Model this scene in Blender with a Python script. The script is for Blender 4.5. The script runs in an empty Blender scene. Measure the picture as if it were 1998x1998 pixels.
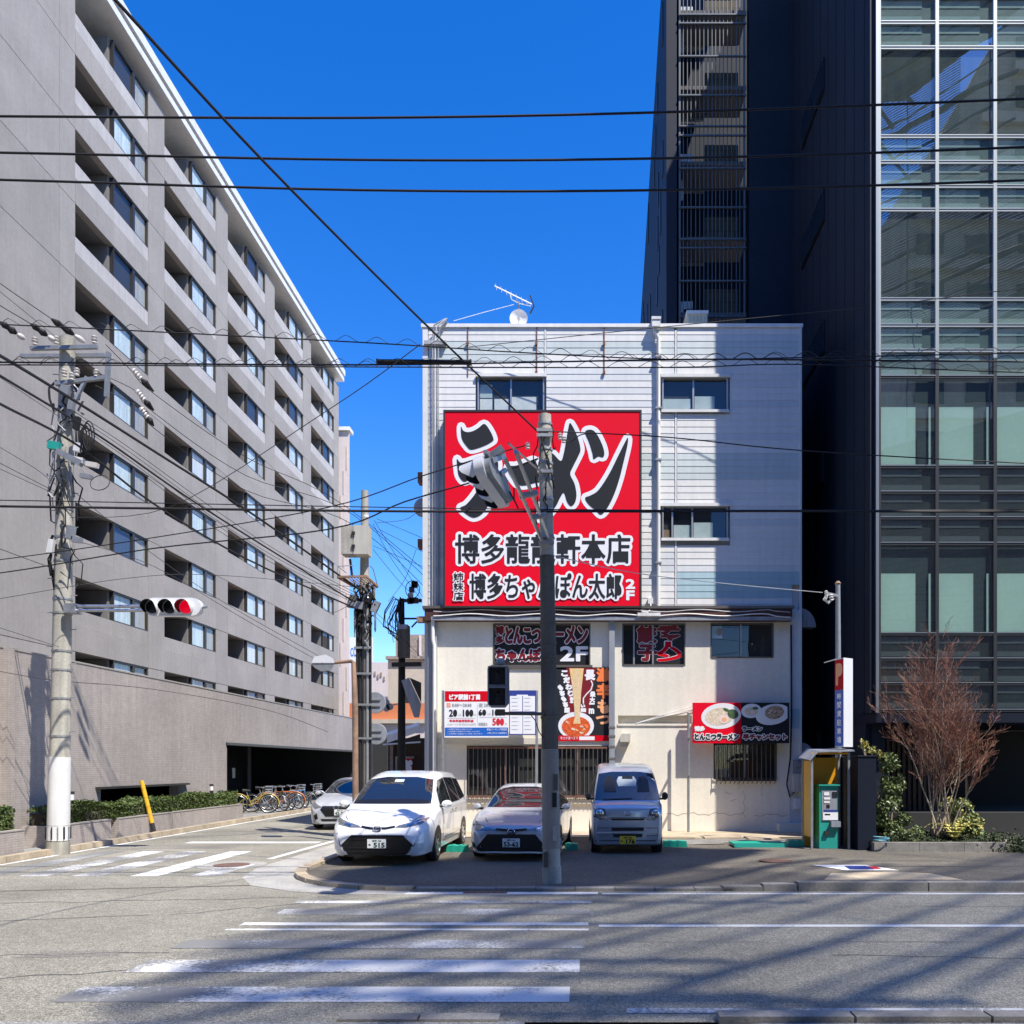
import bpy, bmesh, math, random
from mathutils import Vector, Matrix
from mathutils.bvhtree import BVHTree
from mathutils.geometry import delaunay_2d_cdt
R = math.radians
random.seed(7)
SC = bpy.context.scene
COL = SC.collection

# ---------------------------------------------------------------- camera
EYE, FOC, CX, HZ = 1.9, 1640.0, 1135.0, 1492.0     # eye height; lens geometry of the photograph (1998 px)
cam_d = bpy.data.cameras.new('camera'); cam = bpy.data.objects.new('camera', cam_d); COL.objects.link(cam)
cam.location = (0, 0, EYE); cam.rotation_euler = (R(90), 0, 0)
cam_d.sensor_width = 36; cam_d.lens = 36*FOC/1998
cam_d.shift_x = (999-CX)/1998; cam_d.shift_y = (HZ-999)/1998
cam_d.clip_end = 1500; cam_d.clip_start = .1
SC.camera = cam
# ---------------------------------------------------------------- light
AZ, EL = R(46), R(58.3)          # the sun stands behind the camera, to the right
SUN = Vector((math.sin(AZ)*math.cos(EL), -math.cos(AZ)*math.cos(EL), math.sin(EL)))
wd = bpy.data.worlds.new('World'); SC.world = wd; wd.use_nodes = True
wn = wd.node_tree.nodes; wl = wd.node_tree.links
sky = wn.new('ShaderNodeTexSky'); sky.sky_type = 'NISHITA'; sky.sun_disc = False
sky.sun_elevation = EL; sky.sun_rotation = math.pi-AZ; sky.altitude = 0
sky.air_density = 1.0; sky.dust_density = .25; sky.ozone_density = 4.5
hs = wn.new('ShaderNodeHueSaturation'); hs.inputs['Saturation'].default_value = 1.36; hs.inputs['Value'].default_value = 1.95; hs.inputs['Hue'].default_value = .514
wl.new(sky.outputs[0], hs.inputs['Color']); wl.new(hs.outputs[0], wn['Background'].inputs[0]); wn['Background'].inputs[1].default_value = .095
sl = bpy.data.lights.new('sun', 'SUN'); so = bpy.data.objects.new('sun', sl); COL.objects.link(so)
sl.energy = 5.0; sl.angle = R(.5); sl.color = (1, .94, .84)
so.rotation_euler = SUN.to_track_quat('Z', 'Y').to_euler(); so.location = (10, -20, 60)
SC.view_settings.view_transform = 'Standard'; SC.view_settings.look = 'None'
SC.view_settings.exposure = 0.55; SC.view_settings.gamma = 1
try: SC.view_settings.use_curve_mapping = False
except Exception: pass
SC.render.engine = 'CYCLES'
SC.cycles.use_denoising = True
SC.cycles.max_bounces = 8; SC.cycles.transparent_max_bounces = 12

def W(px, py, Y):                # point at depth Y seen at that place of the photograph
    return Vector(((px-CX)/FOC*Y, Y, EYE+(HZ-py)/FOC*Y))
def G(px, py, z=0.0):            # point of the ground (height z)
    return W(px, py, (EYE-z)*FOC/(py-HZ))

# ---------------------------------------------------------------- materials
MATS = {}
def mat(name, col, rough=.6, metal=0, noise=0, nscale=3, bump=0, bscale=40, spec=.5, coat=0, emit=0, streak=0, spots=0, island=0):
    m = bpy.data.materials.new(name); m.use_nodes = True; MATS[name] = m
    nt = m.node_tree; n = nt.nodes; l = nt.links; b = n['Principled BSDF']
    b.inputs['Roughness'].default_value = rough; b.inputs['Metallic'].default_value = metal
    b.inputs['Specular IOR Level'].default_value = spec; b.inputs['Coat Weight'].default_value = coat
    b.inputs['Coat Roughness'].default_value = .04
    c4 = (*col, 1); b.inputs['Base Color'].default_value = c4
    if noise or bump or streak or spots or island: geo = n.new('ShaderNodeNewGeometry')
    out = None
    def nz(scale, detail, vec=None):
        t = n.new('ShaderNodeTexNoise'); t.inputs['Scale'].default_value = scale; t.inputs['Detail'].default_value = detail
        l.new(vec or geo.outputs['Position'], t.inputs['Vector']); return t.outputs['Fac']
    def mulby(sock, fac, lo, hi, a=.3, b_=.7):
        mr = n.new('ShaderNodeMapRange'); l.new(fac, mr.inputs[0])
        mr.inputs[1].default_value = a; mr.inputs[2].default_value = b_; mr.inputs[3].default_value = lo; mr.inputs[4].default_value = hi
        mx = n.new('ShaderNodeMix'); mx.data_type = 'RGBA'; mx.blend_type = 'MULTIPLY'; mx.inputs[0].default_value = 1
        if sock is None: mx.inputs[6].default_value = c4
        else: l.new(sock, mx.inputs[6])
        l.new(mr.outputs[0], mx.inputs[7]); return mx.outputs[2]
    if noise:
        out = mulby(out, nz(nscale, 6), 1-noise, 1+noise*.6)
        out = mulby(out, nz(nscale*14, 4), 1-noise*.6, 1+noise*.4)
    if streak:
        mp = n.new('ShaderNodeMapping'); mp.inputs['Scale'].default_value = (6, 6, .35); l.new(geo.outputs['Position'], mp.inputs['Vector'])
        out = mulby(out, nz(1.2, 5, mp.outputs[0]), 1-streak, 1, .35, .6)
    if spots:
        out = mulby(out, nz(75, 2), 1-spots*1.3, 1+spots*1.5, .35, .65)
        if spots > .28: out = mulby(out, nz(26, 3), 1-spots*.6, 1+spots*.7, .35, .65)
    if island:
        oi = n.new('ShaderNodeObjectInfo'); out = mulby(out, oi.outputs['Random'], 1-island, 1+island, 0, 1)
    if out: l.new(out, b.inputs['Base Color'])
    if bump:
        bp = n.new('ShaderNodeBump'); bp.inputs['Strength'].default_value = bump; bp.inputs['Distance'].default_value = .02
        l.new(nz(bscale, 4), bp.inputs['Height']); l.new(bp.outputs[0], b.inputs['Normal'])
    if emit: b.inputs['Emission Color'].default_value = c4; b.inputs['Emission Strength'].default_value = emit
    return m
def glass(name, tint, refl=.25, rough=0.0, trans=.6):
    m = bpy.data.materials.new(name); m.use_nodes = True; MATS[name] = m
    n = m.node_tree.nodes; l = m.node_tree.links; n.remove(n['Principled BSDF']); o = n['Material Output']
    t = n.new('ShaderNodeBsdfTransparent'); t.inputs[0].default_value = (*[c*trans for c in tint], 1)
    g = n.new('ShaderNodeBsdfGlossy'); g.inputs['Roughness'].default_value = rough; g.inputs[0].default_value = (.95, .97, 1, 1)
    f = n.new('ShaderNodeLayerWeight'); f.inputs[0].default_value = .5
    pw = n.new('ShaderNodeMath'); pw.operation = 'POWER'; pw.inputs[1].default_value = 5; l.new(f.outputs['Facing'], pw.inputs[0])
    a = n.new('ShaderNodeMath'); a.operation = 'ADD'; a.use_clamp = True; a.inputs[1].default_value = refl; l.new(pw.outputs[0], a.inputs[0])
    x = n.new('ShaderNodeMixShader'); l.new(a.outputs[0], x.inputs[0]); l.new(t.outputs[0], x.inputs[1]); l.new(g.outputs[0], x.inputs[2])
    l.new(x.outputs[0], o.inputs[0])
    # old glass is never flat: a faint slow wave
    geo = n.new('ShaderNodeNewGeometry'); tx = n.new('ShaderNodeTexNoise'); tx.inputs['Scale'].default_value = .7
    bp = n.new('ShaderNodeBump'); bp.inputs['Strength'].default_value = .05; bp.inputs['Distance'].default_value = .05
    l.new(geo.outputs['Position'], tx.inputs['Vector']); l.new(tx.outputs['Fac'], bp.inputs['Height']); l.new(bp.outputs[0], g.inputs['Normal'])
    return m
def worn_paint(name, col, under, thresh, scale=22, soft=.08, grad=None):   # road paint rubbed away down to the asphalt
    m = mat(name, col, .75, noise=.12, nscale=2, bump=.2, bscale=120)
    n = m.node_tree.nodes; l = m.node_tree.links; b = n['Principled BSDF']
    src = b.inputs['Base Color'].links[0].from_socket
    geo = n.new('ShaderNodeNewGeometry')
    t = n.new('ShaderNodeTexNoise'); t.inputs['Scale'].default_value = scale; t.inputs['Detail'].default_value = 8; t.inputs['Roughness'].default_value = .75
    t2 = n.new('ShaderNodeTexNoise'); t2.inputs['Scale'].default_value = 1.1; t2.inputs['Detail'].default_value = 3
    for q in (t, t2): l.new(geo.outputs['Position'], q.inputs['Vector'])
    a = n.new('ShaderNodeMath'); a.operation = 'MULTIPLY_ADD'; a.inputs[1].default_value = .9; l.new(t2.outputs['Fac'], a.inputs[0]); l.new(t.outputs['Fac'], a.inputs[2])
    src_a = a.outputs[0]
    if grad:                                           # rubbed off more towards one end of the crossing, where the wheels turn
        sp = n.new('ShaderNodeSeparateXYZ'); l.new(geo.outputs['Position'], sp.inputs[0]); gr = n.new('ShaderNodeMapRange')
        for i, v in enumerate(grad): gr.inputs[i+1].default_value = v
        l.new(sp.outputs['X'], gr.inputs[0]); ad = n.new('ShaderNodeMath'); l.new(src_a, ad.inputs[0]); l.new(gr.outputs[0], ad.inputs[1]); src_a = ad.outputs[0]
    mr = n.new('ShaderNodeMapRange'); mr.inputs[1].default_value = thresh+.45-soft; mr.inputs[2].default_value = thresh+.45+soft; l.new(src_a, mr.inputs[0])
    mx = n.new('ShaderNodeMix'); mx.data_type = 'RGBA'; l.new(mr.outputs[0], mx.inputs[0]); mx.inputs[6].default_value = (*under, 1); l.new(src, mx.inputs[7])
    l.new(mx.outputs[2], b.inputs['Base Color']); return m

mat('asphalt_old', (.275, .26, .212), .9, noise=.28, nscale=.45, spots=.42, bump=.7, bscale=110)
mat('asphalt_new', (.075, .077, .08), .9, noise=.16, nscale=.8, spots=.35, bump=.5, bscale=120)
mat('asphalt_lot', (.135, .12, .095), .9, noise=.25, nscale=.7, spots=.35, bump=.5, bscale=120)
mat('asphalt_patch', (.22, .205, .175), .9, noise=.2, nscale=.9, spots=.35, bump=.5, bscale=120)
mat('pavement', (.27, .265, .25), .9, noise=.2, nscale=.8, spots=.3, bump=.4, bscale=100)
mat('kerb_concrete', (.28, .262, .23), .85, noise=.3, nscale=2, bump=.3, bscale=60, island=.12)
mat('kerb_tan', (.46, .38, .27), .85, noise=.3, nscale=2, bump=.3, bscale=60, island=.1)
mat('gutter_concrete', (.38, .37, .34), .9, noise=.25, nscale=1.5, spots=.2)
UND = (.2, .2, .195)
worn_paint('paint_good', (.72, .72, .7), UND, .36)
worn_paint('paint_worn', (.66, .66, .64), UND, .50)
worn_paint('paint_fade', (.7, .7, .68), UND, .50, grad=(-4.2, -.4, -.1, .2))
worn_paint('paint_gone', (.62, .62, .6), UND, .60, scale=30)
mat('tower_concrete', (.355, .328, .298), .9, noise=.1, nscale=.6, spots=.14, bump=.3, bscale=60, island=.05, streak=.06)
mat('parapet_concrete', (.52, .49, .46), .8, noise=.12, nscale=1.2, spots=.08, streak=.1)
mat('white_coping', (.8, .8, .78), .5, noise=.06, streak=.06)
mat('recess_wall', (.2, .19, .18), .9, noise=.1)  # darkness of the deep balconies is put into this colour
mat('joint_dark', (.14, .13, .125), .9)
mat('frame_dark', (.05, .045, .04), .4, metal=.3)
mat('frame_bronze', (.16, .14, .125), .4, metal=.4)
mat('frame_alu', (.45, .45, .44), .35, metal=.6, noise=.1)
mat('curtain_blue', (.74, .82, .81), .8, noise=.12, nscale=8, streak=.25)
mat('curtain_beige', (.5, .47, .41), .8, noise=.12, nscale=8, streak=.2)
mat('curtain_white', (.8, .8, .78), .8, noise=.08, nscale=8, streak=.2)
mat('curtain_navy', (.06, .09, .16), .8, streak=.2)
mat('brick_tile', (.44, .392, .36), .85, noise=.14, nscale=.5, streak=.1)
mat('interior_dark', (.03, .03, .03), .9)
mat('siding_white', (.74, .735, .71), .5, noise=.06, nscale=.7, streak=.06, island=.03)
mat('siding_grey', (.64, .665, .67), .5, noise=.05, nscale=.7, streak=.06, island=.03)
mat('siding_teal', (.38, .53, .58), .5, noise=.05, nscale=.7, streak=.08, island=.03)
mat('siding_mint', (.56, .62, .61), .5, noise=.05, nscale=.7, streak=.08, island=.03)
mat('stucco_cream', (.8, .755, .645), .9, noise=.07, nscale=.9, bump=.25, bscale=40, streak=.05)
mat('stucco_dark', (.6, .57, .5), .9, noise=.1, nscale=.9, bump=.25, bscale=40)  # darker render for the wall band, sills and slot back
mat('fascia_brown', (.075, .03, .025), .5, noise=.15, nscale=2)
mat('post_grey', (.3, .32, .36), .5, noise=.1, nscale=1.5, streak=.2)
mat('pipe_white', (.76, .76, .74), .4, noise=.06, streak=.15)
mat('pipe_grey', (.42, .43, .44), .5, noise=.1, streak=.2)
mat('box_beige', (.52, .5, .43), .55, noise=.08, streak=.12)
mat('box_cream', (.72, .66, .45), .55, noise=.08)
mat('steel', (.55, .56, .57), .35, metal=.85, noise=.15, nscale=6)
mat('steel_dull', (.4, .41, .42), .5, metal=.6, noise=.2, nscale=6)
mat('galv', (.33, .345, .35), .5, metal=.5, noise=.15, nscale=8)
mat('rust', (.3, .19, .13), .85, noise=.35, nscale=4, bump=.3, bscale=60)
mat('rust_dark', (.2, .09, .06), .8, noise=.3, nscale=5)
mat('black_rubber', (.018, .018, .02), .6)
mat('cable_black', (.022, .021, .022), .6, spec=.2)
mat('cable_thin', (.05, .05, .05), .6, spec=.2)
mat('porcelain', (.58, .55, .52), .25)
mat('pole_concrete', (.46, .44, .375), .85, noise=.22, nscale=1.6, streak=.3, bump=.2, bscale=70)
mat('pole_dark', (.125, .112, .092), .85, noise=.2, nscale=1.6, streak=.3, bump=.2, bscale=70)
mat('pole_white', (.78, .78, .76), .6, noise=.08, nscale=2, streak=.1)
mat('pole_wrap', (.25, .235, .21), .7, noise=.12, nscale=2, streak=.1)
mat('sign_red', (.78, .0, .02), .6, spec=.15, noise=.03, nscale=1)
mat('sign_red2', (.6, .0, .012), .6, spec=.15)
mat('sign_maroon', (.2, .012, .018), .4)
mat('ink_black', (.02, .022, .027), .6, spec=.2)
mat('ink_white', (.82, .82, .84), .45)
mat('ink_grey', (.35, .36, .38), .5)
mat('ink_red', (.62, .02, .04), .45)
mat('ink_orange', (.9, .22, .06), .45)
mat('ink_peach', (.9, .42, .2), .45)
mat('ink_blue', (.012, .12, .5), .45)
mat('ink_navy', (.03, .05, .27), .45)
mat('noodle', (.85, .58, .25), .5, noise=.2, nscale=40)
mat('soup_red', (.75, .12, .03), .4, noise=.45, nscale=14)
mat('soup_cream', (.78, .66, .5), .4, noise=.3, nscale=16)
mat('food_green', (.08, .14, .06), .5, noise=.5, nscale=20)
mat('food_rice', (.5, .36, .24), .5, noise=.5, nscale=22)
mat('egg', (.85, .66, .6), .3)
mat('plate_white', (.8, .8, .82), .3)
mat('film_dark', (.03, .03, .032), .15)
mat('paper_white', (.78, .77, .74), .7, noise=.1, nscale=8)
mat('paper_glass', (.5, .57, .56), .6, noise=.12, nscale=5)
mat('navy_metal', (.016, .022, .036), .6, noise=.15, nscale=.5, spec=.2)
mat('navy_panel', (.01, .014, .026), .55, spec=.2, noise=.1, nscale=.6)
mat('slot_black', (.006, .006, .008), .5)
mat('mullion', (.04, .043, .045), .45, metal=.3)
mat('mullion_light', (.35, .38, .4), .35, metal=.7)
mat('inner_teal', (.04, .06, .065), .7)
mat('bld_tan', (.42, .37, .3), .8, noise=.2, nscale=1)
mat('frame_sunlit', (.36, .39, .39), .4, metal=.3)  # lit copy of the mullion for upper floors, sunlight put into the colour
mat('blind', (.66, .78, .67), .8, noise=.05, nscale=1)
mat('spandrel', (.15, .19, .18), .6, noise=.15, nscale=2)
mat('spandrel_dark', (.02, .024, .027), .6)
mat('board_dark', (.12, .125, .13), .6)
mat('curtain_office', (.055, .065, .05), .8, noise=.35, nscale=1.4, streak=.35)
mat('cage_steel', (.1, .115, .13), .5, metal=.4)
mat('ceiling_board', (.4, .46, .43), .7)
mat('brown_slat', (.06, .035, .025), .6, noise=.2, nscale=6)
mat('tile_beige', (.11, .09, .06), .8, noise=.1, nscale=2)
mat('bld_pink', (.68, .6, .58), .8, streak=.08, noise=.05)
mat('bld_white', (.75, .76, .77), .6)
mat('bld_beige', (.53, .46, .37), .8, noise=.08)
mat('bld_tile', (.33, .27, .23), .8, noise=.35, nscale=5)
mat('bld_orange', (.62, .21, .09), .7, noise=.06)
mat('bld_brown', (.2, .165, .125), .8, noise=.15, nscale=1)
mat('brick_dark', (.12, .09, .08), .8, noise=.2)
mat('signal_grey', (.22, .23, .25), .45)
mat('signal_white', (.66, .67, .68), .3)
mat('lens_dark', (.012, .013, .016), .25)
mat('lens_red', (.75, .0, .02), .3, emit=.55)
mat('yellow', (.75, .42, .02), .5, noise=.1, nscale=4)
mat('yellow_inside', (.72, .33, .008), .5, noise=.05)
mat('teal', (.02, .33, .27), .45, noise=.06)
mat('green_plastic', (.01, .36, .25), .5, noise=.1, nscale=5)
mat('leaf_hedge', (.095, .14, .032), .6, noise=.5, nscale=7)
mat('leaf_shrub', (.21, .26, .095), .4, noise=.45, nscale=9)
mat('leaf_yellow', (.55, .5, .13), .55, noise=.3, nscale=9)
mat('leaf_ground', (.05, .07, .02), .7, noise=.5, nscale=9)
mat('bark_red', (.27, .125, .08), .8, noise=.25, nscale=10)
mat('bark_pale', (.43, .35, .27), .8, noise=.3, nscale=10)
mat('soil', (.06, .045, .035), 1, noise=.3)
mat('stone_grey', (.23, .22, .2), .9, noise=.3, nscale=3, bump=.4, bscale=30)
mat('iron_rust', (.17, .095, .07), .8, noise=.3, nscale=14)
mat('tyre', (.016, .016, .017), .85)
mat('alloy', (.5, .51, .52), .3, metal=.8)
mat('chrome', (.7, .7, .71), .12, metal=1)
mat('car_white', (.79, .79, .79), .25, coat=1)
mat('car_pearl', (.62, .63, .66), .3, metal=.15, coat=1)
mat('car_sedan', (.46, .475, .5), .3, metal=.2, coat=1)
mat('car_silver', (.46, .52, .6), .32, metal=.55, coat=1)
mat('car_grey', (.55, .57, .6), .3, metal=.25, coat=1)
mat('car_black', (.01, .01, .011), .3)
mat('car_grille', (.006, .006, .007), .45)
mat('car_glass', (.012, .015, .018), .02, spec=1.0, coat=1)
mat('seam', (.05, .05, .055), .7)
mat('lamp_glass', (.28, .3, .33), .08, metal=.55, coat=1, noise=.5, nscale=22)
mat('plate_yellow', (.72, .5, .03), .5)
mat('plate_paint', (.76, .77, .77), .5)
mat('ink_green', (.02, .08, .05), .5)
mat('bike_yellow', (.38, .29, .05), .4)
mat('bike_silver', (.55, .55, .56), .3, metal=.6)
mat('bike_orange', (.5, .14, .03), .4)
mat('bike_blue', (.1, .25, .5), .4)
mat('hose_blue', (.08, .3, .4), .5)
glass('glass_tower', (.97, 1, 1), .04, trans=.98)
glass('glass_shop', (.9, .95, .95), .05, trans=.95)
glass('glass_office', (.85, .98, .97), .34, trans=.97)

def brick_pattern(m, sx, sz, depth=.9, amt=.18):    # running tile courses on a material (far wall, rows of 2 px)
    n = m.node_tree.nodes; l = m.node_tree.links; b = n['Principled BSDF']
    geo = n.new('ShaderNodeNewGeometry'); sp = n.new('ShaderNodeSeparateXYZ'); l.new(geo.outputs['Position'], sp.inputs[0])
    ad = n.new('ShaderNodeMath'); l.new(sp.outputs['X'], ad.inputs[0]); l.new(sp.outputs['Y'], ad.inputs[1])
    cb = n.new('ShaderNodeCombineXYZ'); l.new(ad.outputs[0], cb.inputs[0]); l.new(sp.outputs['Z'], cb.inputs[1])
    t = n.new('ShaderNodeTexBrick'); t.inputs['Scale'].default_value = 1; t.inputs['Brick Width'].default_value = sx; t.inputs['Row Height'].default_value = sz
    t.inputs['Mortar Size'].default_value = sz*.1; t.inputs['Color1'].default_value = (1, 1, 1, 1); t.inputs['Color2'].default_value = (1-amt, 1-amt, 1-amt, 1); t.inputs['Mortar'].default_value = (.6, .6, .6, 1)
    l.new(cb.outputs[0], t.inputs['Vector'])
    mx = n.new('ShaderNodeMix'); mx.data_type = 'RGBA'; mx.blend_type = 'MULTIPLY'; mx.inputs[0].default_value = depth
    src = b.inputs['Base Color'].links[0].from_socket if b.inputs['Base Color'].links else None
    if src: l.new(src, mx.inputs[6])
    else: mx.inputs[6].default_value = b.inputs['Base Color'].default_value
    l.new(t.outputs['Color'], mx.inputs[7]); l.new(mx.outputs[2], b.inputs['Base Color'])
brick_pattern(MATS['brick_tile'], .2, .05, .7, .12)
brick_pattern(MATS['tile_beige'], .35, .35, .8)
brick_pattern(MATS['bld_brown'], .6, .3, .6); brick_pattern(MATS['bld_tan'], .6, .3, .4)

# ---------------------------------------------------------------- mesh helpers
class MB:
    def __init__(s): s.v = []; s.f = []
    def add(s, vs, fs):
        o = len(s.v); s.v += [tuple(v) for v in vs]; s.f += [tuple(i+o for i in f) for f in fs]; return s
    def box(s, x0, x1, y0, y1, z0, z1):
        x0, x1 = sorted((x0, x1)); y0, y1 = sorted((y0, y1)); z0, z1 = sorted((z0, z1))
        return s.add([(x, y, z) for z in (z0, z1) for y in (y0, y1) for x in (x0, x1)],
                     [(0, 2, 3, 1), (4, 5, 7, 6), (0, 1, 5, 4), (2, 6, 7, 3), (0, 4, 6, 2), (1, 3, 7, 5)])
    def quad(s, x0, x1, y0, y1, z0, z1):                # upright pane: x0 == x1 or y0 == y1
        return s.add([(x0, y0, z0), (x1, y1, z0), (x1, y1, z1), (x0, y0, z1)], [(0, 1, 2, 3)])
    def bar(s, a, b, w, h=None, up=(0, 0, 1)):       # square bar from a to b
        a = Vector(a); b = Vector(b); d = (b-a).normalized(); h = w if h is None else h
        u = d.cross(Vector(up));
        if u.length < 1e-4: u = d.cross(Vector((1, 0, 0)))
        u.normalize(); n = u.cross(d); u *= w/2; n *= h/2
        vs = [a-u-n, a+u-n, a+u+n, a-u+n, b-u-n, b+u-n, b+u+n, b-u+n]
        return s.add(vs, [(0, 1, 2, 3), (7, 6, 5, 4), (0, 4, 5, 1), (1, 5, 6, 2), (2, 6, 7, 3), (3, 7, 4, 0)])
    def tube(s, pts, r, n=8, cap=True, closed=False):
        pts = [Vector(p) for p in pts]; k = len(pts)
        rr = r if isinstance(r, (list, tuple)) else [r]*k
        o = len(s.v); pu = None
        for i, p in enumerate(pts):
            if closed: d = pts[(i+1) % k]-pts[i-1]
            else: d = pts[min(i+1, k-1)]-pts[max(i-1, 0)]
            d.normalize()
            if pu is None:
                pu = d.orthogonal().normalized()
            pu = (pu-d*pu.dot(d))
            if pu.length < 1e-6: pu = d.orthogonal()
            pu.normalize(); w = d.cross(pu)
            s.v += [tuple(p+(pu*math.cos(t)+w*math.sin(t))*rr[i]) for t in (2*math.pi*j/n for j in range(n))]
        for i in range(k if closed else k-1):
            a = o+i*n; b = o+((i+1) % k)*n
            s.f += [(a+j, a+(j+1) % n, b+(j+1) % n, b+j) for j in range(n)]
        if cap and not closed:
            s.f.append(tuple(o+j for j in reversed(range(n)))); s.f.append(tuple(o+(k-1)*n+j for j in range(n)))
        return s
    def cyl(s, a, b, r, r2=None, n=16): return s.tube([a, b], [r, r if r2 is None else r2], n)
    def lathe(s, prof, c=(0, 0, 0), axis='Z', n=20):   # prof: (r, h)
        o = len(s.v); c = Vector(c)
        for r, h in prof:
            for j in range(n):
                t = 2*math.pi*j/n; x, y = r*math.cos(t), r*math.sin(t)
                s.v.append(tuple(c+Vector((x, y, h) if axis == 'Z' else (x, h, y) if axis == 'Y' else (h, x, y))))
        for i in range(len(prof)-1):
            a = o+i*n; b = a+n
            s.f += [(a+j, a+(j+1) % n, b+(j+1) % n, b+j) for j in range(n)]
        s.f.append(tuple(o+j for j in reversed(range(n)))); s.f.append(tuple(o+(len(prof)-1)*n+j for j in range(n)))
        return s
    def prism(s, poly, f0, f1):                        # poly of 2-D points, f0/f1 map them to the two faces
        k = len(poly); o = len(s.v)
        s.v += [tuple(f0(*p)) for p in poly]+[tuple(f1(*p)) for p in poly]
        s.f.append(tuple(o+j for j in range(k))); s.f.append(tuple(o+k+j for j in reversed(range(k))))
        s.f += [(o+j, o+k+j, o+k+(j+1) % k, o+(j+1) % k) for j in range(k)]
        return s
    def mesh(s, name, m=None, smooth=None):
        me = bpy.data.meshes.new(name); me.from_pydata(s.v, [], s.f); me.validate()
        bm = bmesh.new(); bm.from_mesh(me); bmesh.ops.recalc_face_normals(bm, faces=bm.faces); bm.to_mesh(me); bm.free()
        if m: me.materials.append(MATS[m])
        if smooth:
            me.shade_smooth(); me.set_sharp_from_angle(angle=R(smooth))
        return me
    def obj(s, name, m, parent=None, smooth=None, **kw): return link(name, s.mesh(name, m, smooth), parent, **kw)

def link(name, me, parent=None, label=None, cat=None, group=None, kind=None, loc=None, rot=None, scale=None):
    o = bpy.data.objects.new(name, me); COL.objects.link(o)
    if loc is not None: o.location = loc
    if rot is not None: o.rotation_euler = rot
    if scale is not None: o.scale = scale
    if parent: o.parent = parent
    if label: o['label'] = label
    if cat: o['category'] = cat
    if group: o['group'] = group
    if kind: o['kind'] = kind
    return o
def thing(name, label, cat, loc=(0, 0, 0), rz=0, group=None):
    return link(name, None, None, label, cat, group, None, loc, (0, 0, rz))
def copy_tree(o, parent=None, **props):
    c = o.copy(); COL.objects.link(c)
    if parent: c.parent = parent
    for k, v in props.items(): c[k] = v
    for ch in list(o.children): copy_tree(ch, c)
    return c
def boxo(name, m, x0, x1, y0, y1, z0, z1, parent=None, **kw): return MB().box(x0, x1, y0, y1, z0, z1).obj(name, m, parent, **kw)

def glyph_mesh(name, body, m, size, stroke=0, fit=None, flat=True, gap=1.0):
    """text as a flat mesh in XZ facing -Y; origin at its lower left; fit=(w,h) stretches its box"""
    c = bpy.data.curves.new(name, 'FONT'); c.body = body; c.size = 1; c.resolution_u = 3; c.fill_mode = 'FRONT'
    c.space_line = gap
    c.fill_mode = 'FRONT'
    o = bpy.data.objects.new(name, c); me = bpy.data.meshes.new_from_object(o)
    vs = [v.co.copy() for v in me.vertices]
    if not vs: return None
    x0 = min(v.x for v in vs); x1 = max(v.x for v in vs); y0 = min(v.y for v in vs); y1 = max(v.y for v in vs)
    sx = sz = size
    if fit:
        sx = fit[0]/(x1-x0); sz = fit[1]/(y1-y0)
    out = MB(); out.add([((v.x-x0)*sx, 0, (v.y-y0)*sz) for v in vs], [tuple(p.vertices) for p in me.polygons])
    if stroke:                                        # round brush along the outlines: bolder letters, or a border
        cnt = {}
        for p in me.polygons:
            q = list(p.vertices)
            for i in range(len(q)):
                k = (min(q[i], q[i-1]), max(q[i], q[i-1])); cnt[k] = cnt.get(k, 0)+1
        P = [Vector(((v.x-x0)*sx, (v.y-y0)*sz)) for v in vs]; used = set()
        for (a, b), k in cnt.items():
            if k != 1: continue
            d = P[b]-P[a]
            if d.length < 1e-6: continue
            used.add(a); used.add(b); nn = Vector((-d.y, d.x)).normalized()*stroke
            out.add([(*(P[a]+nn), 0), (*(P[b]+nn), 0), (*(P[b]-nn), 0), (*(P[a]-nn), 0)], []); k0 = len(out.v)-4
            for t in range(k0, k0+4): x, y, _ = out.v[t]; out.v[t] = (x, 0, y)
            out.f.append((k0, k0+3, k0+2, k0+1))
        for a in used:
            k0 = len(out.v)
            for j in range(7):
                t = 2*math.pi*j/7; out.v.append((P[a].x+stroke*math.cos(t), 0, P[a].y+stroke*math.sin(t)))
            out.f.append(tuple(range(k0, k0+7)))
    bpy.data.objects.remove(o); bpy.data.curves.remove(c); bpy.data.meshes.remove(me)
    if stroke:                                        # one planar union of all the brush marks
        r = delaunay_2d_cdt([Vector((v[0], v[2])) for v in out.v], [], out.f, 1, 1e-5)
        out.v = [(v.x, 0, v.y) for v in r[0]]; out.f = [tuple(f) for f in r[2]]
    m2 = bpy.data.meshes.new(name); m2.from_pydata(out.v, [], out.f)
    if m: m2.materials.append(MATS[m])
    return m2
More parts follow.
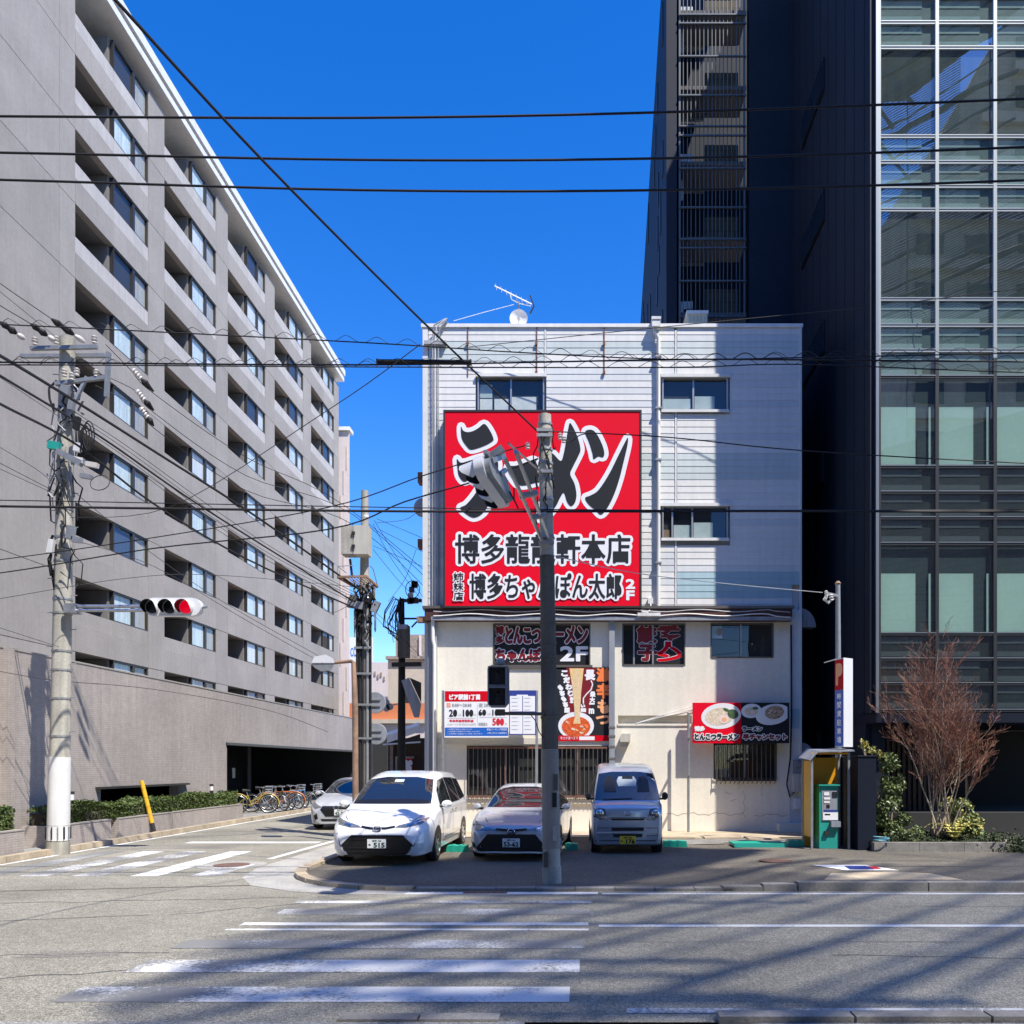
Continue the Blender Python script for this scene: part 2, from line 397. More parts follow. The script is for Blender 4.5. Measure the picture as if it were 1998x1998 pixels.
# ================================================================ THE GROUND
def sst(a, b, x): t = min(1, max(0, (x-a)/(b-a))); return t*t*(3-2*t)
def zlot(x, y): return .03+.085*max(sst(2.3, 3.3, x), sst(14, 21, y))
def sheet(name, poly, m, z=0, parent=None, kind=None, step=None, zf=None, **kw):
    """flat (or gently sloping) sheet inside a polygon"""
    pts = [Vector(p) for p in poly]; n = len(pts); edges = [(i, (i+1) % n) for i in range(n)]; faces = [list(range(n))]
    extra = []
    if step:
        xs = [p.x for p in pts]; ys = [p.y for p in pts]
        y = min(ys)+step/2
        while y < max(ys):
            x = min(xs)+step/2
            while x < max(xs): extra.append(Vector((x, y))); x += step
            y += step
        d = []
        for i in range(n):
            a, b = pts[i], pts[(i+1) % n]; k = max(1, int((b-a).length/step))
            d += [a.lerp(b, j/k) for j in range(k)]
        pts = d; n = len(pts); edges = [(i, (i+1) % n) for i in range(n)]; faces = [list(range(n))]
    r = delaunay_2d_cdt(pts+extra, edges, faces, 1, 1e-5)
    mb = MB(); mb.v = [(v.x, v.y, zf(v.x, v.y) if zf else z) for v in r[0]]; mb.f = [tuple(f) for f in r[2]]
    me = bpy.data.meshes.new(name); me.from_pydata(mb.v, [], mb.f); me.materials.append(MATS[m])
    bm = bmesh.new(); bm.from_mesh(me)
    for f in bm.faces:
        f.normal_update()
        if f.normal.z < 0: f.normal_flip()
    bm.to_mesh(me); bm.free()
    return link(name, me, parent, kind=kind, **kw)
def rect(x0, x1, y0, y1): return [(x0, y0), (x1, y0), (x1, y1), (x0, y1)]

sheet('ground', rect(-700, 700, -500, 900), 'asphalt_old', -.06, kind='structure')
road = sheet('road', rect(-90, 90, 6.2, 130), 'asphalt_old', 0, kind='structure')
# corner of the car park: kerb line with a round corner
corner = [(-2.55, 12.62)]+[(-2.55-2.45*math.sin(t), 15.07-2.45*math.cos(t)) for t in (math.pi/2*i/9 for i in range(1, 10))]
kerbline = [(3.2, 12.62)]+corner
lotpoly = [(60, 12.8), (3.2, 12.8)]+[(-2.55, 12.8)]+[(-2.55-2.27*math.sin(t), 15.07-2.27*math.cos(t)) for t in (math.pi/2*i/9 for i in range(1, 10))]+[(-4.82, 60), (60, 60)]
lot = sheet('car_park_pavement', lotpoly, 'asphalt_lot', step=.8, zf=zlot, kind='structure')
sheet('gutter', [(-5.0, 15.07+8), (-5.9, 23), (-5.95, 15.4), (-5.7, 14.1), (-5.2, 13.2), (-4.3, 12.55), (-3.3, 12.25), (-2.6, 12.35), (-2.55, 12.62)]+corner[1:], 'gutter_concrete', .005, road)
sheet('concrete_apron', rect(-4.2, 5.9, 20.6, 22.48), 'kerb_tan', step=.8, zf=lambda x, y: zlot(x, y)+.012, parent=lot)
sheet('concrete_patch', [(1.75, 18.9), (3.2, 18.9), (3.25, 19.15), (5.2, 19.15), (4.6, 20.58), (1.7, 20.58)], 'stone_grey', step=.5, zf=lambda x, y: zlot(x, y)+.01, parent=lot)
for x0, x1, y0, y1 in ((1.9, 2.9, 20.1, 20.5), (2.95, 3.9, 20.1, 20.5), (3.95, 4.75, 19.9, 20.5)):
    boxo('concrete_slab', 'kerb_tan', x0, x1-.03, y0, y1, .08, .16, lot)
for x0, x1, y0, y1 in ((4.15, 5.0, 13.9, 14.25), ):   # printed mat on the pavement
    sheet('pavement_notice', [W(1585, 1690, 14.9).xy, W(1688, 1690, 14.9).xy, (5.35, 14.15), (4.45, 14.15)][::-1], 'ink_white', step=.4, zf=lambda x, y: zlot(x, y)+.008, parent=lot)
    sheet('pavement_notice_print', [(4.55, 14.25), (4.95, 14.25), (4.98, 14.75), (4.6, 14.75)], 'ink_navy', step=.4, zf=lambda x, y: zlot(x, y)+.014, parent=lot)
    sheet('pavement_notice_print', [(4.95, 14.3), (5.1, 14.3), (5.13, 14.65), (4.98, 14.65)], 'ink_red', step=.4, zf=lambda x, y: zlot(x, y)+.014, parent=lot)
sheet('pavement_patch', [(3.75, 13.0), (5.9, 13.0), (5.7, 13.75), (5.2, 14.0), (4.1, 13.8)], 'kerb_tan', step=.4, zf=lambda x, y: zlot(x, y)+.006, parent=lot)
# kerb stones
kerb = link('kerb', MB().box(-2.5, 60, 12.66, 12.78, -.05, .015).mesh('kerb', 'kerb_concrete'), kind='structure')
sm = MB().box(-.5, .5, -.5, .5, 0, 1).mesh('kerb_stone', 'kerb_concrete')
def kstone(cx, cy, l, w, h, rz=0, m=None, parent=kerb):
    me = sm
    if m:
        if 'kerb_stone_'+m not in bpy.data.meshes: MB().box(-.5, .5, -.5, .5, 0, 1).mesh('kerb_stone_'+m, m)
        me = bpy.data.meshes['kerb_stone_'+m]
    return link('kerb_stone', me, parent, loc=(cx, cy, -.02), rot=(0, 0, rz), scale=(l, w, h+.02))
x = -2.5
while x < 2.1: kstone(x+.3, 12.72, .585, .22, .045+random.uniform(-.004, .004)); x += .6
kstone(2.42, 12.72, .6, .22, .07); kstone(2.98, 12.72, .5, .22, .105)
x = 3.25
while x < 20: kstone(x+.98, 12.72, 1.94, .2, .13); x += 1.96
for i in range(9):
    t = math.pi/2*(i+.5)/9
    kstone(-2.55-2.36*math.sin(t), 15.07-2.36*math.cos(t), .4, .18, .06+.004*i, -t, 'kerb_tan')
y = 15.1
while y < 24: kstone(-4.91, y+.45, .88, .18, .1, R(90), 'kerb_tan'); y += .9
dg = boxo('drain_grate', 'iron_rust', -1.75, -1.1, 12.36, 12.56, -.01, .012, road)
for i in range(6): boxo('grate_bar', 'slot_black', -1.7+.1*i, -1.66+.1*i, 12.38, 12.54, .012, .0165, road)
# near kerb, in front of the photographer
near = sheet('near_pavement', [(60, -30), (60, 6.12), (1.3, 6.12), (.9, 5.95), (.75, 5.4), (-.35, 5.4), (-.42, 6.15), (-60, 6.15), (-60, -30)], 'pavement', .02, kind='structure')
x = 1.0
while x < 9: kstone(x+.5, 6.22, .98, .16, .06, parent=near); x += 1.0
for x in (-1.5, -.9): kstone(x, 6.22, .58, .16, .04, parent=near)
# left kerb
lp = sheet('left_pavement', [(-60, 12.5), (-11.25, 12.5), (-11.25, 120), (-60, 120)], 'pavement', .1, kind='structure')
y = 12.6
while y < 44: kstone(-11.17, y+.6, 1.17, .17, .13, R(90), 'kerb_tan', lp); y += 1.2

# road markings
def stripe(name, poly, m, z=.004): return sheet(name, poly, m, z, road)
def rs(x0, x1, y0, y1, m, name='crosswalk_stripe'): return stripe(name, rect(x0, x1, y0, y1), m)
rs(-4.25, -.1, 6.72, 7.18, 'paint_fade'); rs(-1.6, -.1, 6.70, 7.19, 'paint_good', 'crosswalk_stripe_fresh') if 0 else None
for x0, x1, y0, y1, m in ((-4.2, -.02, 7.68, 8.17, 'paint_fade'), (-4.25, .02, 8.68, 9.1, 'paint_gone'), (-4.05, .08, 9.92, 10.1, 'paint_good'), (-4.1, .08, 9.62, 9.72, 'paint_good'), (-3.9, .1, 10.62, 11.05, 'paint_gone'),
                          (-3.95, .13, 11.5, 11.72, 'paint_worn'), (-3.1, .24, 12.3, 12.5, 'paint_good')): rs(x0, x1, y0, y1, m)
rs(.3, 60, 12.3, 12.42, 'paint_good', 'edge_line'); rs(.2, 8.2, 9.83, 9.97, 'paint_good', 'centre_line'); rs(8.3, 60, 9.55, 9.69, 'paint_good', 'centre_line')
rs(.35, 60, 6.42, 6.55, 'paint_worn', 'edge_line'); rs(.35, 5, 9.0, 9.02, 'paint_gone', 'line_mark')
for i, (xc, m) in enumerate(((-6.45, 'paint_worn'), (-7.45, 'paint_good'), (-8.45, 'paint_worn'), (-9.35, 'paint_worn'), (-10.25, 'paint_gone'))):
    rs(xc-.24, xc+.24, 14.3 if i else 14.3, 18.4 if i else 16.0, m)
stripe('edge_line', [(-6.35, 16.9), (-6.2, 16.9), (-6.0, 24), (-6.15, 24)], 'paint_good'); rs(-6.15, -6.02, 24, 80, 'paint_good', 'edge_line')
rs(-11.05, -10.93, 15.2, 80, 'paint_good', 'edge_line'); rs(-9.6, -6.4, 20.3, 20.7, 'paint_good', 'stop_line')
MB().lathe([(.0, .004), (.33, .004), (.33, .009), (0, .009)], (-6.62, 15.9, 0), n=28).obj('manhole_cover', 'iron_rust', road)
MB().lathe([(.0, .001), (.62, .001), (.62, .003), (0, .003)], (-6.62, 15.9, 0), n=28).obj('manhole_collar', 'gutter_concrete', road)
MB().lathe([(.0, .0), (.3, .0), (.3, .012), (0, .012)], (3.6, 15.6, zlot(3.6, 15.6)), n=28).obj('manhole_cover', 'iron_rust', lot)
rnd = random.Random(40)
for x, y, L, a in ((-9.5, 9.6, 4.2, .25), (-7.2, 8.2, 3.0, .1), (-9, 11.4, 5, .12), (-5.2, 10.6, 2.2, .6), (2.5, 8.4, 3.4, -.08), (4.2, 11.2, 4, .04), (-6, 7.2, 2.6, .3), (-8.8, 22, 5, 1.3)):
    up, dn = [], []
    for k in range(13):
        t = k/12*L; w = .012*(.35+abs(math.sin(k*1.7+x))); px = x+t*math.cos(a)+rnd.gauss(0, .02); py_ = y+t*math.sin(a)+rnd.gauss(0, .045); up.append((px-w*math.sin(a), py_+w*math.cos(a))); dn.append((px+w*math.sin(a), py_-w*math.cos(a)))
    sheet('asphalt_crack', up+dn[::-1], 'asphalt_new', .0025, road)
for x0_, x1_, y0_, y1_ in ((-10.2, -7.9, 18.9, 20.0), (-5.6, -4.6, 8.25, 8.6)): sheet('asphalt_repair', [(x0_, y0_), (x1_, y0_+.1), (x1_-.1, y1_), (x0_+.15, y1_-.05)], 'asphalt_patch', .002, road)
# asphalt repairs and tyre-dark seams, each its own thin sheet
for p in ([(-9, 12.6), (-8.7, 12.6), (-2.5, 13.6), (-2.8, 13.7)], ): sheet('asphalt_seam', p, 'asphalt_lot', .003, road)
sheet('asphalt_repair', [(1.2, 10.3), (4.1, 10.35), (4.0, 12.1), (1.3, 12.1)], 'asphalt_lot', .002, road) if 0 else None

# ================================================================ THE RAMEN SHOP
FY = 22.5; PM = FOC/FY
def fx(p): return (p-CX)/PM
def fz(p): return EYE+(HZ-p)/PM
shop = thing('restaurant_building', 'white clad four storey restaurant building with cream ground floor and red sign', 'building', (0.8, FY, 0))
shop_o = Vector((.8, FY, 0))
def part(name, mb, m, parent=shop, org=shop_o, smooth=None, **kw):
    mb.v = [(x-org[0], y-org[1], z-org[2]) for x, y, z in mb.v]; return mb.obj(name, m, parent, smooth, **kw)
x0, x1 = fx(825), fx(1563); ztop = fz(633)
part('side_walls', MB().box(x0+.02, x1-.02, FY+.14, FY+8, 0, ztop-.1), 'siding_grey')
part('roof_coping', MB().box(x0-.04, x1+.04, FY-.05, FY+8.1, ztop-.09, ztop), 'white_coping')
wins_up = [(932, 1062, 736, 845), (1292, 1420, 737, 802), (1292, 1420, 988, 1052)]
SIGN = (865, 1252, 800, 1186)
# siding boards, one by one
bm_ = MB().add([(-.5, -.011, 0), (.5, -.011, 0), (.5, -.002, 1), (-.5, -.002, 1), (-.5, .02, 0), (.5, .02, 0), (.5, .02, 1), (-.5, .02, 1)],
               [(0, 1, 2, 3), (0, 4, 5, 1), (3, 2, 6, 7), (0, 3, 7, 4), (1, 5, 6, 2)])
board_me = {m: bm_.mesh('siding_board', m) for m in ('siding_white', 'siding_grey', 'siding_teal', 'siding_mint')}
rowh = 12.85; row = 0
py = 640.0
while py < 1188:
    p0, p1 = py, min(py+rowh, 1189)
    ivs = [(836, 1062), (1066, 1316), (1321, 1561)]
    if p1 > 1150: ivs = [(836, 1062), (1066, 1316), (1321, 1545)]
    holes = [(a-4, b+4) for a, b, c, d in wins_up if c-6 < (p0+p1)/2 < d+6]
    if SIGN[2]+14 < p0 and p1 < SIGN[3]-4: holes.append((SIGN[0]+16, SIGN[1]-4))
    for h0, h1 in holes:
        nv = []
        for a, b in ivs:
            if h1 <= a or h0 >= b: nv.append((a, b)); continue
            if h0 > a: nv.append((a, h0))
            if h1 < b: nv.append((h1, b))
        ivs = nv
    for a, b in ivs:
        if b-a < 3: continue
        m = 'siding_white' if random.random() < .62 else 'siding_grey'
        if 880 < py < 935 or 655 < py < 690: m = 'siding_mint' if a < 1321 else 'siding_mint'
        if 1112 < py < 1166 and a > 1319: m = 'siding_teal'
        if 655 < py < 700 and a < 900: m = 'siding_mint'
        link('siding_board', board_me[m], shop, loc=(fx((a+b)/2)-.8, 0, fz(p1)), scale=((b-a)/PM-.004, 1, (p1-p0)/PM))
    py += rowh; row += 1
py = 1190
while py < 1612:                                       # the narrow strip beside the cream wall goes on down
    m = 'siding_teal' if 1372 < py < 1418 else 'siding_grey'
    link('siding_board', board_me[m], shop, loc=(fx(1551.5)-.8, 0, fz(py+rowh)), scale=(20/PM, 1, rowh/PM)); py += rowh
part('corner_trim', MB().box(fx(825), fx(835), FY-.025, FY+.15, fz(1190), ztop-.09), 'siding_white')
part('corner_trim', MB().box(fx(1560), fx(1564), FY-.03, FY+.15, fz(1612), ztop-.09), 'siding_grey')
for p, q0, q1 in ((1064, 640, 730), (1318.5, 645, 735), (1318.5, 805, 985), (1318.5, 1055, 1185)): part('joint_strip', MB().box(fx(p-1.7), fx(p+1.7), FY-.022, FY, fz(q1), fz(q0)), 'siding_white')
for p, q in ((913, 735), (1047.5, 730), (1179, 732)): part('bracket_strip', MB().box(fx(p-.9), fx(p+.9), FY-.03, FY-.013, fz(q), fz(637)), 'rust_dark')
for p, q in ((913, 672), (1047, 672), (1047, 729), (1179, 672), (1179, 728)): part('bracket_bolt', MB().box(fx(p-3), fx(p+2), FY-.07, FY-.032, fz(q+3), fz(q-3)), 'rust_dark')

def window(rc, mid, papers, fm='frame_alu', d=.1, name='window', glassm='glass_shop', fw=.035, parent=shop, bars=()):
    a, b, c, e = rc; f = MB(); X0, X1, Z0, Z1 = fx(a), fx(b), fz(e), fz(c)
    f.box(X0, X0+fw, FY-.03, FY+d, Z0, Z1); f.box(X1-fw, X1, FY-.03, FY+d, Z0, Z1)
    f.box(X0+fw, X1-fw, FY-.04, FY+d, Z0, Z0+fw); f.box(X0+fw, X1-fw, FY-.035, FY+d, Z1-fw, Z1)
    w = part(name, f, fm, parent)
    for mx in mid: part('stile', MB().box(fx(mx)-.022, fx(mx)+.022, FY+.02, FY+.06, Z0+fw, Z1-fw), 'frame_alu', w, (0, 0, 0))
    part('pane', MB().quad(X0+fw, X1-fw, FY+.067, FY+.067, Z0+fw, Z1-fw), glassm, w, (0, 0, 0))
    part('backing', MB().box(X0+fw, X1-fw, FY+.10, FY+.125, Z0+fw, Z1-fw), 'interior_dark', w, (0, 0, 0))
    for pa, pb, pc, pe, pm in papers:
        part('pasted_paper', MB().box(fx(pa), fx(pb), FY+.078, FY+.08, fz(pe), fz(pc)), pm, w, (0, 0, 0))
    for ch in w.children: ch.location = (-.0, 0, 0)
    w_org(w); return w
def w_org(w):                                          # children were built in world coordinates: bring them under their window
    for ch in w.children:
        for v in ch.data.vertices: v.co.x -= shop_o.x; v.co.y -= shop_o.y
window(wins_up[0], (997,), ((936, 960, 776, 800, 'paper_white'), (964, 993, 776, 800, 'paper_white'), (998, 1046, 772, 800, 'paper_white'), (936, 960, 748, 774, 'paper_glass')))
window(wins_up[1], (1353,), ((1294, 1349, 776, 800, 'paper_glass'), (1356, 1395, 771, 800, 'paper_glass')))
window(wins_up[2], (1312, 1351), ((1291, 1308, 1032, 1050, 'rust'), (1315, 1348, 1023, 1050, 'paper_glass'), (1354, 1392, 1018, 1050, 'paper_glass')))
for a, b, c, e in wins_up: part('window_hood', MB().box(fx(a-3), fx(b+5), FY-.09, FY-.041, fz(c+1), fz(c-5)), 'siding_white')
for a, b, c, e in wins_up[1:]: part('window_sill', MB().box(fx(a-2), fx(b+2), FY-.08, FY-.041, fz(e+4), fz(e-1)), 'siding_white')

# brown eave between the cladding and the cream wall
part('eave', MB().box(fx(832), fx(1541), FY-.26, FY-.03, fz(1214), fz(1190)), 'fascia_brown')
part('eave_edge', MB().box(fx(828), fx(1544), FY-.3, FY-.03, fz(1191), fz(1186)), 'frame_bronze')
part('eave_gutter', MB().box(fx(845), fx(1541), FY-.31, FY-.265, fz(1214), fz(1207)), 'post_grey')
for k, (zz, r) in enumerate(((1196, .014), (1204, .016))):
    part('eave_cable', MB().tube([(fx(p), FY-.33, fz(zz+2.2*math.sin(p*.045+k)+(3 if p > 1500 else 0))) for p in range(850, 1540, 14)], r, 5), 'pipe_white' if k else 'pipe_grey')
# cream rendered wall with openings
holes = [(962, 1152, 1217, 1301), (1214, 1337, 1217, 1299), (1386, 1509, 1216, 1284), (911, 1062, 1455, 1552), (1066, 1188, 1455, 1552), (1206, 1350, 1396, 1412), (1392, 1515, 1447, 1520)]
def wall_holes(px0, px1, py0, py1, holes, y0, y1):
    xs = sorted({px0, px1, *[h[i] for h in holes for i in (0, 1)]}); zs = sorted({py0, py1, *[h[i] for h in holes for i in (2, 3)]})
    mb = MB()
    ins = lambda i, j: 0 <= i < len(xs)-1 and 0 <= j < len(zs)-1 and not any(h[0] <= (xs[i]+xs[i+1])/2 <= h[1] and h[2] <= (zs[j]+zs[j+1])/2 <= h[3] for h in holes)
    for i in range(len(xs)-1):
        for j in range(len(zs)-1):
            if not ins(i, j): continue
            a, b, c, d = fx(xs[i]), fx(xs[i+1]), fz(zs[j+1]), fz(zs[j])
            mb.add([(a, y0, c), (b, y0, c), (b, y0, d), (a, y0, d)], [(0, 1, 2, 3)])
            for (di, dj, q) in ((-1, 0, [(a, y0, c), (a, y0, d), (a, y1, d), (a, y1, c)]), (1, 0, [(b, y0, c), (b, y1, c), (b, y1, d), (b, y0, d)]),
                                (0, -1, [(a, y0, d), (b, y0, d), (b, y1, d), (a, y1, d)]), (0, 1, [(a, y0, c), (a, y1, c), (b, y1, c), (b, y0, c)])):
                if not ins(i+di, j+dj): mb.add(q, [(0, 1, 2, 3)])
    return mb
part('rendered_wall', wall_holes(853, 1541, 1214, 1632, holes, FY-.02, FY+.13), 'stucco_cream')
part('rendered_wall_back', MB().box(fx(853), fx(1541), FY+.132, FY+.138, 0, fz(1214)), 'stucco_dark')
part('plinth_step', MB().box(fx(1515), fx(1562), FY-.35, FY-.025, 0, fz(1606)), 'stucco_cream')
part('wall_band', MB().box(fx(855), fx(1060), FY-.045, FY-.022, fz(1452), fz(1440)), 'stucco_dark')
part('wall_ledge', MB().box(fx(1205), fx(1345), FY-.05, FY-.022, fz(1416), fz(1412)), 'stucco_cream')
for p, q0, q1 in ((863, 1415, 1500), (1257, 1560, 1620), (1452, 1542, 1600), (1440, 1528, 1542), (1486, 1530, 1560)): part('crack', MB().tube([(fx(p+2*math.sin(q*.3)), FY-.0205, fz(q)) for q in range(q0, q1, 6)], .004, 4), 'joint_dark')
for q, p0, p1 in ((1588, 1300, 1455), (1590, 1470, 1540), (1546, 1415, 1430), (1560, 1425, 1442)): part('crack', MB().tube([(fx(p), FY-.0205, fz(q+2*math.sin(p*.12)+1.5*math.sin(p*.31))) for p in range(p0, p1, 6)], .005, 4), 'joint_dark')
wA = window((962, 1152, 1217, 1301), (), (), 'frame_bronze', d=.09)
part('window_sill', MB().box(fx(958), fx(1156), FY-.06, FY-.041, fz(1306), fz(1298)), 'frame_bronze')
wB = window((1214, 1337, 1217, 1299), (1237, 1274), (), 'frame_bronze', d=.09)
wC = window((1386, 1509, 1216, 1284), (1446, ), ((1390, 1410, 1221, 1245, 'paper_glass'),), 'frame_bronze', d=.09)
part('window_fan', MB().lathe([(.0, 0), (.1, 0), (.1, .01), (0, .01)], (fx(1404), FY+.055, fz(1232)), 'Y', 16), 'pipe_grey')
for nm, rc in (('g', holes[3]), ('g', holes[4]), ('g', holes[6])):
    w = window(rc, (sum(rc[:2])/2,), (), 'frame_dark', d=.1)
    a, b, c, e = rc; n = int((b-a)/9); dz = .12 if rc is not holes[6] else .1
    g = part('window_grille', MB().box(fx(a+3), fx(b-3), FY-.15, FY-.13, fz(c+6), fz(c+2)).box(fx(a+3), fx(b-3), FY-.15, FY-.13, fz(e+4), fz(e)).box(fx((a+b)/2-1), fx((a+b)/2+1), FY-.155, FY-.12, fz(e), fz(c)), 'rust_dark' if rc is not holes[6] else 'frame_dark')
    for i in range(n+1):
        xx = fx(a+5+(b-a-10)*i/n)
        part('grille_bar', MB().tube([(xx, FY-.14, fz(c+3)), (xx, FY-.14, fz(e-4)), (xx, FY-.16, fz(e+6)), (xx, FY-.03, fz(e+9))], .012, 5), 'frame_bronze', g)
    part('sill', MB().box(fx(a-8), fx(b+6), FY-.09, FY-.022, fz(e+16), fz(e+1)) if rc is not holes[6] else MB().box(fx(a-2), fx(b+2), FY-.05, FY-.022, fz(e+4), fz(e+1)), 'stucco_dark', g)

# corner posts, pipes and boxes on the front
part('corner_post', MB().box(fx(836), fx(846), FY-.1, FY+.1, 0, fz(1215)), 'post_grey')
part('corner_post', MB().box(fx(848), fx(854), FY-.14, FY-.0, 0, fz(1215)), 'pipe_grey')
part('side_post', MB().box(fx(1188), fx(1199), FY-.2, FY-.05, 0, fz(1214)), 'post_grey')
for q in (1420, 1437, 1457, 1480): part('post_clamp', MB().box(fx(1187), fx(1200), FY-.21, FY-.04, fz(q+2), fz(q-2)), 'joint_dark')
hop = part('drain_hopper', MB().box(fx(1270), fx(1288), FY-.26, FY-.03, fz(632), fz(627)).box(fx(1271), fx(1287), FY-.24, FY-.03, fz(645), fz(632)), 'pipe_white')
part('downpipe', MB().tube([(fx(1277), FY-.13, fz(645)), (fx(1277), FY-.13, fz(652)), (fx(1284), FY-.1, fz(664)), (fx(1284), FY-.1, fz(1204))], .055, 10), 'pipe_white', smooth=40)
for q in (700, 800, 900, 1000, 1100): part('pipe_clip', MB().box(fx(1278), fx(1290), FY-.17, FY-.02, fz(q+1.5), fz(q-1.5)), 'steel_dull')
part('downpipe', MB().tube([(fx(847), FY-.2, fz(1186)), (fx(847), FY-.2, fz(1250)), (fx(850), FY-.2, fz(1262)), (fx(850), FY-.2, fz(1560))], .05, 10), 'pipe_white', smooth=40)
for k, p in enumerate((845, 850, 856)):
    part('conduit', MB().tube([(fx(868+k*3), FY-.02, fz(632)), (fx(868+k*3), FY-.12, fz(628-k)), (fx(p+4), FY-.14, fz(640+k*3)), (fx(p), FY-.08, fz(664)), (fx(p), FY-.06, fz(1188))], .022, 7), 'pipe_white' if k == 1 else 'pipe_grey', smooth=40)
part('pipe_cap', MB().box(fx(829), fx(872), FY-.14, FY-.02, fz(676), fz(669)), 'pipe_grey')
part('junction_box', MB().box(fx(1264), fx(1274), FY-.1, FY-.013, fz(1179), fz(1168)), 'pipe_white')
part('junction_cable', MB().tube([(fx(1269), FY-.08, fz(1179)), (fx(1269), FY-.2, fz(1190)), (fx(1262), FY-.34, fz(1199)), (fx(1250), FY-.36, fz(1198))], .018, 6), 'pipe_white')
part('eave_shelf', MB().box(fx(1242), fx(1286), FY-.42, FY-.312, fz(1207), fz(1201)), 'pipe_white')
vb = part('ventilation_hood', MB().prism([(1209, 1440), (1213, 1432), (1229, 1432), (1229, 1448), (1209, 1448)], lambda p, q: (fx(p), FY-.28, fz(q)), lambda p, q: (fx(p), FY-.021, fz(q))).box(fx(1210), fx(1224), FY-.2, FY-.021, fz(1457), fz(1448)), 'box_beige')
part('stand_pipe', MB().tube([(fx(1339), FY-.46, .1), (fx(1339), FY-.46, fz(1393))], .035, 8), 'galv')
for q in (1442, 1512): part('shadow_hook', MB().bar((fx(1339), FY-.46, fz(q)), (fx(1337), FY-.76, fz(q-2)), .05), 'galv')  # hooks added to the bare pipe only to cast arm shadows on the wall
for k in range(2): part('wall_cable', MB().tube([(fx(1240), FY-.05, fz(1412)), (fx(1290), FY-.06, fz(1399-k*3)), (fx(1345), FY-.07, fz(1388-k*8)), (fx(1356), FY-.08, fz(1380-k*5))], .012, 5), 'pipe_white')
part('electric_meter', MB().box(fx(1547), fx(1562), FY-.16, FY-.015, fz(1508), fz(1482)).lathe([(.07, -.2), (.085, -.17), (.085, -.16)], (fx(1554.5), FY, fz(1491)), 'Y', 14), 'signal_grey')
part('meter_box', MB().box(fx(1545), fx(1567), FY-.18, FY-.015, fz(1545), fz(1509)), 'box_beige')
part('meter_box', MB().box(fx(1549), fx(1561), FY-.1, FY-.015, fz(1578), fz(1558)), 'pipe_white')
part('meter_cable', MB().tube([(fx(1549), FY-.05, fz(1545)), (fx(1540), FY-.07, fz(1555)), (fx(1534), FY-.06, fz(1530)), (fx(1541), FY-.05, fz(1480)), (fx(1544), FY-.04, fz(1400)), (fx(1543), FY-.04, fz(1220))], .02, 6), 'cable_black')
for q0, q1, r in ((1184, 1222, .42), (1448, 1482, .42)):
    dm = MB(); k = 9
    pts = [(fx(1563)+.44*math.sin(t), fz(q1)+(fz(q0)-fz(q1))*math.cos(t)) for t in (math.pi/2*i/k for i in range(k+1))]+[(fx(1563), fz(q1))]
    dm.prism(pts, lambda a, b: (a, FY+.15, b), lambda a, b: (a, FY+.6, b)); part('vent_hood', dm, 'post_grey')
part('cable_box', MB().box(fx(1566), fx(1580), FY+.05, FY+.3, fz(1512), fz(1474)), 'post_grey')
for q, h, w_ in ((926, 20, 13), (1056, 17, 13)): part('side_box', MB().box(fx(825-w_), fx(825), FY+.2, FY+.5, fz(q+h/2), fz(q-h/2)), 'rust_dark')
MBd = MB().lathe([(0, 0), (.15, .0), (.25, .05), (.27, .1)], (fx(818), FY+.5, fz(977)), 'Y', 18); part('side_dish', MBd, 'post_grey', smooth=50)
part('side_lamp', MB().box(fx(816), fx(836), FY-.2, FY+.02, fz(1216), fz(1205)), 'rust')

# ---------------------------------------------------------------- roof things
YR = 24.2
an = thing('television_antenna', 'slanted yagi television antenna on the white roof edge', 'antenna', W(1012, 628, YR))
def world_part(name, mb, m, root, smooth=None, parent=None, **kw):
    o = root.location; mb.v = [(x-o.x, y-o.y, z-o.z) for x, y, z in mb.v]; return mb.obj(name, m, parent or root, smooth, **kw)
P_ = lambda p, q, d=0: W(p, q, YR+d)
world_part('mast', MB().tube([P_(1012, 640), P_(1012, 588)], .025, 6), 'steel_dull', an)
world_part('boom', MB().tube([P_(965, 558, -.3), P_(1038, 594)], .018, 5), 'pipe_white', an)
world_part('strut', MB().tube([P_(995, 574), P_(998, 584), P_(1014, 592), P_(1036, 597)], .014, 5), 'pipe_white', an)
world_part('reflector', MB().bar(P_(1034, 577), P_(1042, 597), .05, .03).bar(P_(1042, 597), P_(1034, 612), .05, .03), 'frame_dark', an)
for i in range(7):
    c = P_(968+10*i, 559.5+5*i, -.3+.04*i); world_part('element', MB().tube([c+Vector((0, -.16, 0)), c+Vector((0, .16, 0))], .007, 4), 'steel', an)
world_part('guy_rope', MB().tube([P_(1003, 594), P_(945, 609), P_(885, 626)], .008, 4), 'pipe_white', an)
ds = thing('satellite_dish', 'small round white satellite dish at the roof edge below the antenna', 'satellite dish', P_(1012, 640, -.3))
world_part('dish', MB().lathe([(0, .07), (.14, .05), (.22, .015), (.255, -.01), (.25, .01), (.21, .035), (.0, .1)], tuple(P_(1012, 621, -.35)), 'Y', 28), 'white_coping', ds, 50)
world_part('feed_arm', MB().tube([P_(1012, 640, -.4), P_(1012, 622, -.75)], .014, 5).box(*[v for i in range(3) for v in ((P_(1012, 621, -.8)[i]-.04), (P_(1012, 621, -.8)[i]+.04))]), 'pipe_grey', ds)
rb = thing('roof_vent_box', 'small yellowish tiled box with a white lid on the shop roof', 'roof box', W(1361, 633, 26.5))
YB = 26.5
world_part('body', MB().box(W(1341, 0, YB).x, W(1380, 0, YB).x, YB, YB+.6, 12.8, W(0, 613, YB).z), 'box_cream', rb)
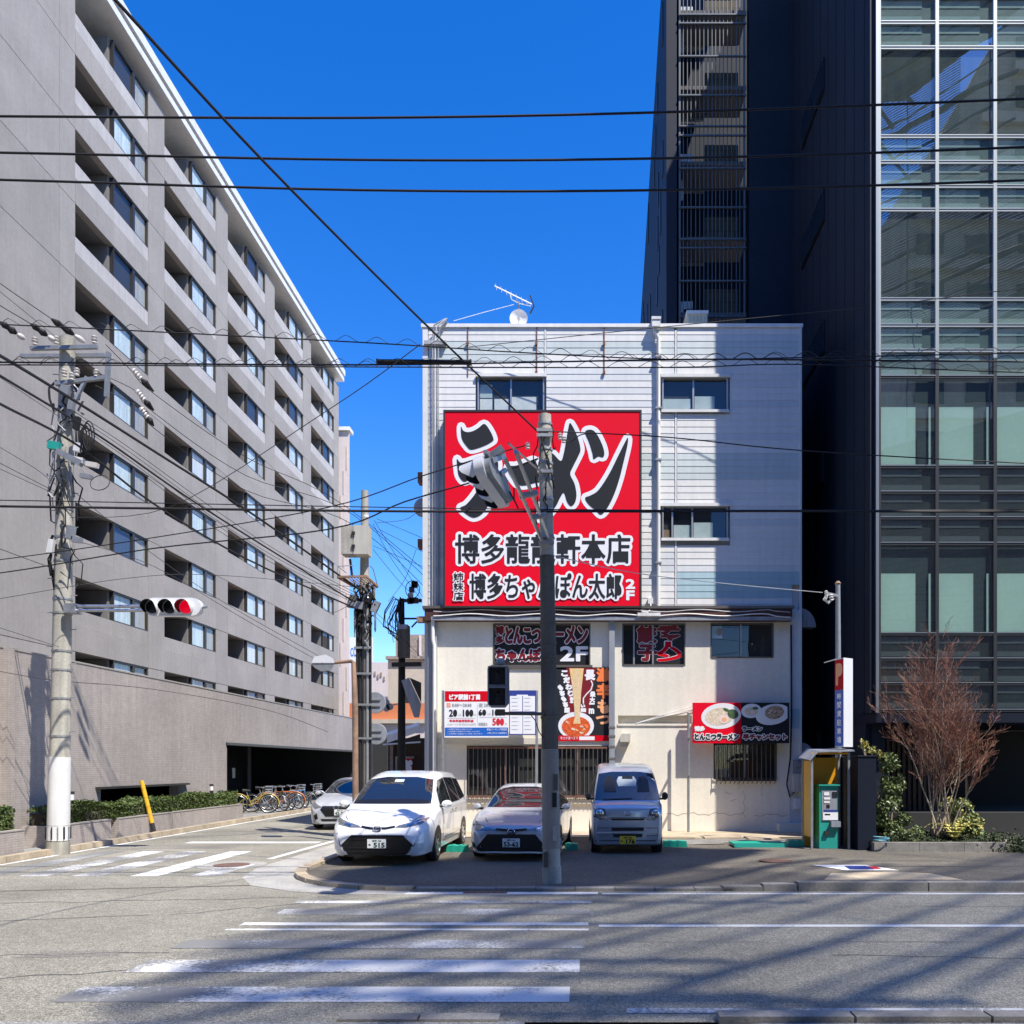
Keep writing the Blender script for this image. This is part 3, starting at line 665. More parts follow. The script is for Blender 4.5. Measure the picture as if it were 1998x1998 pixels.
world_part('lid', MB().box(W(1339, 0, YB).x, W(1382, 0, YB).x, YB-.05, YB+.65, W(0, 613, YB).z, W(0, 607, YB).z), 'white_coping', rb)
for i in range(5): world_part('grille_bar', MB().box(W(1346+7*i, 0, YB).x, W(1347.5+7*i, 0, YB).x, YB-.012, YB-.001, W(0, 627, YB).z, W(0, 617, YB).z), 'box_beige', rb)
# ================================================================ SIGNS
def place_glyph(root, name, body, m, box, Y, stroke=0, parent=None, bold=0, label=None):
    """text fitted into the pixel box (px0, py0, px1, py1) on the plane at depth Y"""
    a = W(box[0], box[3], Y); b = W(box[2], box[1], Y)
    me = glyph_mesh(name, body, m, 1, stroke or bold, (b.x-a.x, b.z-a.z))
    o = link(name, me, parent or root); o.location = a-root.location
    if label: o['label'] = label
    return o
def outlined(root, body, box, Y, ink, border, w, bold=0, parent=None, name='lettering'):
    place_glyph(root, name+'_border', body, border, box, Y, stroke=w, parent=parent)
    return place_glyph(root, name, body, ink, box, Y-.006, bold=bold, parent=parent)
def smooth2(poly, k=4):
    n = len(poly); out = []
    for i in range(n):
        p0, p1, p2, p3 = (Vector(poly[(i+j) % n]) for j in (-1, 0, 1, 2))
        for t in (j/k for j in range(k)):
            out.append(.5*((2*p1)+(p2-p0)*t+(2*p0-5*p1+4*p2-p3)*t*t+(3*p1-p0-3*p2+p3)*t**3))
    return out
def brush(root, name, polys, m, Y, stroke=0, parent=None):
    mb = MB()
    for poly in polys:
        q = [W(p.x, p.y, Y)-root.location for p in smooth2(poly)]; k = len(mb.v); n = len(q)
        mb.add([(v.x, 0, v.z) for v in q], [tuple(range(n))])
        if stroke:
            for i in range(n):
                a, b = q[i], q[(i+1) % n]; d = (b-a)
                if d.length < 1e-6: continue
                nn = Vector((-d.z, 0, d.x)).normalized()*stroke
                mb.add([(p.x, 0, p.z) for p in (a+nn, b+nn, b-nn, a-nn)], [(0, 3, 2, 1)])
                mb.add([(a.x+stroke*math.cos(t), 0, a.z+stroke*math.sin(t)) for t in (2*math.pi*j/8 for j in range(8))], [tuple(range(8))])
    r = delaunay_2d_cdt([Vector((v[0], v[2])) for v in mb.v], [], mb.f, 1, 1e-5)
    me = bpy.data.meshes.new(name); me.from_pydata([(v.x, Y-root.location.y, v.y) for v in r[0]], [], [tuple(f) for f in r[2]]); me.materials.append(MATS[m])
    return link(name, me, parent or root)
def ell(cx, cy, rx, ry, n=24, a=0):
    return [(cx+rx*math.cos(t)*math.cos(a)-ry*math.sin(t)*math.sin(a), cy+rx*math.cos(t)*math.sin(a)+ry*math.sin(t)*math.cos(a)) for t in (2*math.pi*i/n for i in range(n))]
def panel(root, name, box, Y, m, th=.01, parent=None):
    a = W(box[0], box[3], Y); b = W(box[2], box[1], Y)
    return world_part(name, MB().box(a.x, b.x, Y, Y+th, a.z, b.z), m, root, parent=parent)
def decal(root, name, poly, Y, m, parent=None):
    o = root.location; me = bpy.data.meshes.new(name)
    me.from_pydata([W(p[0], p[1], Y)-o for p in poly], [], [tuple(range(len(poly)))]); me.materials.append(MATS[m]); return link(name, me, parent or root)

SY = 22.12
sg = thing('shop_sign', 'huge red square signboard with black and white brush lettering above the eave', 'sign', W(1058, 1186, SY))
a = W(865, 1186, SY); b = W(1252, 800, SY)
world_part('sign_box', MB().box(a.x, b.x, SY+.012, FY-.02, a.z, b.z), 'frame_dark', sg)
fr = .05
world_part('sign_frame', MB().box(a.x, a.x+fr, SY-.015, SY+.01, a.z, b.z).box(b.x-fr, b.x, SY-.015, SY+.01, a.z, b.z).box(a.x+fr, b.x-fr, SY-.015, SY+.01, a.z, a.z+fr).box(a.x+fr, b.x-fr, SY-.015, SY+.01, b.z-fr, b.z), 'frame_dark', sg)
zm = W(0, 1000, SY).z
world_part('face_panel', MB().box(a.x+fr, b.x-fr, SY, SY+.01, zm+.004, b.z-fr), 'sign_red', sg)
world_part('face_panel', MB().box(a.x+fr, b.x-fr, SY, SY+.01, a.z+fr, zm-.004), 'sign_red', sg)
d2 = lambda L: [(860+.13975*x, 820+.13975*y) for x, y in L]
z1 = lambda L: [(800+.2588*x, 550+.2588*y) for x, y in L]
ra1 = d2([(285, 85), (310, 140), (370, 165), (450, 150), (530, 105), (610, 50), (690, 150), (735, 255), (720, 295), (600, 360), (430, 410), (360, 360), (300, 270), (283, 180)])
ra2 = d2([(225, 540), (265, 585), (340, 590), (430, 560), (560, 520), (700, 500), (790, 560), (800, 700), (770, 850), (730, 1000), (690, 1110), (640, 1230), (560, 1320), (460, 1360), (370, 1320), (290, 1250), (275, 1215), (350, 1180), (440, 1080), (510, 980), (560, 890), (560, 800), (480, 790), (400, 830), (320, 855), (255, 780), (235, 680)])
bar_ = z1([(740, 1390), (800, 1385), (900, 1350), (940, 1345), (975, 1420), (985, 1500), (940, 1515), (860, 1535), (800, 1520), (745, 1440)])
me_ = z1([(1210, 1065), (1260, 1160), (1285, 1260), (1270, 1310), (1230, 1390), (1208, 1450), (1240, 1520), (1255, 1600), (1245, 1660), (1215, 1690), (1185, 1660), (1160, 1590), (1130, 1630), (1100, 1690), (1040, 1760), (980, 1790), (975, 1740), (1010, 1640), (1050, 1540), (1040, 1440), (1000, 1370), (1010, 1310), (1070, 1290), (1135, 1350), (1160, 1290), (1180, 1180), (1195, 1100)])
n1 = z1([(1320, 1130), (1370, 1115), (1410, 1150), (1450, 1230), (1465, 1290), (1455, 1322), (1420, 1315), (1385, 1335), (1375, 1290), (1350, 1210)])
n2 = z1([(1642, 1175), (1640, 1230), (1610, 1360), (1580, 1480), (1540, 1600), (1490, 1700), (1440, 1755), (1400, 1720), (1360, 1690), (1330, 1655), (1322, 1625), (1360, 1610), (1420, 1570), (1500, 1450), (1570, 1310), (1620, 1210)])
brush(sg, 'lettering_border', [ra1, ra2, bar_, me_, n1, n2], 'ink_white', SY-.004, .112)
brush(sg, 'lettering', [ra1, ra2, bar_, me_, n1, n2], 'ink_black', SY-.012)
outlined(sg, '博多龍龍軒本店', (889, 1043, 1229, 1099), SY-.006, 'ink_black', 'ink_white', .085, .013)
outlined(sg, '博多ちゃんぽん太郎', (917, 1119, 1212, 1168), SY-.02, 'ink_black', 'ink_white', .07, .012)
for ch, q in (('姉', 1117), ('妹', 1136), ('店', 1155)): outlined(sg, ch, (885, q, 904, q+16), SY-.026, 'ink_black', 'ink_white', .032, .004)
place_glyph(sg, 'lettering', '2', 'ink_white', (1222, 1131, 1238, 1148), SY-.008, bold=.016)
place_glyph(sg, 'lettering', 'F', 'ink_white', (1223, 1153, 1237, 1170), SY-.008, bold=.016)

# lettering stuck inside the first floor windows (children of the windows)
class _R: pass
def wl(win, body, box, ink, border, w, bold):
    Yl = FY+.055
    for nm, m, s, dy in (('lettering_border', border, w, 0), ('lettering', ink, bold, -.006)):
        a = W(box[0], box[3], Yl+dy); b = W(box[2], box[1], Yl+dy)
        me = glyph_mesh(nm, body, m, 1, s, (b.x-a.x, b.z-a.z)); o = link(nm, me, win); o.location = a-shop_o
part('window_film', MB().box(fx(964), fx(1150), FY+.062, FY+.064, fz(1299), fz(1219)), 'film_dark', wA, shop_o)
wl(wA, '博', (967, 1222, 983, 1238), 'sign_maroon', 'ink_white', .028, .012); wl(wA, '多', (967, 1241, 983, 1256), 'sign_maroon', 'ink_white', .028, .012)
wl(wA, 'とんこつ', (987, 1224, 1054, 1255), 'sign_maroon', 'ink_white', .045, .022)
wl(wA, 'ラーメン', (1058, 1222, 1146, 1255), 'sign_maroon', 'ink_white', .045, .022)
wl(wA, 'ちゃんぽん', (968, 1265, 1076, 1290), 'sign_maroon', 'ink_white', .045, .022)
wl(wA, '2F', (1094, 1262, 1146, 1289), 'ink_white', 'ink_white', .02, .02)
part('window_film', MB().box(fx(1275), fx(1334), FY+.062, FY+.064, fz(1297), fz(1221)), 'film_dark', wB, shop_o)
wl(wB, '餃', (1244, 1222, 1280, 1253), 'sign_maroon', 'ink_white', .045, .03); wl(wB, '子', (1246, 1259, 1280, 1288), 'sign_maroon', 'ink_white', .045, .03)
wl(wB, 'チ', (1284, 1222, 1325, 1236), 'sign_maroon', 'ink_white', .04, .028); wl(wB, 'ャ', (1290, 1238, 1325, 1248), 'sign_maroon', 'ink_white', .04, .028)
wl(wB, 'ー', (1299, 1253, 1308, 1262), 'sign_red2', 'ink_white', .05, .02); wl(wB, 'ハ', (1284, 1264, 1328, 1275), 'sign_red2', 'ink_white', .04, .028); wl(wB, 'ン', (1284, 1276, 1328, 1289), 'sign_red2', 'ink_white', .04, .028)

# poster of spicy noodles
PY = FY-.06
po = thing('noodle_poster', 'black poster of noodles lifted from a red soup bowl under the dark 2F window', 'poster', W(1140, 1446, PY))
panel(po, 'board', (1062, 1302, 1192, 1446), PY, 'ink_black', .03)
decal(po, 'backdrop', [(1105, 1303), (1163, 1303), (1150, 1392), (1108, 1392)], PY-.002, 'sign_maroon')
decal(po, 'bowl', ell(1124, 1416, 35, 27), PY-.004, 'plate_white'); decal(po, 'soup', ell(1124, 1418, 28, 20), PY-.007, 'soup_red')
decal(po, 'noodles', [(1111, 1304), (1139, 1304), (1134, 1350), (1131, 1398), (1133, 1412), (1118, 1412), (1122, 1398), (1117, 1345)], PY-.01, 'noodle')
for i in range(5): decal(po, 'noodle_strand', [(1114+5*i, 1305), (1115+5*i, 1305), (1123.5+1.6*i, 1408), (1122.5+1.6*i, 1408)], PY-.012, 'soup_cream')
for i in range(10):
    x = random.uniform(1103, 1146); decal(po, 'soup_garnish', ell(x, random.uniform(1406, 1430), random.uniform(2, 5), random.uniform(1.2, 2.6), 9, random.random()), PY-.009-.0002*i, random.choice(['noodle', 'ink_orange', 'soup_cream']))
decal(po, 'red_band', [(1090, 1435), (1192, 1435), (1192, 1446), (1090, 1446)], PY-.005, 'sign_red2'); decal(po, 'band_box', [(1130, 1437), (1160, 1437), (1160, 1444), (1130, 1444)], PY-.007, 'ink_white')
place_glyph(po, 'lettering', '辛さが選べます', 'ink_white', (1093, 1437, 1128, 1443), PY-.008)
for ch, bx, m in (('激', (1165, 1304, 1191, 1329), 'ink_orange'), ('辛', (1165, 1334, 1191, 1362), 'ink_orange'), ('も', (1167, 1366, 1188, 1391), 'ink_peach'), ('つ', (1164, 1397, 1191, 1412), 'ink_peach')): place_glyph(po, 'lettering', ch, m, bx, PY-.006, bold=.02)
place_glyph(po, 'lettering', '長', 'ink_white', (1142, 1308, 1160, 1326), PY-.006, bold=.02)
tail = [(1153, 1328), (1156, 1336), (1153, 1346), (1144, 1355), (1138, 1363), (1138, 1373)]
world_part('lettering', MB().tube([W(p, q, PY-.004) for p, q in tail], .02, 6), 'ink_white', po)
place_glyph(po, 'lettering', 'い', 'ink_white', (1134, 1375, 1141, 1380), PY-.006, bold=.012); place_glyph(po, 'lettering', '麺', 'ink_white', (1133, 1382, 1143, 1389), PY-.006, bold=.008)
for i, ch in enumerate('最大一m'): place_glyph(po, 'lettering', ch, 'ink_white', (1152-i*.8, 1350+i*11, 1161-i*.8, 1359+i*11 if ch != '一' else 1352+i*11), PY-.006, bold=.012)
for i, ch in enumerate('こだわり!'): place_glyph(po, 'lettering', ch, 'ink_white', (1096+i*4.2, 1309+i*13, 1107+i*4.2 if ch != '!' else 1101+i*4.2, 1319+i*13), PY-.006, bold=.016)
for i, ch in enumerate('もちもち麺'): place_glyph(po, 'lettering', ch, 'ink_white', (1089+i*3.2, 1337+i*11, 1098+i*3.2, 1346+i*11), PY-.006, bold=.014)

# parking tariff board
TY = FY-.5
tb = thing('tariff_board', 'white parking tariff board with red top and blue bottom band on thin posts', 'sign', W(955, 1640, TY))
for p in (864, 1047): world_part('post', MB().box(W(p-2.5, 0, TY).x, W(p+2.5, 0, TY).x, TY+.02, TY+.07, .1, W(0, 1347, TY).z), 'galv', tb)
panel(tb, 'board', (867, 1347, 992, 1439), TY, 'ink_white', .018)
panel(tb, 'notice_case', (993.5, 1347, 1046, 1434), TY, 'ink_navy', .018)
decal(tb, 'red_band', [(868, 1348.5), (991.5, 1348.5), (991.5, 1369), (868, 1369)], TY-.002, 'sign_red2'); decal(tb, 'blue_band', [(868, 1419.5), (991.5, 1419.5), (991.5, 1436), (868, 1436)], TY-.002, 'ink_blue')
T = lambda s, box, m, b=0: place_glyph(tb, 'lettering', s, m, box, TY-.005, bold=b)
T('ピア駅前1丁目', (877, 1355, 936, 1365), 'ink_white', .009)
decal(tb, 'day_mark', [(871.5, 1372), (879, 1372), (879, 1380), (871.5, 1380)], TY-.003, 'ink_orange'); T('昼', (873, 1373.5, 877.5, 1378.5), 'ink_white')
T('8:00〜20:00', (882, 1373, 920, 1379), 'ink_grey', .003); T('20', (876.5, 1385, 891.5, 1398), 'ink_black', .008); T('分毎', (893.5, 1393, 900, 1397.5), 'ink_grey'); T('100', (903.5, 1385, 923, 1398), 'ink_black', .008); T('円', (924.5, 1393, 928.5, 1397.5), 'ink_grey')
T('夜', (934, 1372, 942, 1380), 'ink_grey', .003); T('20:00〜8:00', (944, 1373, 986, 1379), 'ink_grey', .003); T('60', (934, 1385, 948, 1396), 'ink_black', .008); T('分毎', (950, 1391, 957, 1395.5), 'ink_grey'); T('100', (961, 1385, 979, 1396), 'ink_black', .008)
T('年末年始特別料金', (877, 1404, 924, 1409), 'ink_red', .003); T('12/29〜1/3 終日60分200円', (872, 1411, 928, 1416), 'ink_grey'); T('時間最大', (934, 1410, 951, 1416), 'ink_grey', .003); T('500', (961, 1402, 983, 1415), 'ink_red', .008); T('円', (985, 1411, 989, 1415), 'ink_grey')
for q, e in ((1421.5, 921), (1426, 936), (1430.5, 941)): T('この駐車場では現金のみご利用いただけます', (873, q, e, q+2.6), 'ink_white')
T('駅前パーキング時間貸', (950, 1421, 989, 1425.5), 'ink_white'); T('お問い合わせ 24時間受付', (951, 1428.5, 989, 1432), 'ink_white')
for p0, p1, q in ((873, 928, 1401.4), (935, 989, 1399.5)): decal(tb, 'rule', [(p0, q), (p1, q), (p1, q+.6), (p0, q+.6)], TY-.003, 'ink_grey')
decal(tb, 'rule', [(931, 1374), (931.6, 1374), (931.6, 1415), (931, 1415)], TY-.003, 'ink_grey')
for p0, p1, q0, q1 in ((995, 1019, 1358, 1388), (1020.5, 1044, 1358, 1388), (995, 1019.5, 1392, 1432), (1020.5, 1044, 1391, 1432), (1008, 1030, 1355.5, 1358)): decal(tb, 'notice_sheet', [(p0, q0), (p1, q0), (p1, q1), (p0, q1)], TY-.004, 'ink_white')
for p0 in (998, 1023):
    for i in range(9): decal(tb, 'notice_line', [(p0, 1362+7.6*i), (p0+random.uniform(9, 18), 1362+7.6*i), (p0+9, 1363.2+7.6*i), (p0, 1363.2+7.6*i)], TY-.006, 'ink_grey')

# menu board
MY = FY-.42
mn = thing('menu_board', 'red and black menu board showing ramen bowls above the dark barred window', 'sign', W(1446, 1450, MY))
panel(mn, 'red_panel', (1352, 1371, 1446, 1450), MY, 'sign_red', .1); panel(mn, 'black_panel', (1446.5, 1371, 1540, 1450), MY, 'ink_black', .1)
decal(mn, 'bowl', ell(1407, 1397, 39, 25, 28, -.12), MY-.003, 'plate_white'); decal(mn, 'soup', ell(1404, 1398, 28, 17, 24, -.12), MY-.006, 'soup_cream'); decal(mn, 'greens', ell(1430, 1393, 11, 9, 14, .4), MY-.009, 'food_green'); decal(mn, 'greens', ell(1417, 1385, 7, 3, 10, .4), MY-.0095, 'food_green'); decal(mn, 'egg', ell(1412, 1403, 10, 9, 18), MY-.011, 'egg'); decal(mn, 'egg_yolk', ell(1413, 1404, 5, 4, 14), MY-.013, 'ink_peach')
decal(mn, 'small_bowl', ell(1466, 1387, 20, 14, 24, -.1), MY-.003, 'plate_white'); decal(mn, 'soup', ell(1466, 1388, 13, 8, 20), MY-.006, 'soup_cream'); decal(mn, 'egg', ell(1469, 1390, 4, 4, 12), MY-.009, 'egg'); decal(mn, 'greens', ell(1474, 1382, 6, 3, 10), MY-.009, 'food_green')
decal(mn, 'plate', [p for p in ell(1508, 1394, 34, 20, 28, -.2) if p[0] < 1539.5], MY-.005, 'plate_white'); decal(mn, 'fried_rice', ell(1511, 1390, 19, 13, 20, -.15), MY-.009, 'food_rice')
for i in range(8): decal(mn, 'rice_topping', ell(random.uniform(1497, 1524), random.uniform(1381, 1399), 2.4, 1.6, 8, random.random()*3), MY-.011-.0003*i, random.choice(['rust', 'food_green', 'egg']))
outlined(mn, '博多', (1356, 1418, 1374, 1426), MY-.004, 'ink_white', 'ink_white', .02, .012)
outlined(mn, 'とんこつラーメン', (1356, 1432, 1441, 1443), MY-.015, 'ink_black', 'ink_white', .034, .012)
outlined(mn, 'ラーメン', (1449, 1418, 1487, 1426), MY-.015, 'ink_black', 'ink_white', .026, .008)
outlined(mn, '半チャンセット', (1450, 1432, 1535, 1443), MY-.015, 'sign_maroon', 'ink_white', .034, .012)
world_part('bracket', MB().box(W(1360, 0, MY).x, W(1366, 0, MY).x, MY+.1, FY-.022, W(0, 1400, MY).z, W(0, 1396, MY).z).box(W(1528, 0, MY).x, W(1534, 0, MY).x, MY+.1, FY-.022, W(0, 1400, MY).z, W(0, 1396, MY).z), 'frame_dark', mn)
# ================================================================ LEFT APARTMENT TOWER (set back behind the tiled podium)
XT = -19.6
tw = thing('apartment_tower', 'tall grey concrete apartment block with rows of recessed balconies receding along the side street', 'building', (XT, 32.5, 0))
def Yt(p): return XT*FOC/(p-CX)
bays = [(147, 223, 290), (321, 375.5, 422), (444.6, 483, 518), (536, 565, 592), (607, 631, 652)]
bays = [tuple(Yt(q) for q in b) for b in bays]
T0, FP = 29.4, 2.89          # top of the second recess row, storey pitch
ROWS = range(-1, 9)
YA, YE = 14.0, 67.8
box1 = lambda nm, m: MB().box(-.5, .5, -.5, .5, -.5, .5).mesh(nm, m)
ME = {}
def unit(nm, m, parent, x0, x1, y0, y1, z0, z1, org):
    k = (nm, m)
    if k not in ME: ME[k] = MB().quad(-.5, .5, 0, 0, -.5, .5).mesh(nm, m) if nm == 'pane' else box1(nm, m)
    return link(nm, ME[k], parent, loc=((x0+x1)/2-org[0], (y0+y1)/2-org[1], (z0+z1)/2-org[2]), scale=(abs(x1-x0), abs(y1-y0), abs(z1-z0)))
TO = tw.location
J = .012
zr = 32.45
for k in range(-1, 10):                                        # wall panels storey by storey
    zt = T0-FP*k; zb = zt-1.25; zn = zt-FP
    if k == 9: zb = zt-.2; zn = 3.0
    edges = [(YA, Yt(116)), (Yt(116), bays[0][0])]+[(bays[i][2], bays[i+1][0]) for i in range(4)]+[(bays[4][2], YE)]
    if k < 9:
        for a, b in edges: unit('wall_panel', 'tower_concrete', tw, XT-.3, XT, a+J, b-J, zn+1e-3+J, zt-J if k > -1 else zt+.16, TO)
        for (a, m_, b) in bays:
            pm = 'parapet_concrete' if k < 3 else 'tower_concrete'
            for s, e in ((a, m_), (m_, b)):
                unit('parapet_panel', pm, tw, XT-.16, XT-.03, s+J, e-J, zb-.62, zb, TO)
                unit('wall_panel', 'tower_concrete', tw, XT-.3, XT, s+(J if s == a else 0), e-(J if e == b else 0), zn+J, zb-.62-J, TO)
        zz = zt+.0
    else:
        unit('wall_panel', 'tower_concrete', tw, XT-.3, XT, YA, YE, zn, zt-J, TO)
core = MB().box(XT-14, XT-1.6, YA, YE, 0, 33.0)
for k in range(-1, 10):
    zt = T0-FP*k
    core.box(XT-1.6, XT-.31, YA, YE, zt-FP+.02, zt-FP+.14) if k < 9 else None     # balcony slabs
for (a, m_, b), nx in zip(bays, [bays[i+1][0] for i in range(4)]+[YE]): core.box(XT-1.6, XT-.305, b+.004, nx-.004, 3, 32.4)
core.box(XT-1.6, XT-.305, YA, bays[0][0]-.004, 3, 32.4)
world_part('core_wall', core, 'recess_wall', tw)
# balcony side screens and windows: one of each kind, then copied
wf = MB(); (a, m_, b) = bays[0]
WL = 2.8
def tower_window(k, i):
    a, m_, b = bays[i]; zt = T0-FP*k; zb = zt-1.25; L = b-m_; s = m_+L*.575
    root = MB()
    x0, x1 = XT-.24, XT-.1
    root.box(x0, x1, m_, m_+.07, zb, zt).box(x0, x1, b-.07, b, zb, zt).box(x0, x1, s-.09, s+.09, zb, zt).box(x0, x1, m_+.07, b-.07, zb, zb+.05).box(x0, x1, m_+.07, b-.07, zt-.07, zt)
    w = link('window', None, tw, loc=(0, m_-TO.y, zt))
    return w, root
proto_w = {}
def win_meshes(i):
    a, m_, b = bays[i]; L = b-m_; s = L*.575; x0, x1 = -.18, -.035; h = 1.25
    f = MB().box(x0, x1, 0, .07, -h, 0).box(x0, x1, L-.07, L, -h, 0).box(x0, x1, s-.09, s+.09, -h, 0).box(x0, x1, .07, L-.07, -h, -h+.05).box(x0, x1, .07, L-.07, -.07, 0)
    return (f.mesh('window', 'frame_dark'), MB().quad(-.11, -.11, .07, s-.09, -h+.05, -.07).mesh('pane', 'glass_tower'), MB().quad(-.11, -.11, s+.09, L-.07, -h+.05, -.07).mesh('pane', 'glass_tower'),
            {m: (MB().box(-.15, -.14, .05, s-.02, -h, 0).mesh('curtain', m), MB().box(-.15, -.14, s+.02, L-.05, -h, 0).mesh('curtain', m)) for m in ('curtain_blue', 'curtain_beige', 'curtain_white', 'curtain_navy', 'interior_dark')},
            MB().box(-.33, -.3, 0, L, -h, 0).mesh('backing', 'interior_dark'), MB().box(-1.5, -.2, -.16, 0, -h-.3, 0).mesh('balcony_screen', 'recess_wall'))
for i in range(5):
    f, p1, p2, cur, back, scr = win_meshes(i); a, m_, b = bays[i]
    for k in ROWS:
        loc = (0, m_-TO.y, T0-FP*k)
        w = link('window', f, tw, loc=loc)
        link('pane', p1, w); link('pane', p2, w)
        r = random.random(); m1 = 'curtain_blue' if r < .75 else 'curtain_white' if r < .9 else 'interior_dark'
        m2 = 'curtain_beige' if random.random() < .75 else 'curtain_white'
        if (i, k) == (0, 6): m1 = 'curtain_navy'
        link('curtain', cur[m1][0], w); link('curtain', cur[m2][1], w); link('backing', back, w)
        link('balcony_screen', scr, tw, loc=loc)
world_part('roof_fascia', MB().box(XT-1.6, XT+.3, YA, YE+.5, 33.0, 33.32), 'white_coping', tw)
world_part('roof_fascia', MB().box(XT-1.6, XT+.14, YA, YE+.25, 33.322, 33.5), 'joint_dark', tw)
world_part('roof_fascia', MB().box(XT-1.6, XT+.36, YA, YE+.6, 33.502, 33.95), 'white_coping', tw)
world_part('roof_slab', MB().box(XT-14, XT-1.602, YA, YE, 33.01, 33.9), 'white_coping', tw)
world_part('end_wall', MB().box(XT-14, XT-.302, YE-.3, YE, 0, 33.0), 'tower_concrete', tw)

# ---------------------------------------------------------------- tiled podium
XP = -12.4
def Yp(p): return XP*FOC/(p-CX)
pd = thing('tiled_podium', 'low brown tiled podium with a wide dark parking entrance below the grey tower', 'building', (XP, 20, 0))
PO = pd.location; ZP = 4.4
yo0, yo1 = Yp(443), Yp(700); ye = Yp(704); ys0, ys1 = Yp(196), Yp(345)
zo = 2.68
segs = [14, 17.4, 19.9, Yp(197), Yp(353), Yp(443)]
sl = (Yp(197)+.001, Yp(349))
for a, b in zip(segs[:-1], segs[1:]):
    if abs(a-Yp(197)) < .01:
        unit('tile_panel', 'brick_tile', pd, XP-.3, XP, a+.012, b-.012, 1.27, ZP, PO); unit('tile_panel', 'brick_tile', pd, XP-.3, XP, sl[1], b-.012, 0, 1.268, PO)
    else: unit('tile_panel', 'brick_tile', pd, XP-.3, XP, a+.012, b-.012, 0, ZP, PO)
n = 6
for i in range(n):
    a = yo0+(ye-yo0)*i/n; b = yo0+(ye-yo0)*(i+1)/n
    unit('tile_panel', 'brick_tile', pd, XP-.3, XP, a+.012, b-.012, zo, ZP, PO)
world_part('coping', MB().box(XP-.32, XP+.015, 14, ye, ZP, ZP+.04), 'tower_concrete', pd)
world_part('roof', MB().box(-19.2, XP-.32, 14, ye, ZP-.3, ZP-.05), 'joint_dark', pd)
world_part('vent_ledge', MB().box(XP-.2, XP+.14, Yp(186), Yp(362), 1.272, 1.33), 'frame_dark', pd)
world_part('opening_beam', MB().box(XP-.4, XP+.05, yo0-.1, ye, zo-.09, zo-.002), 'frame_dark', pd)
world_part('back_wall', MB().box(-19.0, -18.9, 14, ye+2, 0, ZP-.3).box(-19, XP-.31, 15, 15.1, 0, ZP-.3).box(-18.9, XP-.31, ye-.2, ye, 0, ZP).box(-18.9, XP-.31, yo0-.15, yo0-.001, 0, ZP-.3).box(-15.3, -15.1, 38, 38.4, 0, ZP-.3), 'interior_dark', pd)
world_part('entrance_floor', MB().box(-18.9, XP, yo0, ye, .1, .115), 'stone_grey', pd)
for yy in (33.2, 37.5): unit('wall_notice', 'paper_white', pd, -15.6, -15.58, yy, yy+.3, 1.3, 1.75, PO)
world_part('corner_pilaster', MB().box(XP+.001, XP+.09, 18.0, 18.25, 0, ZP), 'brick_tile', pd)
def garden_lamp(px, py, Y, lab):
    o = W(px, py, Y); o.x = -12.2; o.z = .1
    g = thing('garden_lamp', lab, 'garden lamp', o, group='bollard lamps behind the hedge')
    MB().cyl((0, 0, 0), (0, 0, .95), .06, n=12).obj('post', 'frame_dark', g); MB().cyl((0, 0, .952), (0, 0, 1.1), .055, n=12).obj('lens', 'ink_white', g); MB().cyl((0, 0, 1.102), (0, 0, 1.16), .065, n=12).obj('cap', 'frame_dark', g)
garden_lamp(136, 1540, 20.1, 'dark bollard lamp behind the hedge beside the big utility pole'); garden_lamp(412, 1540, 27.7, 'dark bollard lamp behind the hedge next to the parking entrance')
# planters and hedges
XF = -11.37
def planter(y0, y1, lab, dx=0):
    p = thing('planter_wall', lab, 'planter', (XF+dx, y0, 0), group='tiled hedge planters along the left kerb')
    for i, (a, b) in enumerate(((y0, y1),)): boxo('front_wall', 'brick_tile', -.14, 0, 0, y1-y0, .0, .56, p)
    boxo('end_wall', 'brick_tile', -.82, -.142, 0, .14, 0, .558, p); boxo('end_wall', 'brick_tile', -.82, -.142, y1-y0-.14, y1-y0, 0, .558, p)
    boxo('cap', 'tower_concrete', -.15, .012, 0, y1-y0, .5605, .585, p)
    boxo('soil', 'soil', -.8, -.142, .142, y1-y0-.142, .1, .5, p)
planter(11.5, 17.15, 'tiled planter at the left picture edge in front of the big utility pole'); planter(18.3, 20.35, 'short tiled planter right behind the big utility pole', -.02)
planter(20.75, 23.4, 'tiled planter between the big pole and the leaning yellow pipe', -.05); planter(23.55, 28.4, 'long tiled planter from the yellow pipe to the bicycles', -.08)
def leaf_mass(pts, m, size, name, parent=None, seed=1, up=.4, **kw):
    rnd = random.Random(seed); mb = MB()
    for p in pts:
        s = size*rnd.uniform(.6, 1.3); d = Vector((rnd.gauss(0, 1), rnd.gauss(0, 1), rnd.gauss(0, 1)+up)).normalized(); u = d.orthogonal().normalized()
        u.rotate(Matrix.Rotation(rnd.uniform(0, 6.3), 3, d)); w = d.cross(u)
        p = Vector(p); mb.add([p-u*s*.5, p+w*s*.3+d*s*.12, p+u*s*.55, p-w*s*.3+d*s*.12], [(0, 1, 2), (0, 2, 3)])
    me = bpy.data.meshes.new(name); me.from_pydata(mb.v, [], mb.f); me.materials.append(MATS[m]); return link(name, me, parent, **kw)
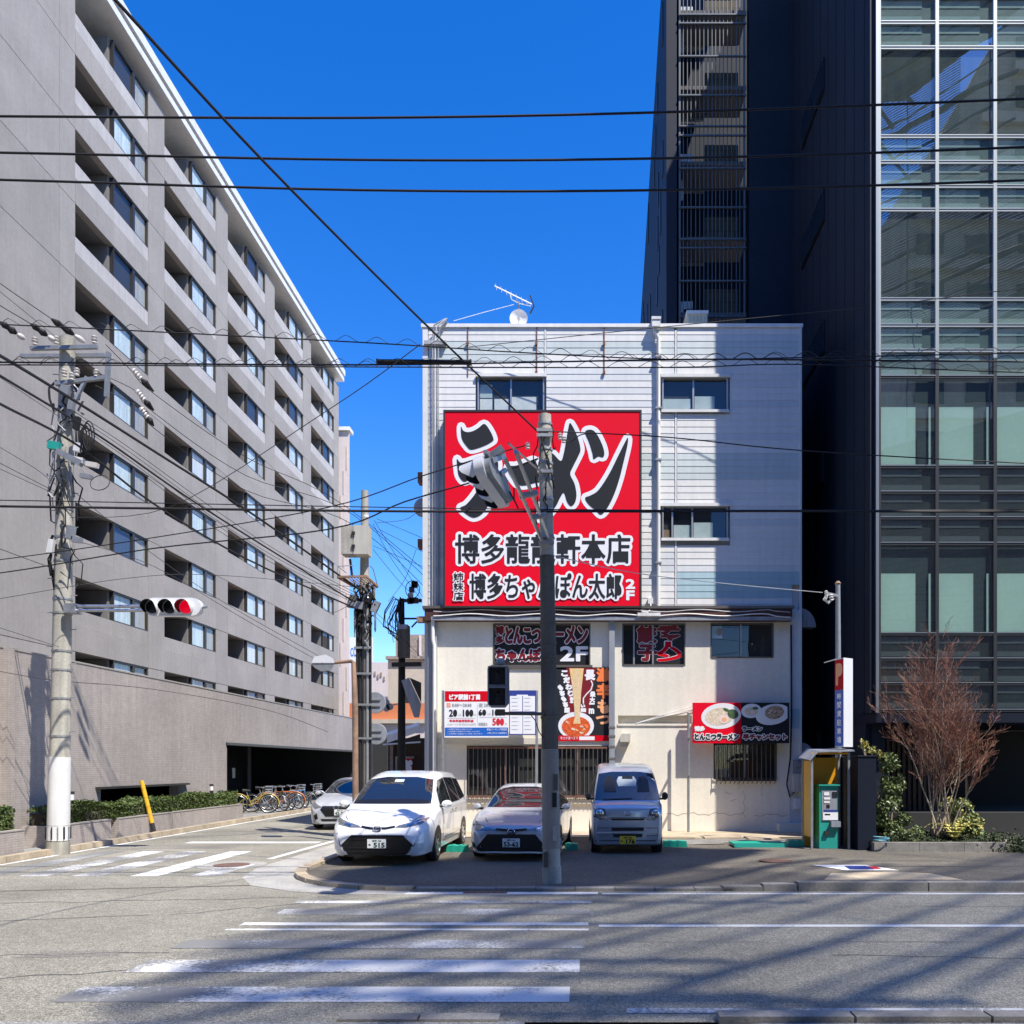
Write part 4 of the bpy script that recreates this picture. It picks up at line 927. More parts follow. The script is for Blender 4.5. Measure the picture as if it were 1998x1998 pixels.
def hedge(y0, y1, lab, z1=.98, seed=3):
    rnd = random.Random(seed); pts = []; L = y1-y0
    o = thing('hedge', lab, 'hedge', (XF-.45, y0, .45), group='clipped hedge along the left kerb')
    for _ in range(int(L*1500)):
        f = rnd.random(); y = rnd.uniform(.02, L-.02)
        ht = (z1-.5)+.05*math.sin(y*2.1+seed)+.03*math.sin(y*5.3)+rnd.gauss(0, .02)
        if f < .45: x, z = .27+rnd.gauss(0, .02)+.02*math.sin(y*3), rnd.uniform(.12, ht)
        elif f < .85: x, z = rnd.uniform(-.36, .29), ht+rnd.gauss(0, .02)
        else: x, z = rnd.uniform(-.36, .28), rnd.uniform(.1, ht)
        pts.append((x, y, z))
    leaf_mass(pts, 'leaf_hedge', .085, 'leaves', o, seed)
    boxo('branch_core', 'soil', -.3, .27, .1, L-.1, .02, z1-.62, o)
hedge(11.6, 17.1, 'clipped green hedge at the left picture edge beside the utility pole', 1.0, 3); hedge(18.4, 28.2, 'long clipped green hedge between the utility pole and the bicycles', .98, 5)
# yellow guy-wire guard
gg = thing('guy_guard', 'leaning yellow and black pipe guard at the kerb of the planter', 'guy wire guard', W(305, 1640, 22.2))
ga, gb = W(305, 1639, 22.2), W(276, 1523, 22.2); ga.x = gg.location.x
for i in range(7):
    p = ga.lerp(gb, i/7); q = ga.lerp(gb, (i+1)/7-.004); world_part('guard_section', MB().cyl(p, q, .055, n=10), 'yellow' if i not in (1,) else 'black_rubber', gg)
# ================================================================ BACKGROUND BUILDINGS
def bbox(name, lab, m, px0, px1, py0, py1, Y, depth, extra=None):
    a = W(px0, py1, Y); b = W(px1, py0, Y); sk = (b.x/Y)*depth
    o = thing(name, lab, 'building', ((a.x+b.x)/2, Y, 0))
    mb = MB(); z0 = min(0, a.z) if py1 > 1480 else a.z
    mb.prism([(a.x, 0), (b.x, 0), (b.x+sk, depth), (a.x+sk, depth)], lambda x, y: (x, Y+y, 0), lambda x, y: (x, Y+y, b.z))
    world_part('wall', mb, m, o); return o
o = bbox('office_building', 'narrow pale pink building edge right beyond the grey tower', 'bld_pink', 625, 682, 836, 1500, 68.6, 10)
for i in range(12): world_part('wall_joint', MB().box(W(664+(i % 3)*6, 0, 68.55).x-.02, W(664+(i % 3)*6, 0, 68.55).x+.02, 68.55, 68.6, 4+i*2, 5.9+i*2), 'bld_beige', o)
world_part('roof_edge', MB().box(W(640, 0, 68.5).x, W(683, 0, 68.5).x, 68.4, 69.5, W(0, 840, 68.5).z, W(0, 833, 68.5).z), 'white_coping', o)
o = bbox('sign_building', 'white building top with blue oval lettering seen between tower and pole', 'bld_white', 678, 728, 1243, 1500, 96, 10)
place_glyph(o, 'lettering', 'COO', 'ink_blue', (684, 1264, 703, 1280), 95.95)
o = bbox('cream_building', 'cream building with a sloped roof edge behind the street poles', 'bld_pink', 684, 775, 1292, 1500, 84, 8)
for p, q in ((730, 1310), (736, 1316), (742, 1312), (748, 1320)): world_part('window', MB().box(W(p, 0, 83.95).x, W(p+3, 0, 83.95).x, 83.9, 84, W(0, q+8, 84).z, W(0, q, 84).z), 'bld_tile', o)
o = bbox('beige_building', 'beige building with flat cornice left of the restaurant wall', 'bld_beige', 757, 850, 1287, 1500, 62, 8)
world_part('cornice', MB().box(W(754, 0, 62).x, W(850, 0, 62).x, 61.7, 62.3, W(0, 1287, 62).z, W(0, 1281, 62).z), 'bld_tile', o)
world_part('window', MB().box(W(785, 0, 62).x, W(800, 0, 62).x, 61.9, 61.99, W(0, 1372, 62).z, W(0, 1352, 62).z), 'frame_dark', o)
o = bbox('tiled_tower', 'speckled brown tiled tower above the beige cornice', 'bld_tile', 772, 850, 1238, 1500, 74, 8)
world_part('quoin', MB().box(W(818, 0, 73.9).x, W(822, 0, 73.9).x, 73.8, 73.99, 5, W(0, 1240, 74).z), 'bld_pink', o)
o = bbox('orange_shop', 'low shop building with an orange facade band and dark entrance', 'bld_orange', 682, 835, 1372, 1500, 50, 6)
a_ = W(682, 1500, 50); b_ = W(835, 1408, 50)
world_part('cornice', MB().box(W(680, 0, 49.8).x, W(835, 0, 49.8).x, 49.6, 50.2, W(0, 1412, 50).z, W(0, 1404, 50).z), 'bld_beige', o)
world_part('ground_floor', MB().box(W(682, 0, 49.9).x, W(835, 0, 49.9).x, 49.85, 50, 0, W(0, 1413, 50).z), 'bld_pink', o)
world_part('entrance', MB().box(W(728, 0, 49.8).x, W(757, 0, 49.8).x, 49.7, 49.84, 0, W(0, 1432, 49.8).z), 'interior_dark', o)
world_part('window', MB().box(W(696, 0, 49.9).x, W(701, 0, 49.9).x, 49.8, 49.9, W(0, 1402, 49.9).z, W(0, 1388, 49.9).z), 'frame_dark', o)
# pub entrance on the side street
o = bbox('pub', 'dark wooden pub on the side street behind the white minivan', 'brown_slat', 757, 832, 1440, 1500, 30, 5)
YP = 29.9
world_part('post', MB().box(W(762, 0, YP).x, W(768, 0, YP).x, YP-.1, YP, 0, W(0, 1450, YP).z), 'bld_tile', o)
world_part('door_frame', MB().box(W(772, 0, YP).x, W(808, 0, YP).x, YP-.06, YP, W(0, 1480, YP).z, W(0, 1476, YP).z).box(W(772, 0, YP).x, W(775, 0, YP).x, YP-.06, YP, 0, W(0, 1480, YP).z), 'pipe_grey', o)
world_part('awning', MB().prism([(755, 1435), (818, 1415), (818, 1428), (755, 1450)], lambda p, q: W(p, q, 29), lambda p, q: W(p, q-6, 29.8)), 'white_coping', o)
world_part('awning_soffit', MB().prism([(757, 1452), (820, 1432), (820, 1446), (790, 1450)], lambda p, q: W(p, q, 29.2), lambda p, q: W(p, q, 29.75)), 'frame_dark', o)
world_part('awning_light', MB().tube([W(747, 1453, 28.9), W(820, 1448, 28.9)], .03, 6), 'pipe_white', o)
ps = thing('pub_sign', 'small red notice with one white character in the pub doorway', 'sign', W(793, 1512, 29.5))
panel(ps, 'board', (780, 1480, 804, 1512), 29.5, 'sign_red2', .05); place_glyph(ps, 'lettering', '営', 'ink_white', (784, 1484, 803, 1502), 29.48, bold=.03)
ws = thing('wall_speaker_sign', 'tilted dark grey boxed sign hanging beside the restaurant corner', 'sign', W(820, 1420, 23.6))
world_part('case', MB().prism([(783, 1328), (798, 1322), (822, 1374), (818, 1400), (808, 1400)], lambda p, q: W(p, q, 23.6), lambda p, q: W(p, q, 24.1)), 'post_grey', ws)
world_part('case_side', MB().prism([(799, 1322), (822, 1332), (822, 1372)], lambda p, q: W(p, q, 23.62), lambda p, q: W(p, q, 24.1)), 'frame_dark', ws)

# ================================================================ RIGHT GLASS OFFICE
XR, YG = 6.86, 19.5
of = thing('glass_office', 'dark navy office building with a glass curtain wall facade on the right', 'building', (XR, YG, 0))
OO = of.location
def gx(p): return (p-CX)/FOC*YG
def gz(q): return EYE+(HZ-q)/FOC*YG
mull = [1712+i*113.3 for i in range(7)]
mull = [1714, 1827, 1940, 2053, 2166, 2279, 2392]
trans = [1386, 1334, 1286, 1237, 1061, 1011, 961, 911, 736, 685, 636, 585, 411, 365, 318, 268, 95, 46, -4, -56, -230, -282, -334]
YC = 27.4
side = MB().box(XR, XR+.3, YG+.35, YC, 0, 30)
world_part('side_wall', side, 'navy_metal', of)
world_part('corner_column', MB().box(gx(1697), gx(1706), YG-.02, YG+.35, 3.1, 30), 'navy_panel', of)
world_part('corner_column', MB().box(gx(1706.5), gx(1712), YG-.1, YG+.34, 3.1, 30), 'mullion_light', of)
for i in range(10): world_part('cladding_joint', MB().box(XR-.012, XR-.001, YG+.9+i*.75, YG+.915+i*.75, 0, 30), 'slot_black', of)
for z in (10.7, 14.4, 18.1, 21.8):
    w = world_part('side_window', MB().box(XR-.05, XR-.002, 23.7, 26.05, z-.85, z+.05), 'slot_black', of)
    for a, b in ((23.76, 24.8), (24.9, 25.98)):
        world_part('pane', MB().box(XR-.07, XR-.055, a, b, z-.8, z), 'car_glass', of, parent=w)
for i, p in enumerate(mull):
    for za, zb, m in ((gz(1390), gz(700), 'mullion'), (gz(700)+.002, 30, 'frame_sunlit')):
        world_part('mullion', MB().box(gx(p)-.04, gx(p)+.04, YG-.05, YG+.1, za, zb), m, of)
for q in trans+[-510]:
    for i in range(6):
        a, b = gx(mull[i])+.037, gx(mull[i+1])-.037
        unit('transom', 'mullion' if q > 700 else 'frame_sunlit', of, a, b, YG-.04, YG+.015, gz(q)-.04, gz(q)+.04, OO)
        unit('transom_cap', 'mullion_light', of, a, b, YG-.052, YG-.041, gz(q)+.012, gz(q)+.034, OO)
for j in range(len(trans)):
    q0 = trans[j]; q1 = trans[j+1] if j+1 < len(trans) else -510
    big = q0-q1 > 100
    for i in range(6):
        a, b = gx(mull[i])+.037, gx(mull[i+1])-.037; z0, z1_ = gz(q0)+.041, gz(q1)-.041
        pn = unit('pane', 'glass_office', of, a, b, YG-.021, YG-.019, z0, z1_, OO)
        if big:
            lvl = round((q0-1237)/-325)
            if lvl < 2:
                unit('inner_wall', 'inner_teal', of, a, b, YG+.075, YG+.08, z0, z1_, OO)
                L = (b-a)*.64; unit('roller_blind', 'blind', of, a+.02, a+.02+L, YG+.03, YG+.035, z0, z0+(z1_-z0)*(.68), OO)
                unit('roller_blind', 'blind', of, b-.13, b-.07, YG+.03, YG+.035, z0, z0+(z1_-z0)*(.68), OO)
            else: unit('curtain', 'curtain_office', of, a, b, YG+.02, YG+.03, z0, z1_, OO)
        else:
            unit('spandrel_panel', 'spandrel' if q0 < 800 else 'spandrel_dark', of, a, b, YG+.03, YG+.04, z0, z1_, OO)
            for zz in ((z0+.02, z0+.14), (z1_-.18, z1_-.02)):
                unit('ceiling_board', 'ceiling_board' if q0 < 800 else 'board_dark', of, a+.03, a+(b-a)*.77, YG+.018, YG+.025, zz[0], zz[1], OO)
inner = MB()
for k in range(-1, 6): inner.box(gx(1714), gx(2392), YG+.34, YG+6, gz(1237-325*k)-.3-1.6, gz(1237-325*k)-.3)
inner.box(gx(1714), gx(2392), YG+6, YG+6.2, 3.2, 30)
world_part('floor_slab', inner, 'interior_dark', of)
world_part('roof', MB().box(XR, gx(2392), YG, YC, 30.002, 30.4), 'navy_metal', of)
world_part('soffit', MB().box(gx(1706), gx(2392), YG-.14, YG+5, gz(1392)-.22, gz(1392)), 'navy_panel', of)
world_part('ground_floor_wall', MB().box(gx(1700), gx(2392), YG+4.5, YG+4.6, 0, gz(1392)-.23), 'interior_dark', of)
for i in range(16): unit('wall_slat', 'brown_slat', of, gx(1712)+i*.13, gx(1712)+i*.13+.07, YG+1.2, YG+1.28, .2, gz(1400), OO)
world_part('ground_floor_pier', MB().box(gx(1700), gx(1712), YG+.4, YG+1.4, 0, gz(1392)-.23), 'navy_panel', of)
world_part('entrance_screen', MB().box(gx(1895), gx(1899), YG+.3, YG+.36, 0, gz(1392)-.23).box(gx(1960), gx(2080), YG+.9, YG+.95, gz(1402), gz(1398)), 'frame_dark', of)
world_part('entrance_floor', MB().box(gx(1930), gx(2100), YG-.3, YG+2, .125, .14), 'kerb_concrete', of)
# navy stair tower behind
st = thing('stair_tower', 'dark navy tower with an open caged stair rising behind the white shop', 'building', (2.76, YC, 0))
X0s = 2.76
back = [(YC, 0), (39.6, 0), (39.6, 22.6), (29.4, 28.6), (YC, 30)]
world_part('wall', MB().prism(back, lambda y, z: (X0s, y, z), lambda y, z: (X0s+.4, y, z)).box(X0s+.4, 3.1, YC, YC+.35, 0, 30).box(5.45, XR+.3, YC, YC+.35, 0, 30).box(X0s+.4, XR+.3, YC+3.2, YC+3.5, 0, 34).box(X0s+.4, XR+.3, YC+.4, YC+3.2, 33.7, 34), 'navy_metal', st)
rnd = random.Random(4)
for k in range(46):
    y = rnd.uniform(YC+.5, 38.5); z = rnd.uniform(12.5, 27.5); h = rnd.uniform(.9, 1.6)
    if z+h > 22.4+(39.6-y)*.588-.3: continue
    world_part('slot_window', MB().box(X0s-.03, X0s-.002, y, y+.28, z, z+h), 'slot_black', st)
cage = MB()
gp = lambda p: (p-CX)/FOC*YC
zq = lambda q: EYE+(HZ-q)/FOC*YC
for i, p in enumerate((1326, 1333, 1341, 1348, 1357, 1365, 1373, 1381, 1389, 1396, 1404, 1411, 1419, 1427, 1436, 1443, 1452)):
    r_ = .03 if p in (1326, 1452) else .012; world_part('cage_bar', MB().box(gp(p)-r_, gp(p)+r_, YC-.05, YC-.05+2*r_, 12.5, 30), 'cage_steel', st)
for q in (33, 50, 114, 190, 250, 268, 332, 408, 470, 487, 551, 620): world_part('cage_rail', MB().box(gp(1325), gp(1455), YC-.11, YC-.051, zq(q)-.02, zq(q)+.02), 'cage_steel', st)
for k in range(5):
    zf = zq(600-149*k*1.0)
    world_part('landing', MB().box(3.12, 5.42, YC+.3, YC+1.5, zf-.12, zf), 'joint_dark', st)
    world_part('tiled_wall', MB().box(4.25, 5.4, YC+1.6, YC+1.7, zf+.02, zf+1.5), 'tile_beige', st)
    world_part('stair_flight', MB().prism([(YC+1.5, zf), (YC+1.5, zf-.25), (YC+3.1, zf+.95), (YC+3.1, zf+1.2)], lambda y, z: (3.2, y, z), lambda y, z: (4.2, y, z)), 'steel_dull', st)
    world_part('stair_landing_light', MB().box(3.35, 3.75, YC+1.0, YC+1.05, zf+.5, zf+.75).box(3.35, 3.45, YC+1.0, YC+1.05, zf-.8, zf+.5), 'pipe_white', st) if k % 2 == 0 else None
# ================================================================ POLES, SIGNALS, WIRES
def ring(mb, c, r, h=.05, n=14): return mb.lathe([(r, -h/2), (r+.012, -h/2), (r+.012, h/2), (r, h/2)], c, n=n)
# ---- left utility pole
PY_ = 17.8
lpole = thing('utility_pole', 'utility pole crowded with wires and crossarms, its white foot at the left kerb', 'utility pole', W(113, 1667, PY_), group=None)
lpole.location.z = 0
LB = Vector((lpole.location.x, PY_, 0)); LT = W(132, 660, PY_)
LPz = lambda z: LB.lerp(LT, z/LT.z)
rad = lambda z: .205-.0055*z
def psec(name, m, z0, z1, dr=0): world_part(name, MB().tube([LPz(z0), LPz((z0+z1)/2), LPz(z1)], [rad(z0)+dr, rad((z0+z1)/2)+dr, rad(z1)+dr], 20), m, lpole, 40)
psec('shaft', 'pole_concrete', 0, LT.z); psec('foot_collar', 'pole_concrete', 0, .28, .02); psec('white_sleeve', 'pole_white', .62, 2.06, .012); psec('lattice_sleeve', 'pole_white', .3, .61, .014)
for i in range(12):
    t = 2*math.pi*i/12; c = LPz(.46); r = rad(.4)+.018
    world_part('sleeve_mark', MB().bar(c+Vector((r*math.cos(t), r*math.sin(t), -.13)), c+Vector((r*math.cos(t), r*math.sin(t), .13)), .045, .012), 'ink_black' if i % 2 else 'steel_dull', lpole)
for z in (2.5, 3.3, 3.9, 4.3, 5.1, 5.4, 6.2, 6.7, 7.3, 7.6, 8.3, 9.4, 9.9): world_part('band', ring(MB(), tuple(LPz(z)), rad(z)+.002, .04), 'galv', lpole)
for i in range(22):
    z = 2.6+i*.36; s = -1 if i % 2 else 1; world_part('step_bolt', MB().cyl(LPz(z)+Vector((s*rad(z), 0, 0)), LPz(z)+Vector((s*(rad(z)+.14), -.02, 0)), .01, n=5), 'steel_dull', lpole)
def arm(root, name, a, b, w=.075, m='galv', h=None): return world_part(name, MB().bar(a, b, w, h), m, root)
Lp = lambda p, q, d=0: W(p, q, PY_+d)
arm(lpole, 'crossarm', Lp(60, 680, -.2), Lp(190, 677, -.2)); arm(lpole, 'crossarm', Lp(40, 695, .2), Lp(205, 694, .2))
arm(lpole, 'crossarm', Lp(108, 749, -.25), Lp(208, 736, -.25)); arm(lpole, 'arm_brace', Lp(170, 735, -.25), Lp(117, 842, -.2), .06, 'post_grey'); arm(lpole, 'drop_arm', Lp(212, 688, -.25), Lp(208, 775, -.25), .11, 'galv', .06)
arm(lpole, 'crossarm', Lp(112, 880, -.28), Lp(160, 905, -.28), .12)
def insul(root, c, s=1.0): world_part('insulator', MB().lathe([(.02*s, -.07*s), (.05*s, -.06*s), (.03*s, -.03*s), (.06*s, 0), (.035*s, .02*s), (.055*s, .05*s), (.02*s, .08*s)], tuple(c), n=10), 'porcelain', root, 50)
for p, q, d in ((68, 666, -.2), (110, 664, -.2), (184, 663, -.2), (122, 685, .2), (150, 726, -.25), (188, 729, -.25), (125, 728, -.3), (140, 735, -.3)): insul(lpole, Lp(p, q, d), 1.1)
# wire clutter strapped on the shaft
rnd = random.Random(11)
for i in range(26):
    z = rnd.uniform(6.3, 10); a = LPz(z); t0 = rnd.uniform(3.4, 6.0); r = rad(z)+.03
    pts = [a+Vector((r*math.cos(t0), r*math.sin(t0), 0))]
    for k in range(1, 6): t0 += rnd.uniform(-.5, .5); pts.append(a+Vector(((r+rnd.uniform(0, .2))*math.cos(t0), (r+rnd.uniform(0, .12))*math.sin(t0), -k*rnd.uniform(.1, .22))))
    world_part('jumper_wire', MB().tube(pts, rnd.choice([.012, .016, .024]), 5), rnd.choice(['cable_black', 'cable_black', 'cable_thin', 'steel_dull']), lpole)
for p, q, w_, h_, m in ((106, 868, 22, 14, 'teal'), (150, 895, 26, 10, 'pipe_white'), (168, 928, 20, 8, 'signal_grey'), (152, 872, 12, 16, 'signal_white'), (180, 905, 22, 9, 'porcelain'), (140, 788, 10, 22, 'signal_grey'), (128, 760, 16, 18, 'signal_grey'), (150, 825, 9, 24, 'cable_black'), (138, 1038, 14, 26, 'steel_dull'), (100, 1065, 10, 26, 'pipe_white'), (150, 1052, 18, 10, 'steel_dull')):
    c = Lp(p, q, -.28); w2 = w_/92/2; h2 = h_/92/2
    world_part('junction_box', MB().bar(c+Vector((-w2, 0, 0)), c+Vector((w2, 0, -w2*.35)), .1, h2*2), m, lpole)
for k in range(4):
    c = Lp(163+5*k, 862-3*k, -.3); world_part('cable_coil', MB().tube([c+Vector((.13*math.cos(t)*(.6+.1*k), -.03*k, .3*math.sin(t))) for t in (2*math.pi*j/16 for j in range(16))], .014, 5, closed=True), 'cable_black', lpole)
c = Lp(195, 942, -.5); world_part('cable_coil', MB().tube([c+Vector((.2*math.cos(t), .05*math.sin(t), .17*math.sin(t))) for t in (2*math.pi*j/16 for j in range(16))], .01, 5, closed=True), 'cable_thin', lpole)
# ---- three lamp signal on its arm
ts = thing('traffic_light', 'horizontal three lamp traffic light showing red on the left utility pole', 'traffic light', W(120, 1186, PY_))
S = lambda p, q, d=0: W(p, q, PY_-.25+d)
world_part('arm', MB().tube([S(125, 1183), S(290, 1183)], .035, 8).tube([S(125, 1191), S(290, 1191)], .035, 8), 'steel', ts, 40)
world_part('pole_clamp', MB().box(*sorted((S(128, 0).x, S(150, 0).x)), S(0, 0).y-.06, S(0, 0).y+.2, S(0, 1196).z, S(0, 1178).z), 'steel_dull', ts)
yy = S(0, 0).y-.1; q0, q1 = S(0, 1203).z, S(0, 1168).z; zc = (q0+q1)/2; hr = (q1-q0)/2
xa, xb = S(287, 0).x, S(396, 0).x
prof = [(xa+hr*.9-hr*.9*math.sin(t), zc+hr*math.cos(t)) for t in (math.pi*i/8 for i in range(9))]+[(xb-hr+hr*math.sin(t), zc-hr*math.cos(t)) for t in (math.pi*i/8 for i in range(9))]
world_part('housing', MB().prism(prof, lambda x, z: (x, yy, z), lambda x, z: (x, yy+.16, z)), 'signal_white', ts, 40)
world_part('end_bolt', MB().cyl((xb+.001, yy+.08, zc), (xb+.1, yy+.08, zc+.02), .035, n=8), 'steel_dull', ts)
for i, p in enumerate((302, 336, 368)):
    c = S(p, 1186); c.y = yy
    hd = MB(); n = 14; r = .155
    for k in range(n+1):
        t = math.pi*(-.22+1.44*k/n); e_ = min(1, min(k, n-k)/2.5); hd.v += [(c.x+r*math.cos(t), c.y-.002, c.z+r*math.sin(t)), (c.x+r*1.02*math.cos(t), c.y-.06-.16*e_, c.z+r*1.02*math.sin(t)-.03)]
    hd.f += [(2*k, 2*k+1, 2*k+3, 2*k+2) for k in range(n)]
    L = world_part('lens', MB().lathe([(0, -.02), (.1, -.012), (.14, -.001)], tuple(c), 'Y', 22), 'lens_red' if i == 2 else 'lens_dark', ts, 50, label='lit red lamp' if i == 2 else 'unlit dark lamp')
    hi = MB(); hi.v = [(c.x+(x-c.x)*.97, y, c.z+(z-c.z)*.97) for x, y, z in hd.v]; hi.f = list(hd.f)
    world_part('visor', hd, 'signal_white', ts, 50); world_part('visor_lining', hi, 'car_black', ts, 50)
# ---- centre pole
CY = 13.3
cp = thing('concrete_pole', 'tall thin concrete pole standing on the pavement edge in front of the red shop sign', 'utility pole', W(1077, 1722, CY)); cp.location.z = .03
CB = cp.location.copy(); CT = W(1063, 810, CY)
CPz = lambda z: CB.lerp(CT, (z-.03)/(CT.z-.03)); crad = lambda z: .142-.0058*z
def csec(name, m, z0, z1, dr=0): world_part(name, MB().tube([CPz(z0), CPz((z0+z1)/2), CPz(z1)], [crad(z0)+dr, crad((z0+z1)/2)+dr, crad(z1)+dr], 20), m, cp, 40)
zc_ = lambda q: EYE+(HZ-q)/FOC*CY
csec('shaft', 'pole_concrete', .03, CT.z); csec('shade_skin', 'pole_dark', zc_(1462), zc_(1085), .004); csec('foot_wrap', 'pole_wrap', zc_(1655), zc_(1463), .006); csec('foot_base', 'pole_concrete', .03, zc_(1690), .01)  # dark middle skin is shade on the pole, put into its colour
for q in (828, 878, 905, 935, 975, 995, 1215, 1255, 1282, 1292, 1392, 1400): world_part('band', ring(MB(), tuple(CPz(zc_(q))), crad(zc_(q))+.003, .035), 'steel_dull' if q < 1100 else 'pole_dark', cp)
for q in (845, 855, 925, 1050, 1062): world_part('bracket', MB().box(CPz(zc_(q)).x-.125, CPz(zc_(q)).x+.12, CY-.155, CY-.1, zc_(q+3.5), zc_(q-2.5)), 'steel_dull', cp)
for p, q in ((1030, 870), (1093, 852), (1100, 858)): insul(cp, W(p, q, CY-.1), .7)
rnd = random.Random(5)
for i in range(9):
    z = rnd.uniform(zc_(960), zc_(830)); a = CPz(z); t0 = rnd.uniform(3.2, 5.6); pts = []
    for k in range(5): t0 += rnd.uniform(-.4, .4); pts.append(a+Vector(((crad(z)+rnd.uniform(.01, .09))*math.cos(t0), (crad(z)+rnd.uniform(.02, .06))*math.sin(t0), -k*rnd.uniform(.07, .14))))
    world_part('jumper_wire', MB().tube(pts, .01, 5), 'cable_black', cp)
world_part('downlead', MB().tube([CPz(zc_(840))+Vector((-.1, -.12, 0)), CPz(zc_(880))+Vector((-.02, -.15, 0)), CPz(zc_(935))+Vector((.1, -.13, 0)), CPz(zc_(955))+Vector((.13, -.05, 0))], .013, 6), 'cable_black', cp)
for q, m in ((1560, 'ink_black'), (1625, 'steel_dull')): world_part('tag', MB().box(CPz(zc_(q)).x+.03, CPz(zc_(q)).x+.1, CY-.16, CY-.14, zc_(q+14), zc_(q-14)), m, cp)
for px0, q0, q1 in ((1084, 1510, 1542), (1065, 1660, 1690)): world_part('sticker_frame', MB().box(W(px0-4, 0, CY).x, W(px0+5, 0, CY).x, CY-.165, CY-.15, zc_(q1), zc_(q0)), 'pole_dark', cp)
# ---- vehicle signal seen from the side, on a double arm of the centre pole
vs_ = thing('traffic_light', 'white traffic light seen from its side on a slanted double arm before the red sign', 'traffic light', CPz(5.42))
tip = W(983, 890, 10.35); tip2 = W(992, 884, 10.4); at = CPz(5.4)
world_part('arm', MB().tube([at+Vector((-.06, -.1, 0)), tip], .029, 8), 'steel', vs_, 40); world_part('arm', MB().tube([at+Vector((.05, -.12, .03)), tip2+Vector((.09, 0, .02))], .029, 8), 'steel', vs_, 40)
world_part('stay_rod', MB().tube([tip2+Vector((0, 0, .12)), CPz(zc_(928))+Vector((-.05, -.12, 0))], .014, 6), 'steel', vs_)
for t in (.35, .6): world_part('arm_tie', MB().bar(at.lerp(tip, t)+Vector((-.06, 0, 0)), at.lerp(tip2, t)+Vector((.16, 0, .03)), .07), 'steel_dull', vs_)
H0 = W(936, 903, 9.95); H1 = W(994, 985, 11.1); hd_ = (H1-H0).normalized(); H1 = H0+hd_*1.25; fd = Vector((-1, -.25, -.12)); fd = (fd-hd_*fd.dot(hd_)).normalized(); ud = hd_.cross(fd)
if ud.z < 0: ud = -ud
KS = .84
loc = lambda a, f, u: H0+(hd_*a+fd*f+ud*u)*KS
prof = [(.17-.17*math.sin(t), .17*math.cos(t)) for t in (math.pi*i/8 for i in range(9))]+[(1.08+.17*math.sin(t), -.17*math.cos(t)) for t in (math.pi*i/8 for i in range(9))]
world_part('housing', MB().prism(prof, lambda a, u: loc(a, .1, u), lambda a, u: loc(a, -.04, u)), 'signal_white', vs_, 40)
world_part('back_cover', MB().prism([(a*.9+.06, u*.82) for a, u in prof], lambda a, u: loc(a, -.042, u), lambda a, u: loc(a, -.12, u)), 'galv', vs_, 40)
world_part('hinge', MB().bar(loc(.1, -.08, .2), loc(.45, -.08, .2), .05).bar(loc(.8, -.08, .2), loc(1.1, -.08, .2), .05), 'steel_dull', vs_)
world_part('mount', MB().bar(loc(.2, -.12, .1), tip, .06).bar(loc(.62, -.12, .1), tip+Vector((0, .2, -.1)), .05).bar(loc(.3, -.1, .22), loc(.3, -.3, .3), .08), 'steel_dull', vs_)
for i in range(3):
    ca = .2+i*.425; vm = MB(); n = 14; r = .155
    for k in range(n+1):
        t = math.pi*(-.25+1.5*k/n); vm.v += [tuple(loc(ca+r*math.cos(t), .102, r*math.sin(t))), tuple(loc(ca+r*math.cos(t), .16+.17*min(1, min(k, n-k)/2.5), r*math.sin(t)-.03))]
    vm.f += [(2*k, 2*k+1, 2*k+3, 2*k+2) for k in range(n)]
    vi = MB(); vc = loc(ca, 0, 0); vi.f = list(vm.f)
    for q_ in vm.v: w_ = Vector(q_)-vc; w_ -= fd*w_.dot(fd); vi.v.append(tuple(Vector(q_)-w_*.03))
    world_part('visor', vm, 'signal_white', vs_, 50); world_part('visor_lining', vi, 'car_black', vs_, 50)
    lm = MB(); lm.v = [tuple(loc(ca+.14*math.cos(t), .104, .14*math.sin(t))) for t in (2*math.pi*j/18 for j in range(18))]; lm.f = [tuple(range(18))]; world_part('lens', lm, 'lens_dark', vs_)
world_part('signal_cable', MB().tube([loc(1.0, -.13, 0), loc(1.1, -.2, -.25), W(1003, 975, 10.9), tip+Vector((.1, .3, -.3))], .01, 5), 'cable_black', vs_)
# ---- pedestrian signal
pp = thing('pedestrian_signal', 'grey two lens pedestrian signal, unlit, on a short arm of the centre pole', 'pedestrian light', W(1062, 1396, CY))
YPs = CY-.12
S2 = lambda p, q, d=0: W(p, q, YPs+d)
world_part('arm', MB().tube([S2(1062, 1393), S2(968, 1392)], .026, 8).box(S2(967, 0).x, S2(985, 0).x, YPs-.04, YPs+.06, S2(0, 1396).z, S2(0, 1384).z).tube([S2(1062, 1283), S2(975, 1290)], .012, 6), 'pole_dark', pp)
a = S2(951, 1382); b = S2(994, 1299)
oc = [(951, 1304), (955, 1299), (990, 1299), (994, 1304), (994, 1372), (986, 1381), (959, 1381), (951, 1372)]
world_part('housing', MB().prism(oc, lambda p, q: S2(p, q, -.12), lambda p, q: S2(p, q, .1)), 'signal_grey', pp, 30)
world_part('top_knob', MB().lathe([(.07, 0), (.08, .04), (.04, .1)], tuple(S2(976, 1297)), n=10), 'signal_grey', pp)
